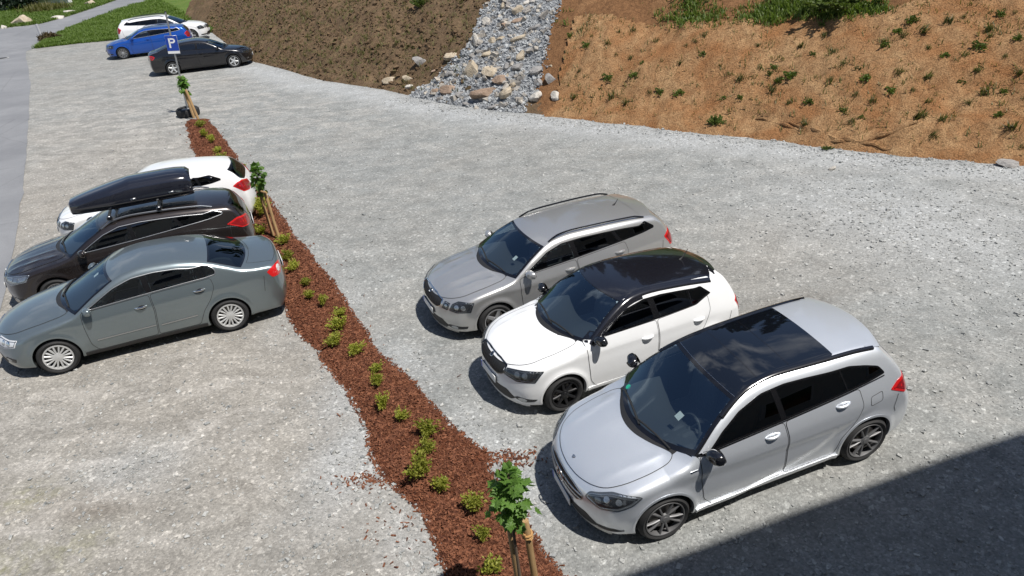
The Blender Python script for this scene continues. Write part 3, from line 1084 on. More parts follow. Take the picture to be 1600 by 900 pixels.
    lp = rounded(uh([('F', -.47, .665), ('F', -.49, .735), ('F', -.58, .765), ('T', .36, -.67), ('S', .58, .80), ('S', .63, .775), ('S', .51, .69), ('S', .36, .635), ('F', -.66, .60)]), .03)
    h = c.patch('headlamp', lp, hd, M['lamp_mid'], root, off=.002, skirt=0, cut=.008)
    c.patch('lamp_inner', shrink(densify(lp, .05), .045), hd, M['lamp_dark'], h, off=.003, skirt=0)
    c.ribbon('light_strip', shrink(densify(lp, .05), .022), hd, .012, M['lamp_body'], h, off=.005, bulge=.004, closed=True)
    cen = np.mean(lp, 0)
    for du in (-.06, .08): c.patch('lamp_projector', circle(cen[0] + du, cen[1], .036), hd, M['lamp_body'], h, off=.004, dome=.012, skirt=0)
    c.patch('lamp_cover', lp, hd, M['lamp_glass'], h, off=.016, skirt=0)
    # tail
    td = (.62, -.75, .15)
    ut = lambda pts: c.to_uv([c.pt(*p) for p in pts], td)
    tl = ut([('S', 3.86, .975), ('S', 3.98, 1.06), ('R', -.66, 1.07), ('R', -.52, 1.04), ('R', -.50, .93), ('R', -.66, .845), ('S', 4.08, .855)])
    t = c.patch('tail_lamp', rounded(tl, .02), td, M['lens_red'], root, off=.006, dome=.006)
    c.patch('tail_lamp_core', shrink(densify(rounded(tl, .02), .04), .035), td, M['lens_dark_red'], t, off=.013, skirt=0)
    seam(c, root, [(3.98, .88), (3.94, .70), (3.97, .62)], 'S')
    sp2 = [(4.0, y) for y in np.linspace(-.58, .58, 11)]
    # rear screen
    rs = [(-.52, 1.37), (-.60, 1.10), (-.45, 1.06), (.45, 1.06), (.60, 1.10), (.52, 1.37)]
    screen(c, root, 'rear_screen', rounded(rs, .05), 'R', M['glass_dark'], .03)
    # roof spoiler
    V = []; F = []; ys = np.linspace(-.60, .60, 13)
    for y in ys:
        x1 = 3.97 - .34 * y * y
        z1 = float(c.H(np.array(3.72), np.array(abs(y) * .95)))
        for x, z in ((3.66, z1 + .004), (x1 - .06, z1 - .018), (x1, z1 - .035), (x1 - .01, z1 - .056), (3.70, z1 - .05)): V.append((x, y, z))
    for i in range(len(ys) - 1):
        for j in range(4): F.append((i * 5 + j, i * 5 + j + 1, (i + 1) * 5 + j + 1, (i + 1) * 5 + j))
    F.append((0, 4, 3, 2, 1)); n_ = (len(ys) - 1) * 5; F.append((n_, n_ + 1, n_ + 2, n_ + 3, n_ + 4))
    mb = MB(); mb.add(V, F); c.one('roof_spoiler', mb, c.paint, root, 50)
    plate(c, root, .62, front=False)
    dashboard(c, root, xb, kb, .95)
    seats(c, root, 1.85, 2.72, M['trim_cloth'], 1.06)
    mb = MB(); mb.box((1.46, -.06, 1.06), (.10, .07, .004), 0, Matrix.Rotation(R(12), 3, 'Y')); 
    p = c.pt('T', 1.38, -.34)
    mb = MB(); mb.box((p[0], p[1], p[2] - .02), (.09, .09, .003), 0, Matrix.Rotation(R(-32), 3, 'Y')); c.one('paper_slip', mb, M['paper'], root)
    p = c.pt('T', 1.18, .54)
    mb = MB(); mb.lathe([(.0001, 0), (.035, 0)], 16); rt = Matrix.Rotation(R(-32), 3, 'Y')
    mb.V = [tuple(rt @ Vector(v) + Vector(p) + Vector((0, 0, .006))) for v in mb.V]; c.one('round_sticker', mb, M['green_sticker'], root)

RIM_DARK_POL = simple('graphite alloy', (.17, .17, .175), .52, metal=.5)
SPEC_SILVER = dict(L=4.36, hw=.893, r=.322, ax=(.875, 3.574), paint=P_SILVER, make=make_silver, vox=.024,
    top=[(-.4, .56), (0.0, .70), (.08, .755), (.20, .815), (.40, .885), (.70, .965), (.90, 1.005), (.97, 1.03), (1.10, 1.10), (1.45, 1.295), (1.88, 1.482), (2.10, 1.54), (2.50, 1.578), (2.9, 1.572), (3.4, 1.555), (3.8, 1.515), (4.05, 1.45), (4.5, 1.2)],
    topk=[(0, .20), (.5, .25), (.95, .50), (1.88, .18), (2.3, 0), (3.5, 0), (4.1, -.15)],
    crown=[(0, .05), (.5, .06), (1.0, .065), (1.6, .06), (2.1, .085), (3.6, .10), (4.3, .10)],
    plan=[(0, .80), (.4, .855), (.8, .885), (1.4, .893), (2.8, .893), (3.5, .888), (3.9, .865), (4.36, .80)],
    sidep=[(.1, -.10), (.22, -.045), (.35, -.022), (.55, -.004), (.75, 0), (.90, -.008), (1.0, -.025), (1.1, -.05), (1.25, -.11), (1.65, -.30)],
    belt=[(0, .84), (.5, .90), (.9, .98), (1.3, 1.03), (2.4, 1.09), (3.2, 1.14), (3.8, 1.175), (4.4, 1.2)],
    gy=[(0, .9), (.9, .875), (1.3, .845), (2.0, .84), (3.0, .83), (3.6, .80), (4.0, .76), (4.4, .72)],
    tumble=.36, gcurve=.42,
    front=[(.1, .16), (.2, .06), (.32, .02), (.45, 0), (.60, .010), (.70, .025), (.80, .085), (.95, .3), (1.1, .6)],
    rear=[(.1, 4.20), (.22, 4.28), (.40, 4.355), (.55, 4.36), (.72, 4.33), (.84, 4.27), (1.0, 4.21), (1.1, 4.17), (1.25, 4.07), (1.42, 3.93), (1.55, 3.85)],
    fbow=(.40, 2.6), rbow=(.17, 3.4),
    kts=[(0, .12), (.5, .09), (.9, .08), (1.1, .05), (1.8, .07), (3.0, .10), (4.0, .10)],
    crease=[([(.95, .86), (1.6, .83), (2.4, .80), (3.35, .78)], .026, .30, 1), ([(1.75, .30), (2.2, .39), (2.8, .55), (3.2, .74), (3.7, .90)], .026, .34, 1)],
    hcrease=[(.15, 1.05, .45, .58, .012, .05)])
# ------------------------------------------------------------------ the other cars, one builder with their own outlines
def make_std(c, root):
    P = c.S['P']; g = P.get
    xb, xt, kb, kt = P['ws']
    near = g('detail', True)
    pm = c.paint
    hp = P['hood']; hp = hp + [(x, -y) for x, y in hp[::-1][1:-1]]
    hp = [tuple(q) for q in rounded(hp, .10)]
    b = c.patch('bonnet', hp, 'T', pm, root, off=.003, skirt=.008, mirror=False, grid=.06, cut=.04)
    c.ribbon('bonnet_seam', hp, 'T', .007, M['seam'], b, off=.0055, closed=True, mirror=False)
    sp = screen_poly(c, xb, xt, kb, kt, .03, .03)
    yb = g('cowl_y', .62)
    cow = [(xb - .07 + kb * y * y, y) for y in np.linspace(-yb, yb, 15)] + [(xb + .02 + kb * y * y, y) for y in np.linspace(yb, -yb, 15)]
    c.patch('windscreen_cowl', cow, 'T', M['black_plastic'], root, off=.0015, skirt=0, mirror=False)
    screen(c, root, 'windscreen', sp, 'T', M['glass'], .045)
    for x0, y0, x1, y1 in ((xb + .16, -.56, xb + .05, .02), (xb + .04, -.10, xb + .17, .54)):
        p = c.lift(np.array([[x0 + (x1 - x0) * t, y0 + (y1 - y0) * t] for t in np.linspace(0, 1, 7)]), 'T')
        mb = MB(); mb.tube([tuple(q + [0, 0, .016]) for q in p], .011, 6); c.one('wiper', mb, M['black_plastic'], root)
    roofm = g('roof_mat')
    if roofm:                                     # contrasting roof over the pillars
        x1 = P['roof_end']
        side = [(x, c.edge(x)[0] + .01) for x in np.linspace(xt + .06, x1 - .22, 10)]
        fr = [(xt - .03 + kt * y * y, y) for y in np.linspace(-side[0][1], side[0][1], 13)]
        bk = [(x1 - .62 * y * y, y) for y in np.linspace(side[-1][1], -side[-1][1], 11)]
        c.patch('roof_panel', fr + side[1:-1] + bk + [(x, -y) for x, y in side[-2:0:-1]], 'T', roofm, root, off=.004, mirror=False, grid=.06)
    if g('rails'):
        x0, x1 = g('rails')
        xs = np.linspace(x0, x1, 22)
        p = np.array([[x, -(c.edge(x)[0] - .05), 0] for x in xs]); q = c.lift(p[:, :2], 'T')
        lift_ = .042 * np.clip(np.minimum(np.arange(22), 21 - np.arange(22)) / 2.2, 0, 1)
        mb = MB(); mb.tube([(a[0], a[1], a[2] + .006 + l) for a, l in zip(q, lift_)], .017, 7)
        c.both('roof_rail', mb, g('rail_mat', M['gloss_black']), root)
    ol = dlo_poly(c, *P['tip'], P['dlo_x'], P['dlo_d'], P['dlo_r'], g('belt_off', .012))
    if g('belt_pts'):                            # kinked belt line
        ol = [P['tip']] + [(x, c.edge(x)[1] - dr) for x, dr in zip(P['dlo_x'], P['dlo_d'])] + list(P['dlo_r']) + list(P['belt_pts'])
    d1, d2 = door_set(c, root, P['fd'], P['rd'])
    gm = P['glass']
    side_glass(c, root, [d1, d2, None], ol, P['pillars'], gm, frame=g('frame', .018), surround=g('surround'), rnd=g('dlo_rnd', .03))
    if g('dlo_trim'):
        c.ribbon('window_trim', rounded(ol, g('dlo_rnd', .03), 2), 'S', .016, g('dlo_trim'), root, off=.005, bulge=.005, closed=True)
    if g('sail'): c.patch('mirror_sail', g('sail'), 'S', M['gloss_black'], root, off=.006, skirt=.01)
    if g('pillar_mat'):                          # black windscreen pillars between screen and side glass
        xs = np.linspace(P['tip'][0] + .06, P['dlo_x'][3], 12)
        up = [(x, c.edge(x)[1] + .004) for x in xs]; dn = [(x, c.edge(x)[1] - .085) for x in xs[::-1]]
        c.patch('pillar_cover', up + dn, 'S', P['pillar_mat'], root, off=.0035, skirt=0, grid=.04)
        rr = [(x, -(c.edge(x)[0] + .0)) for x in np.linspace(P['tip'][0] - .02, P['roof_end'] - .25, 24)]
        c.ribbon('roof_edge', rr, 'T', .085, P['pillar_mat'], root, off=.005, bulge=.004)
    hm = g('handle_mat', pm)
    for d, hx, hz in zip((d1, d2), *zip(*P['handles'])) if False else [(d1, *P['handles'][0]), (d2, *P['handles'][1])]:
        handle(c, d, hx, hz, hm)
    mx, mz = P['mirror']
    mirror(c, root, mx, mz - .045, g('mirror_mat', pm), g('mirror_size', .90))
    if g('strip'):
        z0, a0, a1 = g('strip')
        for par, x0, x1 in ((d1, P['fd'][0][0] + .12, P['fd'][1][0] - .02), (d2, P['rd'][0][0] + .04, a1)):
            c.ribbon('door_strip', [(x0, z0), (x1, z0 + .02)], 'S', .022, M['satin'], par, off=.006, bulge=.006)
    zs = c.zb
    c.patch('sill_trim', [(c.ax[0] + c.ra + .03, zs + .025), (c.ax[1] - c.ra - .03, zs + .025), (c.ax[1] - c.ra - .03, zs + .085), (c.ax[0] + c.ra + .03, zs + .085)], 'S', g('sill_mat', M['black_plastic']), root, off=.012, skirt=.02)
    arches(c, root, pm)
    rf, rr_, rm = P['rim']; wheels(c, root, rf, rr_, rm)
    # nose
    gr = rounded(P['grille'], .03)
    gg = c.patch('grille', gr, 'F', M['black_plastic'], root, off=.002, skirt=0, mirror=False, cut=.01)
    c.ribbon('grille_frame', gr, 'F', .022, g('grille_trim', M['chrome']), gg, off=.003, bulge=.012, closed=True, mirror=False)
    if near:
        zlo, zhi = min(p[1] for p in gr), max(p[1] for p in gr)
        hwid = max(p[0] for p in gr) * .85
        for y in np.linspace(-hwid, hwid, 13):
            c.ribbon('grille_bar', [(y, zlo + .025), (y, zhi - .03)], 'F', .008, M['black_plastic'], gg, off=.003, bulge=.005, mirror=False)
    if g('emblem'):
        ek, ea, eb, er = g('emblem')
        q = c.pt(ek, ea, eb); nrm = c.grad(q[None])[0]
        rot = Vector(nrm).to_track_quat('Z', 'Y').to_matrix()
        mb = MB(); mb.lathe([(er, -.006), (er, .008), (er * .86, .011), (er * .80, .006)], 22)
        mb.V = [tuple(rot @ Vector(v) + Vector(q)) for v in mb.V]; e = c.one('emblem', mb, M['chrome'], root)
        mb = MB(); mb.lathe([(er * .81, .006), (.0001, .008)], 22); mb.V = [tuple(rot @ Vector(v) + Vector(q)) for v in mb.V]; c.one('emblem_face', mb, M['gloss_black'], e)
    c.patch('lower_intake', rounded(P['intake'], .03), 'F', M['black_plastic'], root, off=.002, skirt=0, mirror=False, cut=.01)
    if g('lip'):
        c.ribbon('bumper_lip', [(y, g('lip')) for y in np.linspace(-.72, .72, 21)], 'F', .035, g('lip_mat', pm), root, off=.004, bulge=.014, mirror=False)
    fd_ = (-.80, -.60, .0)
    ul = lambda pts, d: c.to_uv([c.pt(*p) for p in pts], d)
    if g('fog'):
        f_ = c.patch('fog_lamp', rounded(ul(g('fog'), fd_), .015), fd_, M['lamp_dark'], root, off=.003, skirt=0, cut=.004)
        cen = np.mean(ul(g('fog'), fd_), 0)
        c.patch('fog_lens', circle(cen[0] - .03, cen[1], .07, .032), fd_, M['lamp_body'], f_, off=.005, dome=.004, skirt=0)
    plate(c, root, g('plate_z', .46))
    hd = g('lamp_dir', (-.66, -.68, .32))
    for i, lpts in enumerate(P['lamps']):
        lp = rounded(ul(lpts, hd), .014)
        h = c.patch('headlamp', lp, hd, g('lamp_mat', M['lamp_dark']), root, off=.002, skirt=0, cut=.006)
        cen = np.mean(lp, 0)
        for du in ((-.05, .07) if i == 0 else (0,)):
            c.patch('lamp_projector', circle(cen[0] + du, cen[1], .042 if i == 0 else .03), hd, g('proj_mat', M['lamp_body']), h, off=.004, dome=.014, skirt=0)
        e = shrink(densify(lp, .05), .022)
        c.ribbon('light_strip', e, hd, .008, M['lamp_mid'], h, off=.005, bulge=.003, closed=True)
        c.patch('lamp_cover', lp, hd, M['lamp_glass'], h, off=.018, skirt=0)
    td = g('tail_dir', (.62, -.75, .15))
    tl = rounded(ul(P['tail'], td), .02)
    t = c.patch('tail_lamp', tl, td, g('tail_mat', M['lens_red']), root, off=.005, dome=.006)
    if g('tail_core'):
        cen = np.mean(tl, 0)
        c.patch('tail_lamp_core', circle(cen[0] + g('tail_core')[0], cen[1] + g('tail_core')[1], *g('tail_core')[2:]), td, g('core_mat', M['lens_white']), t, off=.010, dome=.004, skirt=0)
    else:
        c.patch('tail_lamp_core', shrink(densify(tl, .04), .03), td, M['lens_dark_red'], t, off=.012, skirt=0)
    if g('bumper_seam'): seam(c, root, g('bumper_seam'), 'S')
    if g('rear_screen'):
        screen(c, root, 'rear_screen', rounded(g('rear_screen'), .05), 'R', g('rear_glass', M['glass_dark']), .03)
        plate(c, root, g('rplate_z', .72), front=False)
    if g('back_screen'):                         # saloon: rear screen seen from above
        a, bb, ka, kb_ = g('back_screen')
        rs = screen_poly(c, a, bb, ka, kb_, .05, .07)
        screen(c, root, 'rear_screen', rs, 'T', g('rear_glass', M['glass_side']), .03)
        by = g('lid_y', .62); xl = g('lid_x')
        lid = [(bb + kb_ * y * y + .05, y) for y in np.linspace(-by, by, 9)] + [(xl - .30 * y * y, y) for y in np.linspace(by, -by, 11)]
        c.ribbon('boot_seam', lid, 'T', .007, M['seam'], root, off=.002, closed=True, mirror=False)
        plate(c, root, g('rplate_z', .72), front=False)
    if g('spoiler'):
        x0, x1, k, hw_, mt = g('spoiler')
        V = []; F = []; ys = np.linspace(-hw_, hw_, 13)
        for y in ys:
            xe = x1 - k * y * y
            z0 = float(c.H(np.array(x0 + .06), np.array(abs(y)))); z1 = float(c.H(np.array(xe), np.array(abs(y)))) 
            z1 = max(z1, z0 - .06)
            for x, z in ((x0, z0 + .010), (xe - .05, z1 + .012), (xe, z1 - .004), (xe - .01, z1 - .03), (x0 + .05, z0 - .06)): V.append((x, y, z))
        for i in range(len(ys) - 1):
            for j in range(4): F.append((i * 5 + j, i * 5 + j + 1, (i + 1) * 5 + j + 1, (i + 1) * 5 + j))
        F.append((0, 4, 3, 2, 1)); n_ = (len(ys) - 1) * 5; F.append((n_, n_ + 1, n_ + 2, n_ + 3, n_ + 4))
        mb = MB(); mb.add(V, F); c.one('roof_spoiler', mb, mt or pm, root, 50)
    if g('antenna'):
        x, ln = g('antenna'); q = c.pt('T', x, 0)
        mb = MB(); mb.tube([tuple(q + [0, 0, -.01]), tuple(q + [.05, 0, .03]), tuple(q + [.05 + ln * .6, 0, .03 + ln * .75])], [.025, .010, .004], 6)
        c.one('antenna', mb, M['black_plastic'], root)
    if near:
        dashboard(c, root, xb, kb, float(c.top(np.array(xb))) - .055)
        seats(c, root, xb + .92, xb + 1.80, g('seat_mat', M['trim_cloth']), g('seat_z', .98))
    if g('slip'):
        x, y = g('slip'); p = c.pt('T', x, y)
        mb = MB(); mb.box((p[0], p[1], p[2] - .02), (.09, .08, .003), 0, Matrix.Rotation(R(-30), 3, 'Y')); c.one('paper_slip', mb, M['paper'], root)

BASE_SIDE = [(.1, -.10), (.22, -.045), (.35, -.022), (.52, -.004), (.68, 0), (.82, -.008), (.93, -.028), (1.03, -.055), (1.2, -.12), (1.6, -.30)]
def lamp_rect(y0, z0, y1, z1, xs, zs, xs2, zs2): 
    return [('F', y0, z0), ('F', y1, z1), ('S', xs, zs), ('S', xs2, zs2)]

# white hatchback with black roof
P_WHITE = paint('white paint', (.80, .81, .82), metal=0, rough=.35, dirt=.05)
P_BLACKROOF = simple('black roof paint', (.010, .010, .014), .14, coat=1.0)
RIM_BLACK = simple('black alloy', (.022, .022, .024), .35, metal=.5)
RIM_SILVER = simple('silver alloy', (.48, .48, .49), .32, metal=.75)
RIM_BRIGHT = simple('bright wheel cover', (.62, .63, .63), .38, metal=.45)
SPEC_WHITE = dict(L=3.99, hw=.866, r=.302, ax=(.80, 3.27), paint=P_WHITE, make=make_std, vox=.024,
    top=[(-.4, .58), (0.0, .715), (.07, .765), (.20, .82), (.45, .905), (.75, .965), (.90, .985), (.96, 1.005), (1.10, 1.08), (1.45, 1.265), (1.80, 1.405), (2.05, 1.455), (2.35, 1.472), (2.8, 1.455), (3.3, 1.415), (3.6, 1.375), (4.2, 1.2)],
    topk=[(0, .18), (.5, .25), (.95, .45), (1.8, .28), (2.2, 0), (3.2, 0), (3.9, -.15)],
    crown=[(0, .05), (.5, .07), (.95, .075), (1.6, .06), (2.0, .085), (3.4, .11), (4.0, .11)],
    plan=[(0, .775), (.4, .83), (.8, .86), (1.4, .866), (2.6, .866), (3.2, .862), (3.6, .84), (3.99, .78)],
    sidep=BASE_SIDE,
    belt=[(0, .82), (.5, .88), (.9, .95), (1.3, 1.0), (2.4, 1.03), (3.0, 1.055), (3.4, 1.09), (4.0, 1.1)],
    gy=[(0, .88), (.9, .85), (1.3, .815), (2.0, .81), (2.8, .80), (3.3, .775), (3.6, .74), (4.0, .69)],
    tumble=.36, gcurve=.35,
    front=[(.1, .14), (.2, .05), (.32, .015), (.45, 0), (.60, .010), (.70, .025), (.78, .075), (.95, .3), (1.1, .6)],
    rear=[(.1, 3.85), (.22, 3.93), (.40, 3.985), (.55, 3.99), (.75, 3.965), (.88, 3.93), (1.02, 3.875), (1.2, 3.77), (1.38, 3.65), (1.5, 3.55)],
    fbow=(.38, 2.6), rbow=(.15, 3.6),
    kts=[(0, .11), (.5, .08), (.9, .08), (1.1, .045), (1.8, .06), (3.0, .09), (4.0, .09)],
    crease=[([(.55, .80), (1.2, .835), (2.4, .865), (3.75, .93)], .014, .12, 1)],
    hcrease=[(.12, .95, .40, .52, .010, .045)],
    P=dict(ws=(.95, 1.79, .45, .30), cowl_y=.64,
        hood=[(.075, 0), (.09, .22), (.15, .40), (.28, .56), (.42, .65), (.75, .69), (1.02, .675), (1.12, .64), (1.08, .55), (.96, .36), (.90, .18), (.875, 0)],
        tip=(1.28, 1.035), dlo_x=[1.48, 1.68, 1.9, 2.2, 2.5, 2.8, 3.08], dlo_d=[.085, .085, .085, .088, .09, .095, .10],
        dlo_r=[(3.17, 1.30), (3.33, 1.17)], belt_pts=[(3.06, 1.075), (2.36, 1.042), (1.7, 1.025)],
        fd=[(1.17, .995), (1.31, 1.02), (2.33, 1.035), (2.35, .75), (2.33, .29), (1.30, .27), (1.22, .40), (1.19, .70)],
        rd=[(2.35, 1.035), (3.05, 1.07), (3.26, 1.16), (3.28, .95), (3.17, .72), (2.98, .52), (2.90, .38), (2.86, .29), (2.35, .29), (2.37, .75)],
        pillars=[(2.36, 2.30, .10), (2.98, 2.94, .025)], glass=[M['glass_dark'], M['glass_dark'], M['glass_dark']], dlo_rnd=.02,
        sail=[(1.20, 1.005), (1.32, 1.085), (1.44, 1.10), (1.44, 1.012)], proj_mat=M['lamp_mid'], roof_mat=P_BLACKROOF, roof_end=3.63, pillar_mat=P_BLACKROOF,
        handles=[(2.16, .825), (3.06, .85)], mirror=(1.36, 1.06), mirror_mat=M['gloss_black'],
        rim=(rim_eight, .215, RIM_BLACK),
        grille=[(-.40, .755), (-.42, .66), (-.30, .60), (.30, .60), (.42, .66), (.40, .755), (.2, .775), (-.2, .775)],
        grille_trim=M['gloss_black'], emblem=('T', .075, 0, .042),
        intake=[(-.58, .30), (-.50, .245), (.50, .245), (.58, .30), (.46, .42), (-.46, .42)], lip=.205,
        fog=[('F', -.55, .31), ('F', -.66, .265), ('S', .36, .285), ('S', .40, .325), ('F', -.62, .35)],
        lamps=[[('F', -.41, .645), ('F', -.42, .735), ('T', .27, -.64), ('S', .51, .775), ('S', .37, .61), ('F', -.62, .60)]], plate_z=.47,
        tail=[('S', 3.76, .93), ('S', 3.80, .965), ('R', -.62, .98), ('R', -.48, .93), ('R', -.50, .76), ('R', -.68, .70), ('S', 3.88, .72)],
        tail_mat=M['lens_red'], bumper_seam=[(3.68, .80), (3.64, .62)],
        rear_screen=[(-.50, 1.33), (-.58, 1.08), (-.44, 1.04), (.44, 1.04), (.58, 1.08), (.50, 1.33)],
        spoiler=(3.50, 3.72, .50, .56, P_BLACKROOF), antenna=(3.30, .16), sill_mat=P_WHITE, seat_mat=M['grey_seat'], seat_z=.97))

# grey-beige estate
P_GREY = paint('warm grey metallic paint', (.51, .51, .505), metal=.66, rough=.28, flake=.12)
SPEC_ESTATE = dict(L=4.667, hw=.907, r=.318, ax=(.91, 3.596), paint=P_GREY, make=make_std, vox=.026,
    top=[(-.4, .58), (0.0, .715), (.07, .765), (.20, .815), (.50, .90), (.85, .96), (1.03, .985), (1.10, 1.005), (1.25, 1.075), (1.6, 1.24), (1.92, 1.37), (2.2, 1.435), (2.6, 1.465), (3.2, 1.46), (3.8, 1.435), (4.2, 1.395), (4.8, 1.28)],
    topk=[(0, .20), (.5, .25), (1.1, .38), (1.9, .22), (2.3, 0), (3.9, 0), (4.5, -.15)],
    crown=[(0, .05), (.6, .07), (1.1, .075), (1.7, .06), (2.2, .085), (4.0, .10), (4.6, .10)],
    plan=[(0, .81), (.4, .87), (.9, .90), (1.5, .907), (2.9, .907), (3.6, .903), (4.2, .875), (4.667, .81)],
    sidep=BASE_SIDE,
    belt=[(0, .82), (.5, .875), (1.0, .95), (1.5, .985), (2.5, 1.04), (3.5, 1.11), (4.2, 1.16), (4.7, 1.18)],
    gy=[(0, .92), (.9, .89), (1.4, .845), (2.2, .84), (3.2, .83), (3.9, .80), (4.3, .765), (4.7, .72)],
    tumble=.36, gcurve=.40,
    front=[(.1, .14), (.2, .05), (.32, .015), (.45, 0), (.60, .010), (.70, .025), (.78, .075), (.95, .3), (1.1, .6)],
    rear=[(.1, 4.52), (.22, 4.60), (.40, 4.66), (.55, 4.667), (.75, 4.645), (.90, 4.62), (1.05, 4.56), (1.2, 4.46), (1.36, 4.30), (1.5, 4.15)],
    fbow=(.40, 2.6), rbow=(.17, 3.4),
    kts=[(0, .11), (.5, .08), (1.0, .07), (1.3, .045), (1.9, .06), (3.5, .09), (4.6, .09)],
    crease=[([(.6, .80), (1.4, .835), (2.5, .875), (4.4, .955)], .022, .14, 1)],
    hcrease=[(.12, 1.1, .40, .54, .012, .04), (.10, 1.1, .16, .27, .008, .05)],
    P=dict(ws=(1.10, 1.90, .38, .22), cowl_y=.66,
        hood=[(.075, 0), (.09, .22), (.16, .42), (.28, .58), (.45, .685), (.85, .715), (1.15, .70), (1.26, .66), (1.22, .55), (1.09, .33), (1.04, .16), (1.025, 0)],
        tip=(1.50, 1.005), dlo_x=[1.62, 1.78, 2.0, 2.3, 2.7, 3.1, 3.5, 3.85], dlo_d=[.075, .08, .08, .08, .085, .088, .092, .10],
        dlo_r=[(3.98, 1.335), (4.15, 1.22), (4.14, 1.185)],
        fd=[(1.41, .955), (1.56, .985), (2.50, 1.03), (2.53, .75), (2.51, .29), (1.48, .27), (1.43, .40), (1.41, .70)],
        rd=[(2.52, 1.03), (3.50, 1.10), (3.55, .92), (3.44, .72), (3.28, .53), (3.20, .38), (3.16, .29), (2.53, .29), (2.55, .75)],
        pillars=[(2.54, 2.48, .085), (3.50, 3.28, .06)], glass=[M['glass_side'], M['glass_dark'], M['glass_dark']],
        handles=[(2.37, .90), (3.37, .955)], mirror=(1.60, 1.05),
        rails=(2.10, 4.0), rim=(rim_five_pair, .222, RIM_SILVER),
        grille=[(-.46, .745), (-.47, .66), (-.36, .60), (.36, .60), (.47, .66), (.46, .745), (.2, .775), (-.2, .775)], emblem=('T', .075, 0, .042),
        intake=[(-.60, .30), (-.52, .245), (.52, .245), (.60, .30), (.48, .41), (-.48, .41)], lip=.205,
        fog=[('F', -.55, .30), ('F', -.66, .26), ('S', .40, .28), ('S', .42, .33), ('F', -.62, .34)],
        lamps=[[('F', -.64, .62), ('F', -.655, .735), ('T', .34, -.70), ('S', .56, .765), ('S', .48, .60), ('F', -.76, .60)], [('F', -.49, .625), ('F', -.50, .745), ('F', -.625, .735), ('F', -.61, .615)]], plate_z=.47,
        tail=[('S', 4.33, .98), ('S', 4.44, 1.08), ('R', -.66, 1.09), ('R', -.50, 1.04), ('R', -.52, .90), ('R', -.66, .78), ('S', 4.46, .79)],
        bumper_seam=[(4.30, .92), (4.27, .62)],
        rear_screen=[(-.52, 1.32), (-.60, 1.10), (-.46, 1.06), (.46, 1.06), (.60, 1.10), (.52, 1.32)],
        spoiler=(3.98, 4.34, .45, .54, None), antenna=(3.75, .10), sill_mat=P_GREY, slip=(1.53, -.44), seat_z=.97))

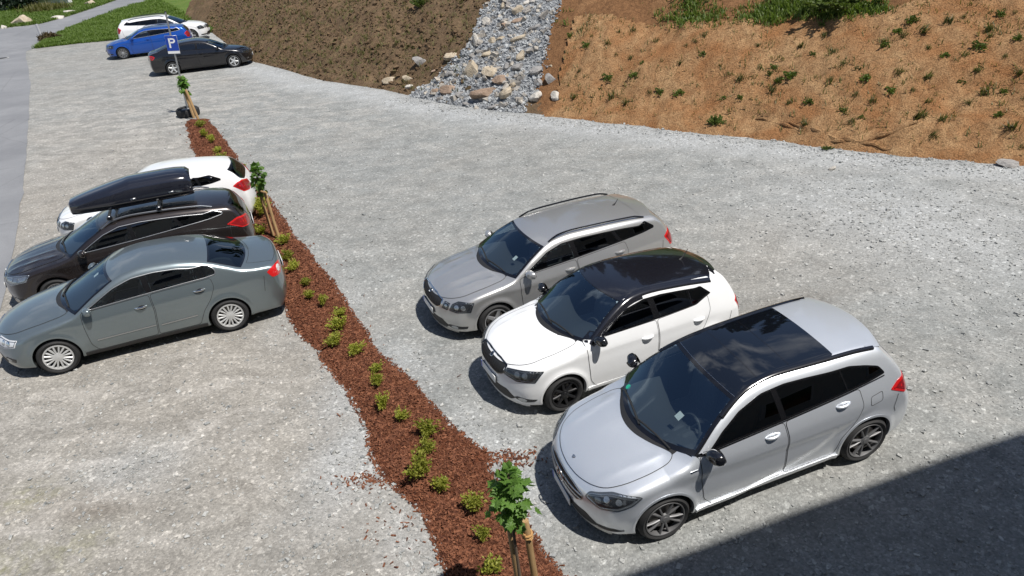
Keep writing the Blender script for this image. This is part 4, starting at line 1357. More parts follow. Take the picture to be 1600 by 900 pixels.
# green-grey saloon
P_SALOON = paint('green grey metallic paint', (.195, .235, .252), metal=.65, rough=.28, flake=.10)
SPEC_SALOON = dict(L=4.765, hw=.91, r=.316, ax=(.945, 3.654), paint=P_SALOON, make=make_std, vox=.026,
    top=[(-.4, .54), (0.0, .68), (.08, .735), (.22, .80), (.55, .895), (.90, .955), (1.05, .975), (1.12, .995), (1.3, 1.08), (1.6, 1.225), (1.93, 1.365), (2.2, 1.435), (2.55, 1.472), (2.95, 1.465), (3.3, 1.425), (3.6, 1.355), (3.95, 1.225), (4.20, 1.13), (4.38, 1.10), (4.65, 1.075), (4.75, 1.05), (5.1, .9)],
    topk=[(0, .25), (.5, .30), (1.1, .38), (1.9, .26), (2.4, 0), (3.2, -.08), (3.7, -.20), (4.3, -.30), (4.8, -.30)],
    crown=[(0, .07), (.6, .09), (1.1, .08), (1.7, .06), (2.2, .09), (3.4, .10), (4.1, .05), (4.7, .06)],
    plan=[(0, .81), (.4, .87), (.9, .905), (1.5, .91), (2.9, .91), (3.6, .908), (4.2, .885), (4.765, .82)],
    sidep=BASE_SIDE,
    belt=[(0, .80), (.5, .86), (1.0, .93), (1.45, .97), (2.5, 1.04), (3.5, 1.085), (4.1, 1.06), (4.7, 1.03)],
    gy=[(0, .92), (.9, .89), (1.4, .845), (2.2, .84), (3.2, .835), (3.8, .83), (4.2, .84), (4.7, .80)],
    tumble=.36, gcurve=.42,
    front=[(.1, .14), (.2, .05), (.32, .015), (.45, 0), (.58, .010), (.67, .025), (.76, .085), (.95, .35), (1.1, .6)],
    rear=[(.1, 4.62), (.22, 4.70), (.40, 4.755), (.55, 4.765), (.75, 4.745), (.95, 4.72), (1.05, 4.70), (1.15, 4.62), (1.3, 4.4)],
    fbow=(.46, 2.2), rbow=(.20, 3.0), krear=.05,
    kts=[(0, .13), (.5, .10), (1.0, .08), (1.3, .045), (1.9, .06), (3.2, .08), (3.8, .06), (4.3, .07), (4.7, .07)],
    crease=[([(.7, .78), (1.4, .82), (2.5, .855), (4.5, .93)], .014, .16, 1)],
    P=dict(ws=(1.12, 1.92, .38, .26), cowl_y=.64,
        hood=[(.10, 0), (.12, .22), (.20, .42), (.33, .58), (.48, .675), (.85, .715), (1.14, .70), (1.26, .655), (1.22, .55), (1.10, .33), (1.06, .16), (1.045, 0)],
        tip=(1.47, .985), dlo_x=[1.62, 1.80, 2.0, 2.3, 2.65, 3.0, 3.25], dlo_d=[.075, .08, .085, .088, .09, .092, .095],
        dlo_r=[(3.48, 1.30), (3.60, 1.20), (3.60, 1.12)],
        fd=[(1.45, .965), (2.50, 1.03), (2.52, .75), (2.47, .29), (1.55, .27), (1.47, .40), (1.45, .70)],
        rd=[(2.52, 1.03), (3.50, 1.075), (3.52, .92), (3.42, .72), (3.27, .53), (3.20, .38), (3.16, .29), (2.49, .29), (2.54, .75)],
        pillars=[(2.53, 2.48, .09), (3.30, 3.22, .02)], glass=[M['glass_side'], M['glass_side'], M['glass_side']], dlo_rnd=.05,
        dlo_trim=M['satin'], handles=[(2.34, .865), (3.28, .925)], handle_mat=M['chrome'], mirror=(1.58, 1.03), mirror_size=.85,
        strip=(.46, 0, 3.15), rim=(rim_cover, .228, RIM_BRIGHT),
        grille=[(-.36, .735), (-.34, .56), (-.22, .50), (.22, .50), (.34, .56), (.36, .735), (.15, .745), (-.15, .745)], emblem=('F', 0, .66, .06),
        intake=[(-.60, .32), (-.52, .245), (.52, .245), (.60, .32), (.45, .42), (-.45, .42)],
        fog=[('F', -.56, .36), ('F', -.66, .32), ('S', .34, .33), ('S', .36, .40), ('F', -.62, .41)],
        lamps=[[('F', -.44, .60), ('F', -.47, .735), ('T', .36, -.71), ('S', .485, .735), ('S', .42, .625), ('F', -.66, .57)]], lamp_mat=M['lens_white'], proj_mat=M['chrome'], plate_z=.44,
        tail=[('S', 4.42, .95), ('S', 4.50, 1.0), ('R', -.70, 1.02), ('R', -.50, 1.0), ('R', -.49, .90), ('R', -.66, .82), ('S', 4.50, .84)],
        tail_core=(.03, .0, .075, .06), bumper_seam=[(4.36, .90), (4.32, .62)],
        back_screen=(3.56, 4.18, -.10, -.28), lid_y=.60, lid_x=4.68, rear_glass=M['glass_side'], rplate_z=.80, sill_mat=M['black_plastic'], slip=(1.75, -.10), seat_z=.97))
# ------------------------------------------------------------------ further cars: variants of the outlines above
def variant(base, **kw):
    s = dict(base); s['P'] = dict(base['P'])
    for k, v in kw.pop('P', {}).items(): s['P'][k] = v
    s.update(kw); return s

def shift(pts, dx, x0):
    """move the points behind x0 by dx along the car"""
    return [(x + dx if x > x0 else x, *r) for x, *r in pts]

M_BOX = simple('gloss black box plastic', (.012, .013, .020), .12, coat=1.0)
P_BROWN = paint('dark brown metallic paint', (.030, .024, .023), metal=.5, rough=.26, flake=.05, dirt=.05)
SPEC_BROWN = variant(SPEC_ESTATE, paint=P_BROWN, L=4.76, ax=(.95, 3.68), vox=.028,
    rear=[(z, x + .09) for z, x in SPEC_ESTATE['rear']],
    top=[(-.4, .56), (0.0, .70), (.07, .75), (.20, .80), (.50, .89), (.85, .955), (1.03, .985), (1.12, 1.005), (1.27, 1.075), (1.62, 1.24), (1.95, 1.37), (2.2, 1.435), (2.6, 1.47), (3.2, 1.46), (3.8, 1.42), (4.3, 1.36), (4.9, 1.24)],
    P=dict(dlo_trim=M['satin'], handle_mat=P_BROWN, tail=[('S', 4.24, .985), ('S', 4.46, 1.075), ('R', -.66, 1.06), ('R', -.46, 1.02), ('R', -.48, .90), ('R', -.66, .84), ('S', 4.52, .86)],
        rim=(rim_many, .222, RIM_SILVER), lamp_mat=M['lamp_body'], dlo_r=[(4.05, 1.295), (4.22, 1.225), (4.20, 1.195)],
        grille=[(-.40, .73), (-.38, .58), (-.26, .53), (.26, .53), (.38, .58), (.40, .73), (.15, .745), (-.15, .745)], emblem=('F', 0, .68, .05),
        lamps=[[('F', -.50, .64), ('F', -.52, .72), ('T', .36, -.70), ('S', .62, .80), ('S', .52, .68), ('F', -.70, .60)]],
        mirror_mat=P_BROWN, rails=(2.0, 4.05), rail_mat=M['satin'], slip=None, glass=[M['glass_side'], M['glass_side'], M['glass_dark']],
        spoiler=(4.05, 4.44, .40, .56, None), antenna=None))

P_WHITE2 = paint('bright white paint', (.80, .80, .80), rough=.35, dirt=.04)
_w = -.24
SPEC_WHITE2 = variant(SPEC_ESTATE, paint=P_WHITE2, L=4.427, ax=(.90, 3.56), vox=.03,
    rear=[(.1, 4.28), (.22, 4.36), (.40, 4.42), (.55, 4.427), (.75, 4.41), (.90, 4.37), (1.05, 4.28), (1.2, 4.14), (1.36, 3.98), (1.5, 3.85)],
    top=[(-.4, .58), (0.0, .715), (.07, .765), (.20, .815), (.50, .90), (.85, .96), (1.03, .985), (1.10, 1.005), (1.25, 1.075), (1.6, 1.24), (1.92, 1.37), (2.2, 1.44), (2.6, 1.475), (3.1, 1.455), (3.6, 1.40), (3.95, 1.34), (4.5, 1.2)],
    P=dict(rails=None, sill_mat=P_WHITE2, slip=None, antenna=None, dlo_x=[1.62, 1.78, 2.0, 2.3, 2.7, 3.0, 3.3], dlo_d=[.075, .08, .08, .08, .085, .09, .10],
        dlo_r=[(3.55, 1.31), (3.78, 1.20), (3.78, 1.165)], tail=[('S', 4.00, .99), ('S', 4.12, 1.06), ('R', -.66, 1.06), ('R', -.38, .98), ('R', -.42, .84), ('R', -.66, .80), ('S', 4.22, .83)],
        rear_screen=[(-.56, 1.31), (-.66, 1.10), (-.50, 1.03), (.50, 1.03), (.66, 1.10), (.56, 1.31)], spoiler=(3.70, 4.02, .40, .56, None),
        pillars=[(2.54, 2.48, .085), (3.36, 3.22, .05)], bumper_seam=None,
        rd=[(2.52, 1.03), (3.42, 1.09), (3.48, .92), (3.38, .72), (3.24, .53), (3.16, .38), (3.12, .29), (2.53, .29), (2.55, .75)], handles=[(2.37, .90), (3.30, .95)]))

P_NAVY = paint('black metallic paint', (.010, .010, .013), metal=.3, rough=.22, flake=.03, dirt=.03)
SPEC_LIFT = variant(SPEC_SALOON, paint=P_NAVY, L=4.82, ax=(.93, 3.77), vox=.034,
    rear=[(z, x + .07) for z, x in SPEC_SALOON['rear']],
    top=SPEC_SALOON['top'][:14] + [(3.3, 1.435), (3.7, 1.37), (4.1, 1.26), (4.45, 1.15), (4.68, 1.10), (4.80, 1.06), (5.1, .9)],
    P=dict(detail=False, back_screen=(3.66, 4.42, -.10, -.24), lid_x=4.76, dlo_trim=None, strip=None, handle_mat=P_NAVY, lamp_mat=M['lamp_dark'],
        rim=(rim_five_pair, .222, RIM_BRIGHT), tail_core=None, tail=[('S', 4.44, .92), ('S', 4.54, .98), ('R', -.70, 1.0), ('R', -.42, .98), ('R', -.44, .84), ('R', -.66, .80), ('S', 4.56, .80)],
        dlo_r=[(3.62, 1.28), (3.86, 1.16), (3.84, 1.12)], slip=None, rplate_z=.74,
        rd=[(2.52, 1.03), (3.58, 1.08), (3.60, .92), (3.52, .72), (3.38, .53), (3.32, .38), (3.28, .29), (2.49, .29), (2.54, .75)], handles=[(2.34, .865), (3.36, .925)]))

P_BLUE = paint('bright blue metallic paint', (.008, .085, .42), metal=.45, rough=.24, flake=.05, dirt=.03)
SPEC_BLUE = variant(SPEC_ESTATE, paint=P_BLUE, vox=.034, P=dict(detail=False, slip=None, antenna=None, dlo_trim=M['satin'], rail_mat=M['satin'], rim=(rim_many, .225, RIM_SILVER), sill_mat=P_BLUE))
P_WHITE3 = paint('clean white paint', (.80, .80, .80), rough=.35, dirt=.03)
SPEC_SUV = variant(SPEC_ESTATE, paint=P_WHITE3, vox=.034, P=dict(detail=False, slip=None, antenna=None, sill_mat=M['black_plastic'], rim=(rim_five_pair, .222, RIM_SILVER), rails=(2.1, 3.9)))

def make_roof_box(root_car, c):
    """long roof box on two bars, standing on the brown estate"""
    r = empty('roof_box'); tag(r, 'glossy black roof box carried on the dark brown estate', 'roof box')
    L, Wd, Hh = 2.30, .86, .50
    n = 36; V = []; F = []; nu = 24
    for i in range(n + 1):
        t = i / n; x = -L / 2 + L * t
        w = Wd / 2 * (min(1, .58 + .95 * t ** .8) if t < .4 else 1) * (1 - .10 * max(0, (t - .85) / .15) ** 2)
        w *= math.sqrt(max(0, 1 - max(0, (.05 - t) / .05) ** 2)) if t < .05 else 1
        top = Hh * (.46 + .54 * min(1, (t / .50)) ** .75) * (1 - .10 * max(0, (t - .8) / .2) ** 2)
        if t > .985: w *= .94; top *= .90
        if t < .02: w *= .8; top *= .75
        for k in range(nu):
            th = 2 * PI * k / nu
            sg = lambda v, p: math.copysign(abs(v) ** p, v)
            cy, cz = sg(math.cos(th), .45), sg(math.sin(th), .55)
            V.append((x, w * cy, (.12 + (top - .12) * cz * (1 - .10 * cy * cy)) if cz > 0 else .12 + .12 * cz))
    for i in range(n):
        for k in range(nu): F.append((i * nu + k, i * nu + (k + 1) % nu, (i + 1) * nu + (k + 1) % nu, (i + 1) * nu + k))
    F.append(tuple(range(nu))[::-1]); F.append(tuple(n * nu + k for k in range(nu)))
    F = [f[::-1] for f in F]
    mb = MB(); mb.add(V, F); mb.build('shell', M_BOX, r, auto=35)
    mb = MB()
    pts = [(-L / 2 + L * t, -(Wd / 2 * (min(1, .58 + .95 * t ** .8) if t < .4 else 1)) - .003, .125) for t in np.linspace(.06, .97, 20)]
    mb.tube(pts, .010, 6); mb.build('lid_joint', M['seam'], r)
    for x in (.05, .75):
        mb = MB(); mb.box((x, -Wd / 2 - .006, .17), (.10, .012, .035), .004); mb.build('lock', M['satin'], r)
    for x in (-.45, .45):
        mb = MB(); mb.box((x, 0, -.055), (.055, 1.10, .028), .008); b = mb.build('roof_bar', M['satin'], r)
        for y in (-.52, .52):
            mb = MB(); mb.box((x, y, -.085), (.10, .07, .085), .02); mb.build('bar_foot', M['gloss_black'], b)
    return r

CARS = [
 (SPEC_SILVER, (1.271, 6.609, .291, .001, .065, .048), 1, 'silver hatchback with a dark glass roof and black mirrors, nearest the building shadow'),
 (SPEC_WHITE, (.312, 8.948, .384, -.008, -.001, -.009), 1, 'white hatchback with a glossy black roof and black wheels'),
 (SPEC_ESTATE, (-.632, 11.379, .377, -.136, .01, .02), 1, 'warm grey estate car with black roof rails behind the black-roofed white hatchback'),
 (SPEC_SALOON, (-7.863, 10.912, .394, .087, -.017, -.004), 1, 'green grey saloon with chrome window trim and pale wheel covers'),
 (SPEC_BROWN, (-9.08, 13.32, .365, .06, 0, 0), 1, 'dark brown estate car carrying a black roof box'),
 (SPEC_WHITE2, (-9.55, 16.1, .28, .03, 0, 0), 1, 'all white hatchback half hidden behind the car with the roof box'),
 (SPEC_LIFT, (-13.15, 38.1, 3.428, -.008, 0.0, 0.0), 1, 'black liftback saloon parked behind the parking sign'),
 (SPEC_BLUE, (-21.0, 43.35, .29, 0, 0, 0), 1, 'bright blue estate car between the black and the white car at the far end'),
 (SPEC_SUV, (-18.95, 48.1, 3.40, 0, 0, 0), 1.12, 'white estate car on the far grass edge, partly behind the blue one'),
]
def park_all(skip=()):
    for i, (sp, pl, sc, lab) in enumerate(CARS):
        if i in skip: continue
        r_, c_ = build_car(sp, (0, 0, 0), 0, lab)
        place_car(r_, c_, *pl)
        if sc != 1: r_.matrix_world = r_.matrix_world @ Matrix.Diagonal((sc, sc, sc, 1))
        if sp is SPEC_BROWN:
            bx = make_roof_box(r_, c_)
            q = c_.pt('T', 2.75, 0)
            bx.matrix_world = r_.matrix_world @ Matrix.Translation((2.65 - c_.cx, -.10, q[2] + .135))
# ------------------------------------------------------------------ lie of the land
def hash2(ix, iy, seed):
    h = (ix * 374761393 + iy * 668265263 + seed * 974634777) & 0x7fffffff
    h = ((h ^ (h >> 13)) * 1274126177) & 0x7fffffff
    return ((h ^ (h >> 16)) & 0xffff) / 65535.0

def vnoise(x, y, seed=0):
    x = np.asarray(x, float); y = np.asarray(y, float)
    ix = np.floor(x).astype(np.int64); iy = np.floor(y).astype(np.int64)
    fx = x - ix; fy = y - iy
    fx = fx * fx * (3 - 2 * fx); fy = fy * fy * (3 - 2 * fy)
    a, b = hash2(ix, iy, seed), hash2(ix + 1, iy, seed)
    c, d = hash2(ix, iy + 1, seed), hash2(ix + 1, iy + 1, seed)
    return (a * (1 - fx) + b * fx) * (1 - fy) + (c * (1 - fx) + d * fx) * fy

def fbm(x, y, seed=0, n=4):
    r = 0; a = .5
    for i in range(n): r = r + a * vnoise(x * 2 ** i, y * 2 ** i, seed + i * 17); a *= .5
    return r - .47

# contact patches of the wheels fix the slight unevenness of the yard: front axle x, y, heading, height, slope x, slope y, wheelbase
STANDS = [(1.271, 6.609, .291, .001, .065, .048, 2.70), (.312, 8.948, .384, -.008, -.001, -.009, 2.47), (-.632, 11.379, .377, -.136, .01, .02, 2.69),
          (-7.863, 10.912, .394, .087, -.017, -.004, 2.71), (-9.08, 13.32, .365, .06, 0, 0, 2.73), (-9.55, 16.1, .28, .03, 0, 0, 2.66)]
_pts = []
for X, Y, yw, dz, gx, gy, wbs in STANDS:
    ex = np.array([np.cos(yw), np.sin(yw)]); ey = np.array([-np.sin(yw), np.cos(yw)])
    for a in (0, wbs):
        for b in (-.78, .78):
            q = ex * a + ey * b; _pts.append((X + q[0], Y + q[1], dz + gx * q[0] + gy * q[1]))
_pts = np.array(_pts)
_D = np.hypot(_pts[:, None, 0] - _pts[None, :, 0], _pts[:, None, 1] - _pts[None, :, 1])
_W = np.linalg.solve(np.exp(-(_D / 2.6) ** 2) + .02 * np.eye(len(_pts)), _pts[:, 2])
def ground_z(x, y):
    x = np.asarray(x, float); y = np.asarray(y, float)
    r = np.zeros(np.broadcast(x, y).shape)
    for (px, py, _), w in zip(_pts, _W): r = r + w * np.exp(-((x - px) ** 2 + (y - py) ** 2) / 6.76)
    return r

TOE = np.array([(-60, 120), (-38, 86), (-25.5, 63), (-18.64, 50.88), (-16.77, 47.05), (-12.63, 38.79), (-10.71, 36.45), (-7.74, 32.56), (-4.55, 29.67), (-3.11, 27.91), (-1.81, 26.52), (.48, 24.65), (2.53, 23.23),
    (4.38, 21.94), (6.03, 20.65), (7.6, 19.61), (8.85, 18.55), (10.11, 17.6), (11.37, 16.85), (12.52, 16.11), (16.5, 13.6), (30, 6)])
def toe_d(x, y):
    """signed distance from the foot of the bank (positive uphill) and distance along it"""
    x = np.asarray(x, float); y = np.asarray(y, float)
    best = np.full(x.shape, 1e9); sg = np.ones(x.shape); al = np.zeros(x.shape); acc = 0
    for (ax, ay), (bx, by) in zip(TOE[:-1], TOE[1:]):
        dx, dy = bx - ax, by - ay; L2 = dx * dx + dy * dy; L = L2 ** .5
        t = np.clip(((x - ax) * dx + (y - ay) * dy) / L2, 0, 1)
        d = np.hypot(x - ax - t * dx, y - ay - t * dy)
        s = np.sign(dx * (y - ay) - dy * (x - ax))
        m = d < best
        best = np.where(m, d, best); sg = np.where(m, s, sg); al = np.where(m, acc + t * L, al); acc += L
    return best * sg, al

def bank_h(x, y):
    """height of the cut bank and the hill above it"""
    d, s = toe_d(x, y)
    dp = np.maximum(d, 0)
    prof = .62 * dp + .12 * np.minimum(dp, 2.5) - .10 * (1 - np.exp(-dp / .5)) * .6
    prof = np.where(dp > 9, .62 * 9 + .3 - .06 + .36 * (dp - 9), prof)
    prof = np.where(d < 0, .9 * d, prof)
    left = np.clip((2.0 - x) / 3.0, 0, 1)
    am = np.clip(dp / .7, 0, 1)
    n = fbm(x * .55, y * .55, 3) * .55 + fbm(x * 1.9, y * 1.9, 8) * (.12 + .26 * left) + fbm(x * 5.5, y * 5.5, 12, 3) * (.04 + .16 * left)
    wob = fbm(x * .9, y * .9, 31) * .25
    # folds of the slipped net at the foot on the right
    n = n + .10 * np.exp(-((d - .55 - .35 * np.sin(s * 1.1)) / .16) ** 2) * np.clip((x - 6.5) / 1.5, 0, 1)
    return ground_z(x, y) + prof + am * n + np.where(d < .7, wob * .2 * np.clip(1 - np.abs(d) / .7, 0, 1), 0)

MULCH_L = [(-11.66, 26.98), (-9.95, 23.0), (-8.37, 19.7), (-6.35, 15.9), (-5.2, 13.75), (-4.42, 12.25), (-4.1, 11.53), (-3.79, 10.93), (-3.17, 10.04), (-2.63, 9.0), (-2.21, 8.12), (-1.98, 7.43), (-1.67, 6.91), (-1.31, 6.44), (-1.05, 5.92), (-.95, 5.46), (-.75, 4.6), (-.55, 3.6), (-.4, 2.6)]
MULCH_R = [(-10.75, 26.75), (-9.25, 23.88), (-7.18, 19.64), (-5.98, 17.45), (-4.9, 15.25), (-3.95, 13.46), (-3.07, 11.72), (-2.34, 10.21), (-1.72, 9.3), (-1.26, 8.43), (-1.01, 7.97), (-.80, 7.68), (-.47, 7.34), (-.50, 7.08), (-.21, 6.43), (.06, 5.81), (.27, 5.35), (.55, 4.6), (.85, 3.6), (1.1, 2.6)]
def mulch_edges(y):
    l = np.array(sorted((b, a) for a, b in MULCH_L)); r = np.array(sorted((b, a) for a, b in MULCH_R))
    wob = fbm(y * 1.7, y * 0 + 3.3, 5) * .22; wob2 = fbm(y * 2.1, y * 0 + 9.1, 6) * .15
    return np.interp(y, l[:, 0], l[:, 1]) + wob, np.interp(y, r[:, 0], r[:, 1]) + wob2
def mulch_in(x, y):
    """>0 inside the planted strip: distance to its nearest edge"""
    a, b = mulch_edges(np.asarray(y, float))
    return np.minimum(np.asarray(x) - a, b - np.asarray(x)) * .85

ROAD_R = [(-30.6, 51.6), (-29.95, 50.3), (-29.7, 48.6), (-29.07, 47.34), (-23.21, 37.33), (-18.05, 27.88), (-13.89, 20.1), (-11.58, 15.62), (-10.38, 13.14), (-9.35, 10.9), (-7.6, 7.0), (-6.2, 3.5), (-5.0, 0), (-3.0, -6)]
# ------------------------------------------------------------------ materials of the place
def fastmesh(name, V, F, mat, smooth=False):
    """many equal-sized faces, numpy arrays straight into the mesh"""
    me = bpy.data.meshes.new(name)
    V = np.ascontiguousarray(V, np.float32); F = np.ascontiguousarray(F, np.int32)
    n, k = F.shape
    me.vertices.add(len(V)); me.vertices.foreach_set('co', V.ravel())
    me.loops.add(n * k); me.loops.foreach_set('vertex_index', F.ravel())
    me.polygons.add(n); me.polygons.foreach_set('loop_start', np.arange(n, dtype=np.int32) * k)
    me.polygons.foreach_set('use_smooth', np.full(n, smooth))
    me.update(calc_edges=True)
    me.materials.append(mat)
    return me

def rotmats(n, tilt=None):
    """random rotations; with tilt only a limited lean from the horizontal"""
    if tilt is None:
        q = rng.normal(size=(n, 4)); q /= np.linalg.norm(q, axis=1, keepdims=True)
    else:
        a = rng.uniform(0, 2 * PI, n); b = rng.normal(0, tilt, n); c = rng.normal(0, tilt, n)
        qa = np.stack([np.cos(a / 2), 0 * a, 0 * a, np.sin(a / 2)], 1)
        qb = np.stack([np.ones(n), b / 2, c / 2, 0 * a], 1); qb /= np.linalg.norm(qb, axis=1, keepdims=True)
        w1, x1, y1, z1 = qb.T; w2, x2, y2, z2 = qa.T
        q = np.stack([w1 * w2 - x1 * x2 - y1 * y2 - z1 * z2, w1 * x2 + x1 * w2 + y1 * z2 - z1 * y2, w1 * y2 - x1 * z2 + y1 * w2 + z1 * x2, w1 * z2 + x1 * y2 - y1 * x2 + z1 * w2], 1)
    w, x, y, z = q.T
    return np.stack([np.stack([1 - 2 * (y * y + z * z), 2 * (x * y - z * w), 2 * (x * z + y * w)], 1),
                     np.stack([2 * (x * y + z * w), 1 - 2 * (x * x + z * z), 2 * (y * z - x * w)], 1),
                     np.stack([2 * (x * z - y * w), 2 * (y * z + x * w), 1 - 2 * (x * x + y * y)], 1)], 1)

CUBE_V = np.array([(-1, -1, -1), (1, -1, -1), (1, 1, -1), (-1, 1, -1), (-1, -1, 1), (1, -1, 1), (1, 1, 1), (-1, 1, 1)], float) * .5
CUBE_F = np.array([(0, 3, 2, 1), (4, 5, 6, 7), (0, 1, 5, 4), (1, 2, 6, 5), (2, 3, 7, 6), (3, 0, 4, 7)])
def scatter_blocks(name, P, S, mat, tilt=.5, jitter=.28, kind='stuff'):
    n = len(P)
    B = CUBE_V[None] * (1 + rng.uniform(-jitter, jitter, (n, 8, 1))) + rng.uniform(-jitter, jitter, (n, 8, 3)) * .35
    B = B * S[:, None, :]
    V = np.einsum('nij,nkj->nki', rotmats(n, tilt), B) + P[:, None, :]
    F = CUBE_F[None] + (np.arange(n) * 8)[:, None, None]
    o = link(name, fastmesh(name, V.reshape(-1, 3), F.reshape(-1, 4), mat))
    if kind: o['kind'] = kind
    return o

def gravel_mat(name, attr=True):
    n = NM(name); v = n.pos()
    if attr:
        at = n.new('ShaderNodeVertexColor'); at.layer_name = 'zone'
        sp = n.new('ShaderNodeSeparateColor'); n.link(at.outputs['Color'], sp.inputs[0])
        warm, coarse, dust = sp.outputs[0], sp.outputs[1], sp.outputs[2]
    else: warm = coarse = dust = None
    big = n.noise(v, .35, 5, .6, .6); mid = n.noise(v, 1.6, 6, .62, .4); fine = n.noise(v, 14, 5, .65)
    tr = n.pos((.9, 1.7, 1)); streak = n.noise(tr, 1.1, 7, .66, 1.2)
    g_ = n.new('ShaderNodeNewGeometry'); mp_ = n.new('ShaderNodeMapping'); mp_.inputs['Rotation'].default_value = (0, 0, R(47)); mp_.inputs['Scale'].default_value = (.16, 1.5, 1)
    n.link(g_.outputs['Position'], mp_.inputs['Vector']); lane = n.noise(mp_.outputs['Vector'], 1.0, 5, .55, .8)
    grey = n.mix(n.ramp(mid, [(.30, 0), (.70, 1)]), (.185, .193, .189), (.280, .287, .280))
    col = grey
    if attr:
        brown = n.mix(n.ramp(mid, [(.28, 0), (.72, 1)]), (.212, .199, .178), (.318, .300, .270))
        w = n.math('ADD', warm, n.math('MULTIPLY', n.math('SUBTRACT', big, .5), 1.1), clamp=True)
        col = n.mix(w, grey, brown)
        dd = n.math('MULTIPLY', dust, n.ramp(streak, [(.46, 0), (.64, 1)]), clamp=True)
        col = n.mix(n.math('MULTIPLY', dd, .72), col, (.42, .40, .37))
        cc = n.math('ADD', coarse, n.math('MULTIPLY', n.math('SUBTRACT', mid, .5), n.math('MULTIPLY', coarse, 1.6)), clamp=True)
        col = n.mix(n.math('MULTIPLY', cc, .8), col, (.36, .372, .376))
    col = n.mix(1.0, col, n.ramp(lane, [(.30, .93), (.50, 1.0), (.70, 1.06)]), 'MULTIPLY')
    if attr:
        mo = n.new('ShaderNodeVertexColor'); mo.layer_name = 'moss'
        ms = n.new('ShaderNodeSeparateColor'); n.link(mo.outputs['Color'], ms.inputs[0])
        col = n.mix(n.math('MULTIPLY', ms.outputs[0], n.ramp(n.noise(v, 5, 5, .65), [(.40, 0), (.60, 1)])), col, (.16, .16, .055))
        col = n.mix(n.math('MULTIPLY', ms.outputs[1], .6), col, (.15, .125, .10))
    # separate little stones
    t1 = n.new('ShaderNodeTexVoronoi'); t1.inputs['Scale'].default_value = 44; n.link(v, t1.inputs['Vector'])
    t2 = n.new('ShaderNodeTexVoronoi'); t2.inputs['Scale'].default_value = 19; n.link(v, t2.inputs['Vector'])
    s1 = n.new('ShaderNodeSeparateColor'); n.link(t1.outputs['Color'], s1.inputs[0])
    s2 = n.new('ShaderNodeSeparateColor'); n.link(t2.outputs['Color'], s2.inputs[0])
    k1 = n.ramp(s1.outputs[0], [(0, .76), (.5, .98), (.85, 1.08), (1, 1.38)])
    col = n.mix(1.0, col, k1, 'MULTIPLY')
    k2 = n.ramp(s2.outputs[1], [(0, .88), (.25, 1.0), (.93, 1.0), (.96, 1.3), (1, 1.5)])
    col = n.mix(1.0, col, k2, 'MULTIPLY')
    k3 = n.ramp(fine, [(.25, .86), (.75, 1.13)]); col = n.mix(1.0, col, k3, 'MULTIPLY')
    h = n.math('ADD', n.math('MULTIPLY', t1.outputs['Distance'], -.8), n.math('MULTIPLY', fine, .9))
    nb = n.bump(h, .40, .02)
    nb = n.bump(mid, .35, .12, nb)
    return n.done(n.bsdf(col, .9, normal=nb, spec=.25))

def stone_mat(name, a, b, scale=9, vary=.5):
    n = NM(name); v = n.pos()
    t = n.new('ShaderNodeTexVoronoi'); t.inputs['Scale'].default_value = scale; n.link(v, t.inputs['Vector'])
    s = n.new('ShaderNodeSeparateColor'); n.link(t.outputs['Color'], s.inputs[0])
    f = n.noise(v, scale * 3, 5, .6)
    c = n.mix(s.outputs[0], a, b)
    c = n.mix(1.0, c, n.ramp(f, [(.2, 1 - vary), (.8, 1 + vary * .5)]), 'MULTIPLY')
    return n.done(n.bsdf(c, .85, normal=n.bump(f, .4, .02), spec=.3))

def soil_mat(name, red, dark, pale, grass=0.0):
    n = NM(name); v = n.pos()
    a = n.noise(v, 1.1, 7, .65, .5); b = n.noise(v, 7, 7, .68, .3); f = n.noise(v, 34, 4, .6)
    c = n.mix(n.ramp(b, [(.30, 0), (.68, 1)]), dark, red)
    c = n.mix(n.ramp(a, [(.52, 0), (.72, .7)]), c, pale)
    c = n.mix(1.0, c, n.ramp(f, [(.2, .6), (.8, 1.35)]), 'MULTIPLY')
    if grass:
        g = n.ramp(n.noise(n.pos((1.0, 1.0, 1.4)), 3.2, 6, .7), [(.55, 0), (.70, grass)])
        c = n.mix(g, c, (.10, .115, .035))
    h = n.math('ADD', b, n.math('MULTIPLY', f, .4))
    return n.done(n.bsdf(c, .95, normal=n.bump(h, .9, .09), spec=.15))

def leaf_mat(name, c1, c2, trans=.35):
    n = NM(name); v = n.coord('Object')
    t = n.new('ShaderNodeTexVoronoi'); t.inputs['Scale'].default_value = 22; n.link(v, t.inputs['Vector'])
    s = n.new('ShaderNodeSeparateColor'); n.link(t.outputs['Color'], s.inputs[0])
    oi = n.new('ShaderNodeObjectInfo')
    c = n.mix(s.outputs[0], c1, c2)
    c = n.mix(1.0, c, n.ramp(oi.outputs['Random'], [(0, .78), (1, 1.2)]), 'MULTIPLY')
    b = n.bsdf(c, .5, spec=.35)
    tl = n.new('ShaderNodeBsdfTranslucent'); n.link(n.mix(1.0, c, (1.1, 1.25, .5), 'MULTIPLY'), tl.inputs['Color'])
    m = n.new('ShaderNodeMixShader'); m.inputs[0].default_value = trans
    n.link(b.outputs[0], m.inputs[1]); n.link(tl.outputs[0], m.inputs[2])
    return n.done(m.outputs[0])

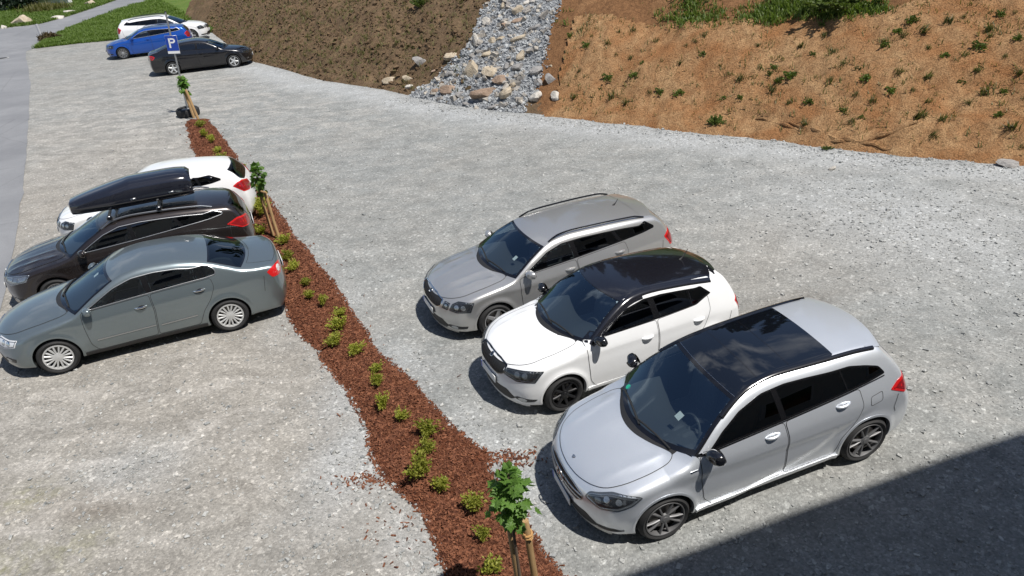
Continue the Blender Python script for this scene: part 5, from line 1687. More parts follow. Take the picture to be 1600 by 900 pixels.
M_GRAVEL = gravel_mat('gravel yard')
M_STONE = stone_mat('pale gravel stones', (.24, .25, .25), (.48, .48, .46))
M_STONE_G = stone_mat('blue grey channel stones', (.19, .20, .215), (.46, .475, .48), 8)
M_BANK_L = soil_mat('brown soil', (.175, .118, .070), (.090, .060, .036), (.25, .17, .10), .75)
M_BANK_R = soil_mat('red soil', (.24, .125, .058), (.12, .060, .028), (.33, .185, .09))
M_GRASS = leaf_mat('meadow grass', (.085, .155, .022), (.150, .205, .045))
M_WEED = leaf_mat('lush weeds', (.080, .125, .024), (.150, .195, .050))
M_TUFT = leaf_mat('dark tuft grass', (.070, .085, .028), (.14, .14, .050))
M_DRY = leaf_mat('dry bank grass', (.17, .145, .065), (.105, .12, .035))
M_SHRUB = leaf_mat('yellow green shrub leaves', (.25, .28, .038), (.44, .43, .09), .45)
M_MAPLE = leaf_mat('young maple leaves', (.080, .175, .030), (.155, .275, .055), .42)
M_BARK = simple('bark', (.115, .080, .055), .9, noise=.4, nscale=25)
M_ROPE = simple('coconut rope', (.42, .24, .095), .9, noise=.35, nscale=60)
def wood_mat(name, a, b):
    n = NM(name); v = n.coord('Object', (14, 14, 1.2))
    f = n.noise(v, 3, 6, .6, .8)
    c = n.mix(n.ramp(f, [(.3, 0), (.7, 1)]), a, b)
    return n.done(n.bsdf(c, .75, normal=n.bump(f, .2, .01), spec=.2))
M_STAKE = wood_mat('peeled stake wood', (.30, .185, .085), (.46, .31, .16))

# ------------------------------------------------------------------ ground sheet of the yard, out to the horizon
def build_ground():
    def axis(a, b, step, far):
        mid = np.arange(a, b, step); k = step * np.cumsum(1.32 ** np.arange(1, 32))
        k = k[k < far]
        return np.concatenate([a - k[::-1], mid, b + k])
    xs = axis(-34, 17, .30, 900); ys = axis(-3, 56, .30, 900)
    X, Y = np.meshgrid(xs, ys, indexing='ij')
    Z = ground_z(X, Y)
    d, _ = toe_d(X, Y)
    Z = Z + (fbm(X * .8, Y * .8, 71, 3) * .05 + fbm(X * 3, Y * 3, 77, 2) * .015) * (np.clip(mulch_in(X, Y) * -4, 0, 1)) * np.clip((X - np.interp(Y, [p[1] for p in ROAD_R][::-1], [p[0] for p in ROAD_R][::-1])) / .8, 0, 1) * np.clip((48 - Y) / 4, 0, 1)
    Z = np.where(d > .8, Z - np.clip((d - .8) * .8, 0, 6), Z)
    nx, ny = X.shape
    idx = np.arange(nx * ny).reshape(nx, ny)
    F = np.stack([idx[:-1, :-1], idx[1:, :-1], idx[1:, 1:], idx[:-1, 1:]], -1).reshape(-1, 4)
    me = fastmesh('ground', np.stack([X, Y, Z], -1).reshape(-1, 3), F, M_GRAVEL, True)
    l, r = mulch_edges(Y)
    side = np.clip(((l + r) / 2 - X) / 1.2 + .5, 0, 1)
    warm = .85 * side * np.clip((34 - Y) / 16, .25, 1) + .10
    warm = np.maximum(warm, .55 * np.exp(-((X - 5.5) ** 2 / 10 + (Y - 12.5) ** 2 / 6)))
    blob = lambda cx, cy, sx, sy, rot=0: np.exp(-((((X - cx) * math.cos(rot) + (Y - cy) * math.sin(rot)) / sx) ** 2 + ((-(X - cx) * math.sin(rot) + (Y - cy) * math.cos(rot)) / sy) ** 2))
    em = -mulch_in(X, Y)
    coarse = 1.0 * np.exp(-((em - .15) / .40) ** 2) * np.clip((16 - Y) / 6, 0, 1) * np.clip(.35 + 2.2 * fbm(X * .9, Y * .9, 41), 0, 1)
    coarse = np.maximum(coarse, .9 * blob(-2.35, 7.6, .55, 1.3, -.2)); coarse = np.maximum(coarse, .6 * blob(-5.4, 7.7, .7, .5))
    coarse = np.maximum(coarse, .85 * blob(8.6, 13.6, 2.6, 3.6, .5))
    coarse = np.maximum(coarse, .9 * np.exp(-((d + .8) / 1.0) ** 2))
    dust = .25 + .75 * blob(-5.6, 8.2, 2.6, 2.4) + .5 * blob(-11, 26, 7, 5) + .5 * blob(-14, 34, 6, 8)
    dust = np.maximum(dust, 1.6 * blob(-6.0, 6.35, .9, .5))
    dust = np.clip(dust, 0, 1)
    col = np.ones((nx * ny, 4), np.float32)
    col[:, 0] = warm.ravel(); col[:, 1] = np.clip(coarse, 0, 1).ravel(); col[:, 2] = dust.ravel()
    cm = np.ones((nx * ny, 4), np.float32)
    cm[:, 0] = np.clip(blob(-6.6, 7.3, .4, .14) + .9 * blob(-6.3, 6.1, .3, .2) + .5 * blob(-5.5, 6.3, .3, .3), 0, 1).ravel(); cm[:, 1] = np.clip(blob(-5.7, 7.0, .7, .22, -.2) + .8 * blob(4.6, 10.4, 1.2, .4, .4) + .6 * blob(-9.3, 18.5, 1.5, .8), 0, 1).ravel()
    am = me.color_attributes.new('moss', 'FLOAT_COLOR', 'POINT'); am.data.foreach_set('color', cm.ravel())
    at = me.color_attributes.new('zone', 'FLOAT_COLOR', 'POINT'); at.data.foreach_set('color', col.ravel())
    tag(link('ground', me), kind='structure')

def stones_on_yard():
    # loose stones: denser near the camera, along the planted strip, at the foot of the bank and in the coarse patches
    N = 160000
    x = rng.uniform(-13, 13, N); y = 4 + 24 * rng.uniform(0, 1, N) ** 1.5
    d, _ = toe_d(x, y); em = -mulch_in(x, y)
    blob = lambda cx, cy, sx, sy, rot=0: np.exp(-((((x - cx) * math.cos(rot) + (y - cy) * math.sin(rot)) / sx) ** 2 + ((-(x - cx) * math.sin(rot) + (y - cy) * math.cos(rot)) / sy) ** 2))
    p = .05 + .05 * (y < 11) + .07 * (fbm(x * .7, y * .7, 19) > .02) + .75 * np.exp(-((em - .12) / .28) ** 2) * np.clip(.3 + 2.5 * fbm(x * .9, y * .9, 41), .1, 1) * (y < 17)
    p = p + .8 * blob(-2.4, 7.6, .5, 1.2, -.2) + .5 * blob(-5.4, 7.7, .6, .45) + .55 * blob(8.6, 13.6, 2.4, 3.4, .5) + .8 * np.exp(-((d + .35) / .5) ** 2)
    rx = np.interp(y, [q[1] for q in ROAD_R][::-1], [q[0] for q in ROAD_R][::-1])
    ok = (rng.uniform(0, 1, N) < p) & (d < .15) & (em > -.03) & (x > rx + .15)
    x, y, d = x[ok], y[ok], d[ok]; n = len(x)
    s = .010 + .008 * rng.gamma(1.6, .8, n); s = np.minimum(s, .048) * (1 + .15 * (d > -1.2))
    S = np.stack([s * rng.uniform(.9, 1.6, n), s * rng.uniform(.7, 1.2, n), s * rng.uniform(.45, .8, n)], 1)
    z = ground_z(x, y) + (fbm(x * .8, y * .8, 71, 3) * .05 + fbm(x * 3, y * 3, 77, 2) * .015) * np.clip(-mulch_in(x, y) * 4, 0, 1)
    scatter_blocks('gravel', np.stack([x, y, z + S[:, 2] * .25], 1), S, M_STONE, .25)
    return n

# ------------------------------------------------------------------ asphalt road and grass
def sheet(name, rows, mat, dz, kind='structure', ground=True):
    """rows: list of lists of (x, y), all of one length"""
    A = np.array(rows, float); nr, nc = A.shape[:2]
    Z = (ground_z(A[..., 0], A[..., 1]) if ground else 0) + dz
    V = np.concatenate([A, (Z * np.ones((nr, nc)))[..., None]], -1).reshape(-1, 3)
    idx = np.arange(nr * nc).reshape(nr, nc)
    F = np.stack([idx[:-1, :-1], idx[1:, :-1], idx[1:, 1:], idx[:-1, 1:]], -1).reshape(-1, 4)
    o = link(name, fastmesh(name, V, F, mat, True)); o['kind'] = kind
    return o

def build_road():
    n = NM('asphalt'); v = n.pos()
    a = n.noise(v, .5, 6, .6, .5); f = n.noise(v, 60, 3, .6)
    c = n.mix(n.ramp(a, [(.3, 0), (.7, 1)]), (.170, .175, .186), (.232, .237, .247))
    c = n.mix(1.0, c, n.ramp(f, [(.2, .8), (.8, 1.2)]), 'MULTIPLY')
    cr = n.voro(n.mix(.12, v, n.noise(v, 1.5, 4)), .22, 'DISTANCE_TO_EDGE')
    c = n.mix(n.ramp(cr, [(.0, .30), (.006, 0)]), c, (.09, .09, .095))
    c = n.mix(n.ramp(n.noise(v, .16, 2, .4), [(.56, 0), (.58, .35)]), c, (.17, .175, .185))
    mat = n.done(n.bsdf(c, .85, normal=n.bump(f, .25, .01), spec=.3))
    ys = np.concatenate([np.arange(-6, 56, .5), [56.5]])
    ry = [p[1] for p in ROAD_R][::-1]; rx = [p[0] for p in ROAD_R][::-1]
    rows = []
    for y in ys:
        e = float(np.interp(y, ry, rx)) + float(fbm(y * .9, 4.2, 55)) * .16
        if y > 50.3: e = -30.4 - (y - 50.3) * .1
        w = 7.0 if y < 46 else 7 + (y - 46) * 1.2
        rows.append([(e - w * t, y - w * t * .25 * (y > 30)) for t in np.linspace(0, 1, 10)])
    sheet('road', rows, mat, .012)
    lo = [(-29.8, 49.6), (-30.6, 52.7), (-31.0, 55.5), (-32.0, 59), (-32.9, 62.6), (-33.6, 69), (-33.9, 74), (-33.6, 78), (-32, 90), (-29, 104)]
    hi = [(-44, 56), (-42, 60.5), (-39, 62.6), (-37.0, 63.6), (-36.8, 67.2), (-37.1, 71), (-37.5, 75), (-38.1, 80.5), (-37.2, 92), (-34.5, 106)]
    sheet('side_road', [[(a[0] + (b[0] - a[0]) * t, a[1] + (b[1] - a[1]) * t) for t in np.linspace(0, 1, 6)] for a, b in zip(lo, hi)], mat, .018)
    # manhole cover in the road
    m = empty('manhole_cover', (-29.0 - 1.0, 46.3, .016)); tag(m, 'round iron manhole cover in the grey asphalt', 'manhole cover')
    mb = MB(); mb.lathe([(.46, 0), (.46, .010), (.37, .012), (.37, .004)], 28); mb.build('frame', simple('manhole concrete', (.34, .34, .33), .9, noise=.2), m)
    mb = MB(); mb.lathe([(.36, 0), (.36, .009), (.30, .011), (.0001, .011)], 28); mb.build('lid', simple('cast iron', (.06, .06, .062), .6, metal=.5, noise=.3), m)

def grass_field(name, P, H, mat, blades=5, width=.010, spread=.05, label=None):
    """tufts of thin bent blades as one mesh"""
    n = len(P); k = blades
    base = np.repeat(P, k, 0) + np.concatenate([rng.normal(0, spread, (n * k, 2)), np.zeros((n * k, 1))], 1)
    h = np.repeat(H, k) * rng.uniform(.55, 1.15, n * k)
    a = rng.uniform(0, 2 * PI, n * k); lean = rng.uniform(.15, .75, n * k)
    dx, dy = np.cos(a), np.sin(a)
    w = width * rng.uniform(.7, 1.3, n * k)
    def pt(t, side):
        r = lean * h * t * t
        return np.stack([base[:, 0] + dx * r - dy * w * side, base[:, 1] + dy * r + dx * w * side, base[:, 2] + h * (t - .25 * lean * t * t)], 1)
    V = np.stack([pt(0, -1), pt(0, 1), pt(.55, .8), pt(.55, -.8), pt(1, .12), pt(1, -.12)], 1)
    F = np.array([(0, 1, 2, 3), (3, 2, 4, 5)])[None] + (np.arange(n * k) * 6)[:, None, None]
    return fastmesh(name, V.reshape(-1, 3), F.reshape(-1, 4), mat)

def build_grass():
    n = NM('grass ground'); v = n.pos()
    a = n.noise(v, .9, 6, .65, .4); f = n.noise(v, 9, 5, .7)
    c = n.mix(n.ramp(a, [(.35, 0), (.7, 1)]), (.075, .135, .02), (.135, .18, .042))
    c = n.mix(1.0, c, n.ramp(f, [(.2, .55), (.8, 1.4)]), 'MULTIPLY')
    c = n.mix(n.ramp(n.noise(v, .35, 5, .6), [(.60, 0), (.75, .6)]), c, (.17, .15, .06))
    mat = n.done(n.bsdf(c, .9, normal=n.bump(f, .9, .12), spec=.2))
    # verge between yard and side road, then the meadow beyond the road
    near = [(-29.6, 49.6), (-27.2, 50.4), (-24.5, 50.6), (-21.5, 49.9), (-18.9, 50.6), (-18.4, 50.6)]
    far = [(-31.0, 54.5), (-32.4, 60), (-33.2, 66), (-33.6, 74), (-33, 84), (-31, 100)]
    right = []
    rows = []
    for t in np.linspace(0, 1, 34):
        l = np.array(near_interp(near, t)); f_ = np.array(near_interp(far, t))
        rows.append([tuple(l + (np.array((-31 + 6.5 * 0, 0)) * 0) + (f_ - l) * s) for s in np.linspace(0, 1, 30)])
    o = sheet('grass_verge', rows, mat, .03)
    hi = [(-80, 52), (-46, 60.8), (-40, 63.0), (-37.2, 64.0), (-37.0, 67.2), (-37.3, 71), (-37.7, 75), (-38.3, 80.5), (-37.4, 92), (-34.8, 106)]
    rows = [[(x - 60 * t, y + 30 * t) for t in np.linspace(0, 1, 24)] for x, y in hi]
    sheet('meadow', rows, mat, .035)
    # blades
    N = 26000
    t = rng.uniform(0, 1, N); s = rng.uniform(0, 1, N) ** 1.2
    near_a = np.array([near_interp(near, q) for q in t]); far_a = np.array([near_interp(far, q) for q in t])
    p = near_a + (far_a - near_a) * s[:, None]
    d, _ = toe_d(p[:, 0], p[:, 1]); p = p[d < .6]
    z = ground_z(p[:, 0], p[:, 1]) + .02
    h = np.where(fbm(p[:, 0] * .6, p[:, 1] * .6, 61) > 0, .26, .16)
    me = grass_field('grass', np.column_stack([p, z]), h, M_GRASS, 4, .022, .09); tag(link('grass', me), kind='stuff')
    N = 20000
    q = rng.uniform(0, 1, N); u = rng.uniform(0, 1, N) ** 1.6
    hx = np.array(hi)[1:]; ii = q * (len(hx) - 1.001); i0 = ii.astype(int); fr = (ii - i0)[:, None]
    b = hx[i0] * (1 - fr) + hx[i0 + 1] * fr
    p = b + np.stack([-24 * u, 14 * u], 1) + rng.normal(0, .3, (N, 2)) * [1, 1]
    p[:, 0] = np.minimum(p[:, 0], b[:, 0] - .05)
    h = .20 + .22 * np.clip(fbm(p[:, 0] * .22, p[:, 1] * .22, 63) * 2.5, 0, 1)
    me = grass_field('meadow_grass', np.column_stack([p, np.full(N, .03)]), h, M_GRASS, 4, .03, .14); tag(link('meadow_grass', me), kind='stuff')

def near_interp(pts, t):
    ii = t * (len(pts) - 1); i = min(int(ii), len(pts) - 2); f = ii - i
    return (pts[i][0] * (1 - f) + pts[i + 1][0] * f, pts[i][1] * (1 - f) + pts[i + 1][1] * f)

# ------------------------------------------------------------------ the cut bank
CH_L = [(-3.36, 28.01), (-2.65, 28.2), (-1.78, 28.1), (-1.01, 28.36), (-.57, 28.8), (-.28, 30.0), (.27, 30.6), (1.1, 32.4)]
CH_R = [(.47, 24.42), (1.01, 25.08), (1.46, 25.94), (1.75, 26.82), (2.2, 28.02), (2.47, 28.7), (3.2, 30.6)]
NET_L = [(1.45, 23.85), (1.95, 24.13), (2.2, 25.35), (2.59, 26.3), (2.99, 27.23)]
NET_T = [(2.99, 27.25), (4.93, 26.08), (6.65, 24.45), (8.28, 23.6), (9.54, 23.2), (10.63, 22.2), (11.65, 21.7), (12.75, 21.5), (14.2, 21.4), (17.5, 19.2), (24, 14.5)]
def bank_z(x, y, dz=0): return float(bank_h(np.array([x]), np.array([y]))[0]) + dz

def build_bank():
    def part(name, cond, mat, step, x0, x1, y0, y1, kind='structure'):
        xs = np.arange(x0, x1, step); ys = np.arange(y0, y1, step)
        X, Y = np.meshgrid(xs, ys, indexing='ij'); d, s = toe_d(X, Y)
        ok = cond(X, Y, d)
        Z = bank_h(X, Y)
        return X, Y, Z, ok, d
    def emit(name, X, Y, Z, ok, mat, kind, smooth=True, extra=None):
        nx, ny = X.shape; idx = np.arange(nx * ny).reshape(nx, ny)
        q = ok[:-1, :-1] & ok[1:, :-1] & ok[1:, 1:] & ok[:-1, 1:]
        F = np.stack([idx[:-1, :-1], idx[1:, :-1], idx[1:, 1:], idx[:-1, 1:]], -1)[q]
        used = np.unique(F); mp = np.zeros(nx * ny, int); mp[used] = np.arange(len(used))
        o = link(name, fastmesh(name, np.stack([X, Y, Z], -1).reshape(-1, 3)[used], mp[F], mat, smooth))
        if kind: o['kind'] = kind
        return o
    X, Y, Z, ok, d = part('bank', lambda x, y, d: (d > -.35) & (d < 5.6) & (x < 1.6), None, .17, -24, 2.2, 21, 66)
    emit('bank', X, Y, Z, ok, M_BANK_L, 'structure')
    X, Y, Z, ok, d = part('bank', lambda x, y, d: (d > -.35) & (d < 5.6) & (x >= 1.2), None, .17, 1.0, 24, 8, 38)
    emit('bank_right', X, Y, Z, ok, M_BANK_R, 'structure').name = 'bank'
    hg = simple('hill grass', (.045, .075, .022), .95, noise=.5, nscale=.6)
    X, Y, Z, ok, d = part('hill', lambda x, y, d: (d > 5.0) & (d < 12.5), None, .6, -40, 40, 0, 80)
    emit('hill', X, Y, Z + .02, ok, hg, 'structure')
    X, Y, Z, ok, d = part('hill', lambda x, y, d: (d > 9.5) & (d < 120), None, 4.0, -150, 150, 0, 190)
    emit('hill', X, Y, Z - .15, ok, hg, 'structure')
    # erosion net of brown jute laid over the right hand slope
    n = NM('jute erosion net'); v = n.pos()
    st = n.noise(n.pos((2.0, 2.0, .5)), 1.5, 9, .74, .7); f = n.noise(v, 40, 4, .6); a = n.noise(v, .8, 5, .6, .4)
    c = n.mix(n.ramp(st, [(.30, 0), (.66, 1)]), (.23, .125, .060), (.46, .290, .150))
    c = n.mix(n.ramp(a, [(.40, 0), (.64, .85)]), c, (.29, .135, .056))
    wv = n.new('ShaderNodeTexVoronoi'); wv.inputs['Scale'].default_value = 26; n.link(v, wv.inputs['Vector'])
    c = n.mix(1.0, c, n.ramp(wv.outputs['Distance'], [(.0, 1.22), (.45, 1.0), (.8, .62)]), 'MULTIPLY')
    c = n.mix(1.0, c, n.ramp(f, [(.2, .72), (.8, 1.28)]), 'MULTIPLY')
    h = n.math('ADD', n.math('MULTIPLY', st, 1.0), n.math('MULTIPLY', f, .3))
    netm = n.done(n.bsdf(c, .95, normal=n.bump(h, 1.0, .11), spec=.1))
    lx = np.array([p[0] for p in NET_L]); ly = np.array([p[1] for p in NET_L])
    tx = np.array([p[0] for p in NET_T]); ty = np.array([p[1] for p in NET_T])
    X, Y, Z, ok, d = part('net', lambda x, y, d: (d > -.5) & (x > np.interp(y, ly, lx) + .10 * fbm(y * 2, x * 2, 4)) & (y < np.interp(x, tx, ty) + .5 * fbm(x * 1.3, y * 0, 14) ), None, .11, 1.2, 22, 10, 29)
    Zn = Z + .035 + .05 * np.clip(fbm(X * 2.3, Y * 2.3, 91), 0, 1)
    # long loose creases running down the slope
    u_ = X * .80 - Y * .60; w_ = X * .60 + Y * .80
    Zn = Zn + .16 * np.clip(fbm(u_ * 2.2 + .5 * fbm(w_ * .7, u_ * .5, 97), w_ * .45, 96, 5), -.4, .5) + .10 * np.clip(fbm(u_ * 5, w_ * 1.6, 98, 3), -.4, .5)
    Zn = np.maximum(Zn + .06, Z + .03)
    net = emit('erosion_net', X, Y, Zn, ok, netm, None)
    tag(net, 'brown jute erosion net spread over the steep slope above the gravel', 'erosion net')
    # slack folds where the net has slipped at its foot
    for pts, rd in (([(8.11, 19.78), (8.45, 19.38), (8.79, 18.89), (9.09, 18.54), (9.54, 18.21), (10.11, 18.07), (10.63, 18.0), (11.1, 18.05)], .075),
                    ([(8.51, 19.22), (8.94, 18.57), (9.47, 18.23), (9.83, 17.92), (10.18, 17.59)], .06), ([(7.45, 20.41), (7.86, 19.99), (8.24, 19.51), (8.49, 19.15)], .055)):
        q = densify(pts, .12, closed=False); m_ = len(q)
        zz = np.maximum(bank_h(q[:, 0], q[:, 1]), ground_z(q[:, 0], q[:, 1])) + .075
        tp = np.sin(np.linspace(.12, PI - .12, m_)) ** .5
        mb = MB(); mb.tube([(a + .02 * math.sin(i * 1.3), b, c + .03 * math.sin(i * .9)) for i, (a, b, c) in enumerate(zip(q[:, 0], q[:, 1], zz))], list(rd * tp * (1 + .25 * np.sin(np.arange(m_) * 1.7))), 8)
        mb.build('fold', netm, net)
    # grey gravel of the drainage channel
    ch_l = np.array(CH_L); ch_r = np.array(CH_R); rows = []
    for t in np.linspace(0, 1, 46):
        l = np.array(near_interp(CH_L, t)); r = np.array(near_interp(CH_R, t))
        rows.append([l + (r - l) * s for s in np.linspace(0, 1, 26)])
    A = np.array(rows); Zc = bank_h(A[..., 0], A[..., 1]) - .04
    edge = np.minimum(np.arange(26), 25 - np.arange(26))[None] / 4.0
    Zc = Zc + .09 * np.clip(edge, 0, 1) - .04 + .10 * fbm(A[..., 0] * 4, A[..., 1] * 4, 23)
    idx = np.arange(46 * 26).reshape(46, 26)
    F = np.stack([idx[:-1, :-1], idx[:-1, 1:], idx[1:, 1:], idx[1:, :-1]], -1).reshape(-1, 4)
    link('drainage_bed', fastmesh('drainage_bed', np.concatenate([A, Zc[..., None]], -1).reshape(-1, 3), F, M_STONE_G, True))['kind'] = 'structure'
    N = 26000
    t = rng.uniform(0, .93, N); s = rng.uniform(-.04, 1.04, N)
    l = np.array([near_interp(CH_L, q) for q in t]); r = np.array([near_interp(CH_R, q) for q in t])
    p = l + (r - l) * s[:, None] + rng.normal(0, .11, (N, 2))
    z = bank_h(p[:, 0], p[:, 1]) + .02
    sz = .022 + .016 * rng.gamma(1.5, 1, N); sz = np.minimum(sz, .13)
    S = np.stack([sz * rng.uniform(.9, 1.6, N), sz, sz * rng.uniform(.5, .9, N)], 1)
    scatter_blocks('channel_gravel', np.column_stack([p, z]), S, M_STONE_G, .6)
    N = 230
    t = rng.uniform(0, .9, N); s = rng.uniform(.0, 1.0, N)
    l = np.array([near_interp(CH_L, q) for q in t]); r = np.array([near_interp(CH_R, q) for q in t]); p = l + (r - l) * s[:, None] + rng.normal(0, .12, (N, 2))
    sz = .09 + .05 * rng.gamma(1.2, 1, N); sz = np.minimum(sz, .24)
    scatter_blocks('channel_rubble', np.column_stack([p, bank_h(p[:, 0], p[:, 1]) + .03]), np.stack([sz * 1.4, sz, sz * .7], 1), stone_mat('mixed rubble', (.20, .19, .18), (.46, .42, .36), 3.0), .5)
    # clods and crumbs of soil on the bare left bank
    N = 30000
    x = rng.uniform(-20, 1.5, N); y = rng.uniform(24, 58, N); d, _ = toe_d(x, y); k = (d > .02) & (d < 5.5) & (x < np.interp(y, [24, 28.5, 31], [-1, -.8, .2]) ); x, y = x[k], y[k]; n_ = len(x)
    sz = .028 + .026 * rng.gamma(1.2, 1, n_); sz = np.minimum(sz, .17)
    scatter_blocks('soil_clods', np.column_stack([x, y, bank_h(x, y)]), np.stack([sz * 1.15, sz, sz * .9], 1), M_BANK_L, .6)
    # dry and green grass wisps on the left bank, and the green fringe above the net
    N = 15000
    x = rng.uniform(-20, 1.5, N); y = rng.uniform(24, 60, N); d, _ = toe_d(x, y)
    k = (d > .25) & (d < 6) & (fbm(x * .7, y * .7, 45) + .25 * rng.normal(size=N) > .03) & (x < np.interp(y, [24, 28.5, 31], [-1.6, -.9, .1])); x, y = x[k], y[k]
    me = grass_field('bank_grass', np.column_stack([x, y, bank_h(x, y)]), rng.uniform(.08, .26, len(x)), M_DRY, 5, .014, .06); tag(link('bank_grass', me), kind='stuff')
    N = 9000
    x = rng.uniform(2.5, 12.2, N); yt = np.interp(x, tx, ty); y = yt + rng.uniform(-.25, 3.0, N) ** 1.0
    den = fbm(x * .8, y * .8, 47) - .14 + .40 * np.exp(-((x - 6.9) / .9) ** 2) + .45 * np.exp(-((x - 10.3) / 1.2) ** 2) - .2 * (x < 4.6) - .3 * (x > 11.6)
    k = den + .15 * rng.normal(size=N) > .10; x, y = x[k], y[k]
    me = grass_field('slope_weeds', np.column_stack([x, y, bank_h(x, y)]), rng.uniform(.08, .30, len(x)), M_WEED, 6, .018, .09); tag(link('slope_weeds', me), kind='stuff')
    # faint seedling grass growing through the net
    N = 15000
    x = rng.uniform(2.2, 16, N); y = rng.uniform(13, 27, N); d, _ = toe_d(x, y)
    k = (d > .15) & (x > np.interp(y, ly, lx)) & (y < np.interp(x, tx, ty)) & (fbm(x * .9, y * .9, 57) + .2 * rng.normal(size=N) > .06); x, y = x[k], y[k]
    me = grass_field('net_grass', np.column_stack([x, y, bank_h(x, y) + .02]), rng.uniform(.07, .24, len(x)), M_DRY, 4, .012, .06); tag(link('net_grass', me), kind='stuff')

def boulder_mesh(seed, nu=14, nv=9):
    r = np.random.default_rng(seed)
    V = []; F = []
    off = r.uniform(0, 50, 3)
    cuts = [(lambda v: v / np.linalg.norm(v))(r.normal(size=3)) for _ in range(9)]; cd = r.uniform(.42, .8, 9)
    for i in range(nv + 1):
        ph = -PI / 2 + PI * i / nv
        for k in range(nu):
            th = 2 * PI * k / nu
            p = np.array([math.cos(ph) * math.cos(th), math.cos(ph) * math.sin(th), math.sin(ph)])
            for c, dd in zip(cuts, cd):
                e = p @ c - dd
                if e > 0: p = p - c * e
            p = p * (1 + .16 * (float(vnoise(p[0] * 3 + off[0], p[1] * 3 + p[2] * 2.3 + off[1], seed)) - .5))
            V.append(p * .56)
    for i in range(nv):
        for k in range(nu): F.append((i * nu + k, i * nu + (k + 1) % nu, (i + 1) * nu + (k + 1) % nu, (i + 1) * nu + k))
    return np.array(V), F

def rock_mat(name, a, b, c_):
    n = NM(name); v = n.coord('Object')
    f = n.noise(v, 2.2, 8, .66, .4); g = n.noise(v, 9, 6, .7)
    c = n.mix(n.ramp(f, [(.32, 0), (.62, 1)]), a, b)
    c = n.mix(n.ramp(g, [(.55, 0), (.75, .7)]), c, c_)
    return n.done(n.bsdf(c, .88, normal=n.bump(n.math('ADD', f, n.math('MULTIPLY', g, .5)), .7, .08), spec=.25))
ROCKS = [rock_mat('grey rock', (.21, .20, .195), (.36, .35, .335), (.13, .12, .11)), rock_mat('tan rock', (.33, .27, .19), (.50, .43, .33), (.22, .15, .09)),
         rock_mat('brown rock', (.22, .15, .105), (.36, .27, .205), (.13, .085, .06)), rock_mat('pale rock', (.44, .41, .36), (.60, .57, .52), (.27, .23, .18))]
BOULDERS = [(-2.93, 29.65, 0.76, 0.38, 0), (-1.69, 28.58, 0.53, 0.41, 1), (-0.83, 27.14, 0.74, 0.74, 1), (-0.14, 26.67, 0.61, 0.53, 1), (0.18, 26.08, 0.56, 0.43, 2), (-0.36, 25.81, 0.96, 0.46, 2), (0.38, 25.26, 0.47, 0.51, 1), (1.38, 24.73, 0.57, 0.39, 3), (2.03, 24.42, 0.32, 0.39, 3), (1.91, 25.18, 0.4, 0.4, 0), (1.43, 25.73, 0.4, 0.43, 0), (1.48, 25.36, 0.4, 0.28, 0), (0.96, 26.71, 0.42, 0.42, 1), (0.01, 28.01, 0.32, 0.32, 1), (0.34, 27.88, 0.32, 0.2, 1), (1.01, 27.43, 0.58, 0.27, 1), (-0.61, 28.6, 0.39, 0.73, 3), (-0.14, 29.48, 0.37, 0.42, 3), (0.58, 28.37, 0.48, 0.22, 2), (1.01, 28.45, 0.48, 0.24, 2), (1.13, 28.94, 0.57, 0.37, 1), (1.38, 29.21, 0.37, 0.25, 3), (0.5, 29.7, 0.21, 0.35, 1), (1.73, 29.02, 0.34, 0.16, 3), (1.66, 27.65, 0.39, 0.27, 0), (-1.65, 27.83, 0.6, 0.24, 0), (-4.27, 29.95, 0.6, 0.31, 1), (-3.51, 29.41, 0.51, 0.25, 1), (-3.46, 28.87, 0.29, 0.25, 3), (2.07, 27.88, 0.17, 0.13, 3), (-0.27, 27.69, 0.49, 0.3, 1), (0.43, 26.46, 0.27, 0.38, 0), (0.86, 26.26, 0.46, 0.37, 0), (0.63, 25.7, 0.26, 0.31, 1), (-2.29, 27.44, 0.55, 0.32, 2), (-1.69, 27.0, 0.7, 0.39, 2), (-1.31, 26.52, 0.46, 0.27, 0), (-2.39, 28.78, 0.25, 0.1, 2), (1.97, 25.76, 0.15, 0.09, 1), (0.43, 26.16, 0.25, 0.21, 1), (-0.71, 27.86, 0.32, 0.16, 0), (-0.07, 25.13, 0.43, 0.19, 0), (-1.07, 25.95, 0.3, 0.15, 0)]
FIELD_STONES = [(-38.65, 63.89, 1.81, 1.0, 1), (-37.03, 66.48, 0.95, 0.48, 3), (-37.95, 70.47, 0.93, 0.36, 3), (-39.22, 76.87, 1.39, 0.62, 1), (-39.45, 62.63, 0.53, 0.4, 3)]
FOOT_STONES = [(8.6, 18.8, 0.29, 0.15, 3), (12.15, 16.07, 0.49, 0.17, 0), (-0.72, 7.03, 0.12, 0.09, 3), (-1.78, 9.55, 0.08, 0.06, 3), (8.2, 16.79, 0.18, 0.11, 3)]
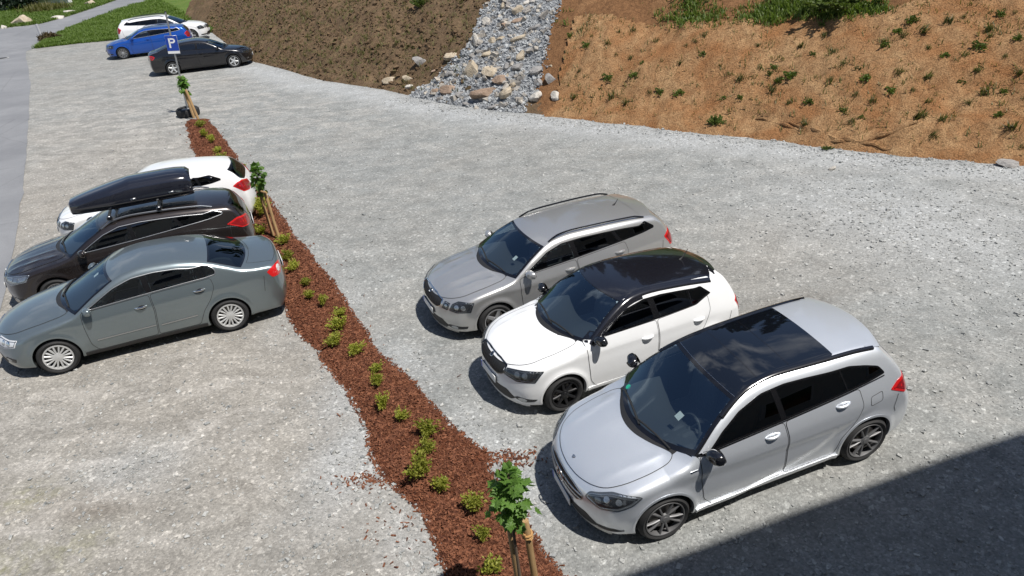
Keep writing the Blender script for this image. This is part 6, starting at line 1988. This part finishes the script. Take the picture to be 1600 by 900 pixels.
SHRUBS = [(-0.46, 5.43, 0.27, 0.23, 0), (-0.59, 5.89, 0.24, 0.22, 0), (-0.69, 6.36, 0.31, 0.28, 0), (-1.08, 6.7, 0.25, 0.17, 0), (-1.37, 6.96, 0.34, 0.33, 0), (-1.32, 7.43, 0.27, 0.23, 0), (-1.36, 7.76, 0.29, 0.29, 0), (-1.7, 8.17, 0.25, 0.21, 0), (-1.99, 8.49, 0.29, 0.27, 0), (-2.15, 9.07, 0.24, 0.2, 0), (-2.23, 9.5, 0.25, 0.31, 0), (-2.66, 10.07, 0.26, 0.15, 0), (-3.07, 10.41, 0.29, 0.25, 0), (-3.06, 10.91, 0.28, 0.23, 0), (-3.18, 11.39, 0.31, 0.19, 0), (-3.55, 11.76, 0.25, 0.22, 0), (-3.88, 12.05, 0.23, 0.28, 0), (-4.03, 12.62, 0.21, 0.24, 0), (-4.46, 13.31, 0.3, 0.22, 0), (-4.71, 13.81, 0.26, 0.43, 0), (-4.92, 14.68, 0.3, 0.24, 0), (-5.67, 15.3, 0.38, 0.38, 0), (-6.02, 16.51, 0.5, 0.43, 0), (-6.57, 17.74, 0.39, 0.36, 0), (-6.63, 18.58, 0.3, 0.3, 0), (-7.14, 19.07, 0.31, 0.27, 0), (-7.53, 20.08, 0.32, 0.28, 0), (-8.46, 21.37, 0.34, 0.21, 0), (-8.92, 22.32, 0.33, 0.22, 0), (-9.54, 23.5, 0.35, 0.23, 0), (-10.04, 24.35, 0.34, 0.24, 0), (-10.6, 25.67, 0.31, 0.25, 0), (-7.92, 20.51, 0.29, 0.2, 0), (-6.43, 17.14, 0.31, 0.24, 0)]
BUSH = [(-3.02, 33.52, 0.97, 0.42, 0), (10.51, 22.47, 2.46, 0.63, 0), (6.38, 20.69, 0.6, 0.4, 0), (8.71, 18.32, 0.38, 0.11, 0)]
TUFTS = [(5.88, 23.23), (5.65, 22.32), (6.47, 23.67), (6.18, 23.64), (5.4, 24.59), (5.11, 22.7), (4.85, 22.83), (6.96, 22.53), (7.13, 22.05), (7.35, 21.74), (8.13, 22.6), (7.95, 21.77), (8.11, 21.48), (8.37, 21.17), (8.29, 21.62), (8.71, 21.09), (9.15, 21.94), (9.31, 21.41), (9.82, 21.19), (9.89, 20.56), (9.89, 22.38), (11.03, 20.71), (10.96, 20.57), (11.37, 20.79), (11.47, 20.6), (11.95, 20.5), (11.84, 19.88), (11.54, 19.15), (11.29, 18.49), (10.94, 18.2), (11.53, 18.64), (12.09, 19.48), (12.28, 19.21), (12.5, 19.3), (12.85, 19.34), (13.3, 19.74), (13.22, 19.51), (12.61, 18.79), (12.59, 18.23), (12.94, 18.08), (13.33, 18.87), (13.68, 19.13), (12.61, 16.98), (12.53, 17.48), (11.34, 17.82), (10.98, 17.57), (11.03, 18.89), (10.58, 19.12), (10.13, 19.11), (9.86, 19.52), (9.42, 19.22), (9.51, 18.81), (9.75, 18.83), (8.5, 19.4), (8.55, 21.1), (8.24, 21.14), (7.2, 21.22), (6.82, 21.48), (6.03, 21.81), (6.76, 23.77), (6.57, 23.11), (8.37, 20.28), (8.76, 20.0), (8.06, 21.01), (9.86, 21.98), (10.16, 20.24), (9.45, 20.33), (10.2, 19.8), (10.96, 19.58), (12.19, 18.7), (12.17, 18.17), (13.42, 18.3), (12.64, 16.52), (13.22, 17.65), (12.56, 20.42), (11.76, 20.91), (13.72, 20.06), (14.03, 19.9), (12.97, 20.42), (3.45, 25.14), (3.18, 25.58), (2.85, 24.8), (3.9, 25.23), (4.35, 25.56), (4.52, 24.43), (3.68, 24.09), (3.44, 23.94), (3.76, 23.41), (4.11, 22.91), (2.57, 24.07), (3.03, 24.55), (4.09, 24.77), (4.82, 25.5), (4.48, 23.62), (4.8, 23.87), (2.73, 26.46), (3.45, 25.9)]
# ------------------------------------------------------------------ stones, shrubs, tufts
ORD = 'first second third fourth fifth sixth seventh eighth ninth tenth eleventh twelfth thirteenth fourteenth fifteenth sixteenth seventeenth eighteenth nineteenth'.split()
ORD += ['twentieth'] + ['twenty-' + w for w in ORD[:9]] + ['thirtieth'] + ['thirty-' + w for w in ORD[:9]] + ['fortieth'] + ['forty-' + w for w in ORD[:9]]
CNAME = ['grey', 'tan', 'brown', 'pale']
def place_boulders():
    variants = [boulder_mesh(100 + i) for i in range(9)]
    meshes = {}
    def rock(x, y, w, h, c, i, name):
        k = (i % 9, c)
        if k not in meshes:
            me = mesh(name, *variants[k[0]], ROCKS[c], True); me.set_sharp_from_angle(angle=R(32)); meshes[k] = me
        o = link(name, meshes[k])
        z = max(bank_z(x, y), float(ground_z(x, y)))
        w *= 1.18; h *= 1.12; o.scale = (w, min(w, max(h, w * .55)) * 1.0, max(h * .95, w * .38))
        o.location = (x, y + o.scale[1] * .25, z + o.scale[2] * .20)
        o.rotation_euler = (random.uniform(-.25, .25), random.uniform(-.25, .25), random.uniform(-.5, .5))
        return o
    zones = {}
    for i, (x, y, w, h, c) in enumerate(BOULDERS):
        xl = np.interp(y, [p[1] for p in CH_L], [p[0] for p in CH_L]); xr = np.interp(y, [p[1] for p in CH_R], [p[0] for p in CH_R])
        t = (x - xl) / (xr - xl)
        z = 'on the brown soil left of the stone channel' if x < xl - .3 or (y < 28.2 and x < -1.5) else 'on the soil right of the stone channel' if t > 1.02 or (x > 1.3 and y < 26) else \
            'along the left side of the stone channel' if t < .36 else 'along the right side of the stone channel' if t > .68 else 'down the middle of the stone channel'
        zones.setdefault(z, []).append((y, i))
    for z, l in zones.items():
        for k, (y, i) in enumerate(sorted(l)):
            x, y, w, h, c = BOULDERS[i]
            size = 'large' if w > .55 else 'small' if w < .36 else 'mid-sized'
            tag(rock(x, y, w, h, c, i * 5, 'boulder'), f'{size} {CNAME[c]} boulder, {ORD[k]} from the foot {z}', 'boulder', 'boulders at the stone channel')
    labs = ['big tan boulder on the meadow edge beside the road bend', 'pale flat stone in the grass above the road bend', 'small pale flat stone halfway along the meadow edge', 'long tan boulder farthest up beside the narrow road', 'pale kerb stone at the very edge of the picture by the road']
    for i, (e, lb) in enumerate(zip(FIELD_STONES, labs)):
        tag(rock(*e, i * 3 + 1, 'boulder'), lb, 'boulder', 'stones along the meadow edge')
    labs = ['pale stone at the foot of the erosion net by the slipped folds', 'grey flat stone at the foot of the net near the right border', 'white stone lying on the edge of the bark strip near the silver car', 'small white stone at the bark edge near the white car', 'white stone lying on the coarse gravel at the bank foot']
    for i, (e, lb) in enumerate(zip(FOOT_STONES, labs)):
        tag(rock(*e, i * 2 + 40, 'stone'), lb, 'stone', 'single stones at the gravel edge')

def leafy_mesh(name, seed, n, rad, h, leaf, mat, stems=9, up=.5):
    """a small shrub: stems fan out and carry many small leaves; unit is metres"""
    r = np.random.default_rng(seed); V = []; F = []
    tips = []
    for k in range(stems):
        a = r.uniform(0, 2 * PI); e = r.uniform(.15, 1.0)
        tips.append((math.cos(a) * rad * e, math.sin(a) * rad * e, h * (1.05 - .35 * e * e) * r.uniform(.75, 1.05)))
    for i in range(n):
        t = tips[r.integers(stems)]; u = r.uniform(.25, 1.05) ** .7
        p = np.array([t[0] * u ** 1.2, t[1] * u ** 1.2, t[2] * u]) + r.normal(0, .022, 3)
        p[2] = max(p[2], .01)
        d = np.array([t[0], t[1], h * up]) / (np.linalg.norm([t[0], t[1], h * up]) + 1e-6) + r.normal(0, .55, 3); d /= np.linalg.norm(d)
        s = np.cross(d, r.normal(size=3)); s /= np.linalg.norm(s) + 1e-9
        L = leaf * r.uniform(.6, 1.25); w = L * r.uniform(.28, .42)
        nrm = np.cross(d, s) * L * .12
        k = len(V)
        V += [p, p + d * L * .5 + s * w - nrm, p + d * L, p + d * L * .5 - s * w - nrm, p + d * L * .55 + nrm]
        F += [(k, k + 1, k + 4), (k + 1, k + 2, k + 4), (k + 2, k + 3, k + 4), (k + 3, k, k + 4)]
    for t in tips:
        k = len(V); w = .004
        V += [(-w, 0, 0), (w, 0, 0), (t[0] + w, t[1], t[2] * .85), (t[0] - w, t[1], t[2] * .85)]; F.append((k, k + 1, k + 2, k + 3))
    return mesh(name, np.array(V), F, mat, False)

def place_shrubs():
    ms = [leafy_mesh('shrub', 300 + i, 250 + 40 * i, .11 + .012 * i, .20 + .012 * ((i * 5) % 7), .042, M_SHRUB, 7 + i, .5) for i in range(7)]
    order = sorted(range(len(SHRUBS)), key=lambda i: SHRUBS[i][1])
    for k, i in enumerate(order):
        x, y, w, h, _ = SHRUBS[i]
        o = link('shrub', ms[i % 7])
        s = w / .275; o.location = (x, y, float(ground_z(x, y)) + .05); o.scale = (s * random.uniform(.85, 1.2), s * random.uniform(.85, 1.2), s * random.uniform(.65, 1.05)); o.rotation_euler = (0, 0, random.uniform(0, 6))
        tag(o, f'low yellow-green shrub in the bark strip, {ORD[k]} counted from the near young tree', 'shrub', 'shrubs planted along the bark strip')
    wm = [leafy_mesh('bush', 340 + i, 1500, .5, .62, .075, M_WEED, 26, .6) for i in range(3)]
    labs = ['bright green bush at the top of the brown bank left of the stone channel', 'broad lush green bush in the greenery above the erosion net', 'green weed clump at the foot of the erosion net', 'flat green weed at the foot of the net beside the slipped folds']
    for i, ((x, y, w, h, _), lb) in enumerate(zip(BUSH, labs)):
        o = link('bush', wm[i % 3]); o.location = (x, y, max(bank_z(x, y), 0) - .02); o.scale = (w * .95, w * .7, h * 1.5); tag(o, lb, 'bush')

def tuft_mesh(seed):
    r = np.random.default_rng(seed); n = 46
    V = []; F = []
    for i in range(n):
        a = r.uniform(0, 2 * PI); lean = abs(r.normal(.35, .3)); h = r.uniform(.10, .25); w = r.uniform(.005, .010)
        b = r.normal(0, .045, 2); dx, dy = math.cos(a), math.sin(a); k = len(V)
        for t, f in ((0, 1), (.5, .9), (1, .15)):
            rr = lean * h * t * t
            for sd in (-1, 1): V.append((b[0] + dx * rr - dy * w * sd * f, b[1] + dy * rr + dx * w * sd * f, h * (t - .3 * lean * t * t)))
        F += [(k, k + 1, k + 3, k + 2), (k + 2, k + 3, k + 5, k + 4)]
    return mesh('grass_tuft', np.array(V), F, M_TUFT, False)

def place_tufts():
    ms = [tuft_mesh(400 + i) for i in range(5)] + [leafy_mesh('grass_tuft', 420 + i, 110, .10, .15, .055, M_WEED, 7, .8) for i in range(2)]
    r = random.Random(5)
    pts = list(TUFTS)
    for x, y in pts:
        o = link('grass_tuft', ms[r.randrange(7)])
        o.location = (x, y, bank_z(x, y) + .03); s = r.uniform(.6, 1.15) + .6 * r.random() ** 3; o.scale = (s * r.uniform(.9, 1.3), s, s * r.uniform(.8, 1.2)); o.rotation_euler = (r.uniform(.1, .6), r.uniform(-.3, .3), r.uniform(-.6, .6))
        tag(o, 'dark green grass tuft growing through the brown erosion net', 'grass tuft', 'grass tufts growing through the erosion net')

# ------------------------------------------------------------------ bark strip
def build_mulch():
    n = NM('bark mulch'); v = n.pos()
    a = n.noise(v, 3, 6, .65, .3); f = n.noise(v, 38, 5, .7, .6)
    c = n.mix(n.ramp(f, [(.28, 0), (.70, 1)]), (.060, .018, .009), (.215, .078, .040))
    c = n.mix(1.0, c, n.ramp(a, [(.25, .72), (.75, 1.25)]), 'MULTIPLY')
    mat = n.done(n.bsdf(c, .92, normal=n.bump(f, 1.0, .05), spec=.15))
    ys = np.arange(2.6, 27.0, .09); L_, R_ = mulch_edges(ys); rows = []
    m = 26
    A = np.stack([np.stack([L_ + (R_ - L_) * t, ys], 1) for t in np.linspace(-.03, 1.03, m)], 1)
    e = np.minimum(np.linspace(-.03, 1.03, m), 1 - np.linspace(-.03, 1.03, m)) * (R_ - L_)[:, None]
    Z = ground_z(A[..., 0], A[..., 1]) + np.clip(e / .16, -.5, 1) * .055 + fbm(A[..., 0] * 3.2, A[..., 1] * 3.2, 81) * .09 * np.clip(e / .2, 0, 1) + fbm(A[..., 0] * 11, A[..., 1] * 11, 83, 2) * .03 * np.clip(e / .1, 0, 1)
    idx = np.arange(len(ys) * m).reshape(len(ys), m)
    F = np.stack([idx[:-1, :-1], idx[:-1, 1:], idx[1:, 1:], idx[1:, :-1]], -1).reshape(-1, 4)
    link('bark_bed', fastmesh('bark_bed', np.concatenate([A, Z[..., None]], -1).reshape(-1, 3), F, mat, True))['kind'] = 'structure'
    def top(x, y):
        l, r = mulch_edges(y); e = np.minimum(x - l, r - x)
        return ground_z(x, y) + np.clip(e / .16, -.5, 1) * .055 + fbm(x * 3.2, y * 3.2, 81) * .09 * np.clip(e / .2, 0, 1) + fbm(x * 11, y * 11, 83, 2) * .03 * np.clip(e / .1, 0, 1)
    N = 52000
    y = 3.6 + 23 * rng.uniform(0, 1, N) ** 2.1; l, r = mulch_edges(y)
    u = rng.uniform(-.05, 1.05, N); x = l + (r - l) * u
    x = x + (rng.uniform(0, 1, N) < .025) * rng.normal(0, .25, N)
    z = np.maximum(top(x, y), ground_z(x, y)) + .008
    s = rng.uniform(.018, .050, N) * np.where(y > 12, 1.3, 1)
    S = np.stack([s * rng.uniform(.8, 1.7, N), s * rng.uniform(.2, .5, N), s * rng.uniform(.10, .25, N)], 1)
    cm = stone_mat('bark chips', (.075, .024, .012), (.26, .105, .055), 26, .35)
    scatter_blocks('bark_mulch', np.column_stack([x, y, z]), S, cm, .55)
    # two small spills of bark on the gravel
    P = []
    for cx, cy, sx, sy, k in ((-1.95, 7.05, .24, .09, 240), (-1.75, 7.35, .14, .10, 160), (-.25, 7.25, .20, .08, 220), (-1.6, 6.3, .35, .35, 60)):
        P.append(np.stack([rng.normal(cx, sx, k), rng.normal(cy, sy, k)], 1))
    P = np.concatenate(P); k = len(P); s = rng.uniform(.016, .04, k)
    scatter_blocks('spilled_bark', np.column_stack([P, ground_z(P[:, 0], P[:, 1]) + .006]), np.stack([s * 1.4, s * .45, s * .2], 1), cm, .3)

# ------------------------------------------------------------------ young trees with their stakes
def maple_leaf(mat):
    """palmate leaf of five pointed lobes, folded a little along its veins; stalk at the origin, blade along +y"""
    out = [(0, 0), (.20, -.06), (.30, .10), (.55, .14), (.42, .32), (.62, .52), (.38, .54), (.30, .70), (.18, .72), (0, 1.05)]
    pts = out + [(-x, y) for x, y in out[-2:0:-1]]
    V = [(x, y, -.18 * abs(x) - .20 * y * y + (.05 if i % 2 else 0)) for i, (x, y) in enumerate(pts)] + [(0, .36, .02)]
    n = len(pts); F = [(i, (i + 1) % n, n) for i in range(n)]
    k = len(V); V += [(-.012, 0, 0), (.012, 0, 0), (.010, -.40, .10), (-.010, -.40, .10)]; F.append((k, k + 1, k + 2, k + 3))
    return mesh('leaf', np.array(V), F, mat, False)

def young_tree(base, h, crown_r, crown_h, nleaf, leaf, label, single, seed, lean=(0, 0)):
    r = np.random.default_rng(seed)
    t = empty('young_tree', base); tag(t, label, 'tree', 'young trees planted in the bark strip')
    mb = MB(); top = h
    pts = [(lean[0] * z * z + .012 * math.sin(z * 3), lean[1] * z * z, z) for z in np.linspace(0, top, 9)]
    mb.tube(pts, [.020 - .011 * i / 8 for i in range(9)], 8)
    tr = mb.build('trunk', M_BARK, t)
    zc0 = h - crown_h
    mbb = MB(); nodes = []
    for k in range(13):
        z = zc0 + crown_h * (k / 12) ** .9 * .9; a = k * 2.4 + r.uniform(-.3, .3)
        ln = crown_r * (1.0 - .55 * abs(2 * k / 12 - .8) ** 1.5) * r.uniform(.55, .95)
        p0 = Vector((lean[0] * z * z, lean[1] * z * z, z)); p1 = p0 + Vector((math.cos(a) * ln, math.sin(a) * ln, ln * .45))
        mbb.tube([p0, (p0 + p1) / 2 + Vector((0, 0, .02)), p1], [.006, .005, .003], 5)
        for u in np.linspace(.35, 1.0, 4): nodes.append(p0 + (p1 - p0) * u)
    cr = mbb.build('crown', M_BARK, t)
    lm = maple_leaf(M_MAPLE)
    mats = []
    for i in range(nleaf):
        p = nodes[r.integers(len(nodes))] if r.uniform() < .75 else Vector((0, 0, zc0 + crown_h * r.uniform(.2, 1.05)))
        p = p + Vector(r.normal(0, .03, 3))
        c = Vector((lean[0] * p.z ** 2, lean[1] * p.z ** 2, zc0 + crown_h * .35)); d = (p - c)
        if d.length < 1e-3: d = Vector((0, 0, 1))
        out = Vector((d.x, d.y, d.z * .3 - .05)).normalized()
        rot = out.to_track_quat('Y', 'Z').to_matrix().to_4x4()
        rot = rot @ Matrix.Rotation(r.normal(-.35, .35), 4, 'X') @ Matrix.Rotation(r.normal(0, .5), 4, 'Y') @ Matrix.Rotation(r.normal(0, .5), 4, 'Z')
        s = leaf * r.uniform(.65, 1.15)
        mats.append(Matrix.Translation(p) @ rot @ Matrix.Diagonal((s, s, s, 1)))
    if single:
        for m_ in mats:
            o = link('leaf', lm, cr); o.matrix_local = m_
    else:
        V = []; F = []
        for m_ in mats:
            k = len(V); V += [tuple(m_ @ v.co) for v in lm.vertices]; F += [tuple(k + i for i in p.vertices) for p in lm.polygons]
        o = link('leaves', mesh('leaves', np.array(V), F, M_MAPLE, False), cr); o['kind'] = 'stuff'
    return t

def stake(p0, p1, label, rad=.036, rope=0.0):
    p0, p1 = Vector(p0), Vector(p1); L = (p1 - p0).length
    t = empty('tree_stake', p0); t.rotation_euler = (p1 - p0).to_track_quat('Z', 'Y').to_euler()
    tag(t, label, 'stake', 'wooden stakes beside the young trees')
    mb = MB(); mb.tube([(0, 0, -.1), (.004, 0, L * .4), (-.003, .003, L * .8), (0, 0, L - .012), (0, 0, L)], [rad * 1.05, rad, rad * .98, rad * .96, rad * .80], 14); mb.build('post', M_STAKE, t, auto=30)
    if rope:
        mb = MB(); n = 60
        mb.tube([((rad + .010) * math.cos(i * .62), (rad + .010) * math.sin(i * .62), rope + .018 * i / 6.2 + .006 * math.sin(i * 1.7)) for i in range(n // 2)], .012, 6)
        mb.build('rope_tie', M_ROPE, t)
    return t

def place_trees():
    g = lambda x, y: float(ground_z(x, y)) + .03
    # near tree, its foot just outside the picture
    young_tree((-.16, 4.86, g(-.16, 4.86)), 1.98, .20, .64, 200, .098, 'leafy young maple in front, nearest the silver car', True, 11)
    stake((-.15, 4.97, .03), (-.20, 4.93, 1.24), 'light wooden stake left of the front maple, half hidden by its stem')
    stake((.02, 5.02, .03), (-.05, 4.98, 1.26), 'light wooden stake right of the front maple, bound with rope', rope=.99)
    # middle tree
    young_tree((-5.42, 15.30, g(-5.42, 15.3)), 1.62, .19, .58, 120, .115, 'young tree half way along the bark strip, by the green grey saloon', False, 12)
    stake((-5.36, 15.24, .03), (-5.46, 15.30, 1.22), 'left wooden stake of the middle young tree')
    stake((-5.17, 15.02, .03), (-5.27, 15.10, 1.20), 'right wooden stake of the middle young tree')
    b = MB(); b.tube([(-5.52, 15.33, 1.17), (-5.20, 15.02, 1.19)], .022, 8); tag(b.build('cross_bar', M_STAKE), 'short wooden bar nailed across the two stakes of the middle tree', 'cross bar')
    # far tree by the sign
    young_tree((-11.56, 27.42, g(-11.56, 27.42)), 1.52, .25, .62, 110, .15, 'young tree at the far end of the bark strip beside the parking sign', False, 13)
    stake((-11.50, 27.40, .03), (-11.62, 27.46, 1.14), 'left wooden stake of the far young tree by the tyre', .05)
    stake((-11.20, 27.02, .03), (-11.40, 27.12, 1.12), 'right wooden stake of the far young tree by the tyre', .05)

# ------------------------------------------------------------------ parking sign in its tyre
def place_sign():
    x, y = -11.93, 28.02
    t = empty('parking_sign', (x, y, 0)); tag(t, 'blue parking sign with a white P on a grey pole', 'sign')
    t.rotation_euler = (0, R(3.2), R(6))
    mb = MB(); mb.tube([(0, 0, .05), (0, 0, 3.72)], .032, 12); mb.build('pole', simple('galvanised steel', (.36, .37, .38), .45, metal=.7, noise=.2), t)
    mb = MB(); mb.lathe([(.034, 3.72), (.036, 3.75), (.0001, 3.76)], 12); mb.build('pole_cap', M['black_plastic'], t)
    W_, z0, z1 = .43, 2.28, 2.92
    blue = simple('sign blue', (.010, .050, .33), .35); white = simple('sign white', (.80, .80, .80), .4)
    mb = MB(); mb.box((0, -.048, (z0 + z1) / 2), (W_, .012, z1 - z0), .004); p = mb.build('plate', simple('sign back', (.45, .46, .47), .4, metal=.6), t)
    mb = MB(); mb.box((0, -.056, (z0 + z1) / 2), (W_ - .012, .004, z1 - z0 - .012)); mb.build('white_border', white, p)
    mb = MB(); mb.box((0, -.060, (z0 + .103 + z1 - .007) / 2), (W_ - .014, .004, z1 - z0 - .11)); mb.build('blue_field', blue, p)
    # the letter: stem and bowl
    c = MB(); zc = z0 + .38; s = .34; y_ = -.064
    def stroke(pts, w):
        pts = np.array(pts); T = np.gradient(pts, axis=0); T /= np.linalg.norm(T, axis=1, keepdims=True); N_ = np.stack([-T[:, 1], T[:, 0]], 1)
        a, b = pts + N_ * w / 2, pts - N_ * w / 2
        V = [(q[0], y_, q[1]) for q in a] + [(q[0], y_, q[1]) for q in b]; n = len(pts)
        c.add(V, [(i, i + 1, n + i + 1, n + i) for i in range(n - 1)])
    stroke([(-.08, zc - s / 2), (-.08, zc), (-.08, zc + s / 2)], .058)
    bowl = [(-.08, zc + s / 2 - .028)] + [(.02 + .080 * math.cos(a), zc + .080 + .062 * math.sin(a)) for a in np.linspace(PI / 2, -PI / 2, 14)] + [(-.08, zc + .018)]
    stroke(bowl, .054)
    c.build('letter', white, p, smooth=False)
    for z in (2.42, 2.78):
        mb = MB(); mb.box((0, -.020, z), (.10, .055, .035), .006); mb.build('clamp', M['satin'], t)
    # tyre filled with concrete as a foot
    k = empty('sign_base', (-11.86, 27.86, 0)); tag(k, 'old black tyre filled with concrete holding the parking sign', 'tyre base')
    mb = MB(); mb.lathe([(.24, .03), (.36, 0), (.42, .05), (.43, .15), (.42, .25), (.36, .30), (.25, .27), (.24, .2)], 36, close=False); mb.build('tyre', M['rubber'], k)
    mb = MB(); mb.lathe([(.26, .235), (.10, .25), (.0001, .25)], 28); mb.build('concrete_fill', simple('concrete', (.30, .30, .29), .9, noise=.2), k)

# ------------------------------------------------------------------ far left corner
def conifer_leaves(name, seed, n, rx, ry, h, mat, size=.16):
    r = np.random.default_rng(seed)
    ph = np.arccos(r.uniform(-.2, 1, n)); th = r.uniform(0, 2 * PI, n); u = r.uniform(.6, 1.02, n)
    lump = 1 + .28 * np.sin(th * 3 + seed) * np.sin(ph * 4) + .15 * np.sin(th * 7)
    P = np.stack([rx * np.sin(ph) * np.cos(th) * u * lump, ry * np.sin(ph) * np.sin(th) * u * lump, h * (.25 + .75 * np.cos(ph) * u * lump)], 1)
    P[:, 2] = np.maximum(P[:, 2], .02)
    d = r.normal(size=(n, 3)) + P / np.array([rx, ry, h]) * .8; d /= np.linalg.norm(d, axis=1, keepdims=True)
    s = np.cross(d, r.normal(size=(n, 3))); s /= np.linalg.norm(s, axis=1, keepdims=True)
    L = (size * r.uniform(.6, 1.4, n))[:, None]
    V = np.stack([P - s * L * .25, P + s * L * .25, P + d * L + s * L * .12, P + d * L - s * L * .12], 1)
    F = np.arange(n * 4).reshape(n, 4)
    return fastmesh(name, V.reshape(-1, 3), F, mat)

def far_corner():
    t = empty('evergreen_bush', (-47.7, 78.9, 0)); tag(t, 'dark evergreen bush in the upper left corner beyond the meadow', 'bush')
    dk = leaf_mat('dark evergreen', (.010, .022, .012), (.022, .042, .020), .1)
    link('crown', conifer_leaves('crown', 5, 3600, 2.0, 1.7, 2.6, dk, .26), t)
    mb = MB(); mb.tube([(0, 0, 0), (.1, 0, 1.6)], [.2, .08], 8); mb.build('trunk', M_BARK, t)
    # reeds / tall dry plants in front of the wall
    me = grass_field('tall_reeds', np.column_stack([rng.normal(-42.6, .9, 420), rng.normal(75.0, .8, 420), np.zeros(420)]), rng.uniform(.3, .9, 420), leaf_mat('reed', (.095, .105, .03), (.17, .15, .055)), 4, .035, .15)
    tag(link('tall_reeds', me), kind='stuff')
    w = empty('garden_wall', (-45.4, 81.2, 0)); tag(w, 'low white wall with a pale ledge at the top of the meadow', 'wall'); w.rotation_euler = (0, 0, R(-16.4))
    mb = MB(); mb.box((0, 0, .30), (5.2, .5, .62), .02); mb.build('wall_body', simple('white render', (.66, .66, .64), .85, noise=.15), w)
    mb = MB(); mb.box((0, -.12, .66), (5.4, .9, .09), .015); mb.build('ledge', simple('pale stone ledge', (.55, .55, .53), .8, noise=.2), w)
    # small post and dark mound at the corner of the verge
    p = empty('marker_post', (-31.7, 54.2, 0)); tag(p, 'pale grey marker post at the grass corner of the road fork', 'post')
    mb = MB(); mb.tube([(0, 0, 0), (-.05, 0, .95)], [.10, .085], 10); mb.build('shaft', simple('grey post', (.42, .42, .44), .7, noise=.15), p)
    mb = MB(); mb.lathe([(.088, .95), (.06, 1.0), (.0001, 1.01)], 10); q = mb.build('cap', simple('grey cap', (.3, .3, .32), .7), p); q.location = (-.05, 0, 0)
    b = empty('withered_bush', (-30.5, 53.0, 0)); b.scale = (.62, .62, .7); tag(b, 'dark brown withered bush at the grass corner beside the marker post', 'bush')
    link('twigs', conifer_leaves('twigs', 9, 900, 1.15, .55, .62, leaf_mat('withered twigs', (.050, .030, .018), (.095, .075, .030), .1), .22), b)

# ------------------------------------------------------------------ the house the picture is taken from, and the wood above the bank (both outside the frame)
def build_house():
    a = math.atan2(.288, .958)
    H_ = 13.6; W_, D_ = 46, 11
    ex = Vector((math.cos(a), math.sin(a), 0)); nn = Vector((-math.sin(a), math.cos(a), 0))
    sd = _sd; k = H_ / sd.z
    A = Vector((.93, 5.32, 0)) + Vector((sd.x * k, sd.y * k, 0))       # eaves line that throws the shadow edge seen in the yard
    off = A.dot(nn)
    t = empty('apartment_house', (0, 0, 0)); t.rotation_euler = (0, 0, a); t.location = nn * off + ex * 8
    tag(t, 'tall plastered house whose shadow falls across the gravel', 'house')
    wall = simple('house plaster', (.62, .60, .56), .9, noise=.08, nscale=.8)
    mb = MB(); mb.box((0, -D_ / 2 - .75, H_ / 2 - .2), (W_, D_, H_ - .4)); mb.build('wall', wall, t, smooth=False)
    mb = MB(); mb.box((0, -D_ / 2 - .2, H_ - .11), (W_ + .8, D_ + .4, .22)); mb.build('roof', simple('roof edge', (.12, .10, .09), .8), t, smooth=False)
    gl = simple('house window glass', (.02, .025, .03), .05, coat=1.0); fr = simple('house window frame', (.7, .7, .7), .5)
    fm = MB(); fm.box((0, 0, 0), (1.3, .08, 1.5)); fm = fm.mesh('window', fr, False)
    gm = MB(); gm.box((0, .05, 0), (1.12, .02, 1.32)); gm = gm.mesh('pane', gl, False)
    for z in (2.0, 4.9, 7.8, 10.7):
        for x in np.arange(-21, 22, 3.5):
            if abs(x + 8) < 2.2 and 4 < z < 9: continue
            o = link('window', fm, t); o.location = (x, -.72, z); link('pane', gm, o)

def build_forest():
    mat = leaf_mat('forest needles', (.012, .030, .012), (.030, .060, .022), .1)
    Vs = []; Fs = []; k = 0
    r = np.random.default_rng(77)
    for i in range(70):
        x = r.uniform(-45, 60); y = 46 + r.uniform(0, 26) - .35 * max(x, 0)
        h = r.uniform(11, 19); rad = h * r.uniform(.16, .23); n = 420
        d, _ = toe_d(np.array([x]), np.array([y]))
        if d[0] < 9.5: continue
        z0 = bank_z(x, y)
        t = r.uniform(0, 1, n) ** .7; th = r.uniform(0, 2 * PI, n); rr = rad * (1 - t) * (.65 + .35 * np.cos(t * 40)) * r.uniform(.5, 1.1, n)
        P = np.stack([x + rr * np.cos(th), y + rr * np.sin(th), z0 + 1.2 + t * h], 1)
        dd = np.stack([np.cos(th), np.sin(th), -.35 + 0 * th], 1); s = np.stack([-np.sin(th), np.cos(th), 0 * th], 1)
        L = (1.3 * r.uniform(.6, 1.3, n) * (1.15 - .7 * t))[:, None]
        V = np.stack([P - s * L * .45, P + s * L * .45, P + dd * L + s * L * .2, P + dd * L - s * L * .2], 1).reshape(-1, 3)
        Vs.append(V); Fs.append(np.arange(len(V)).reshape(-1, 4) + k); k += len(V)
    tag(link('far_wood', fastmesh('far_wood', np.concatenate(Vs), np.concatenate(Fs), mat)), kind='stuff')
# ------------------------------------------------------------------ put everything together
build_ground()
build_road()
build_grass()
build_bank()
build_mulch()
stones_on_yard()
build_house()
build_forest()
park_all()
place_boulders()
place_shrubs()
place_tufts()
place_trees()
place_sign()
far_corner()
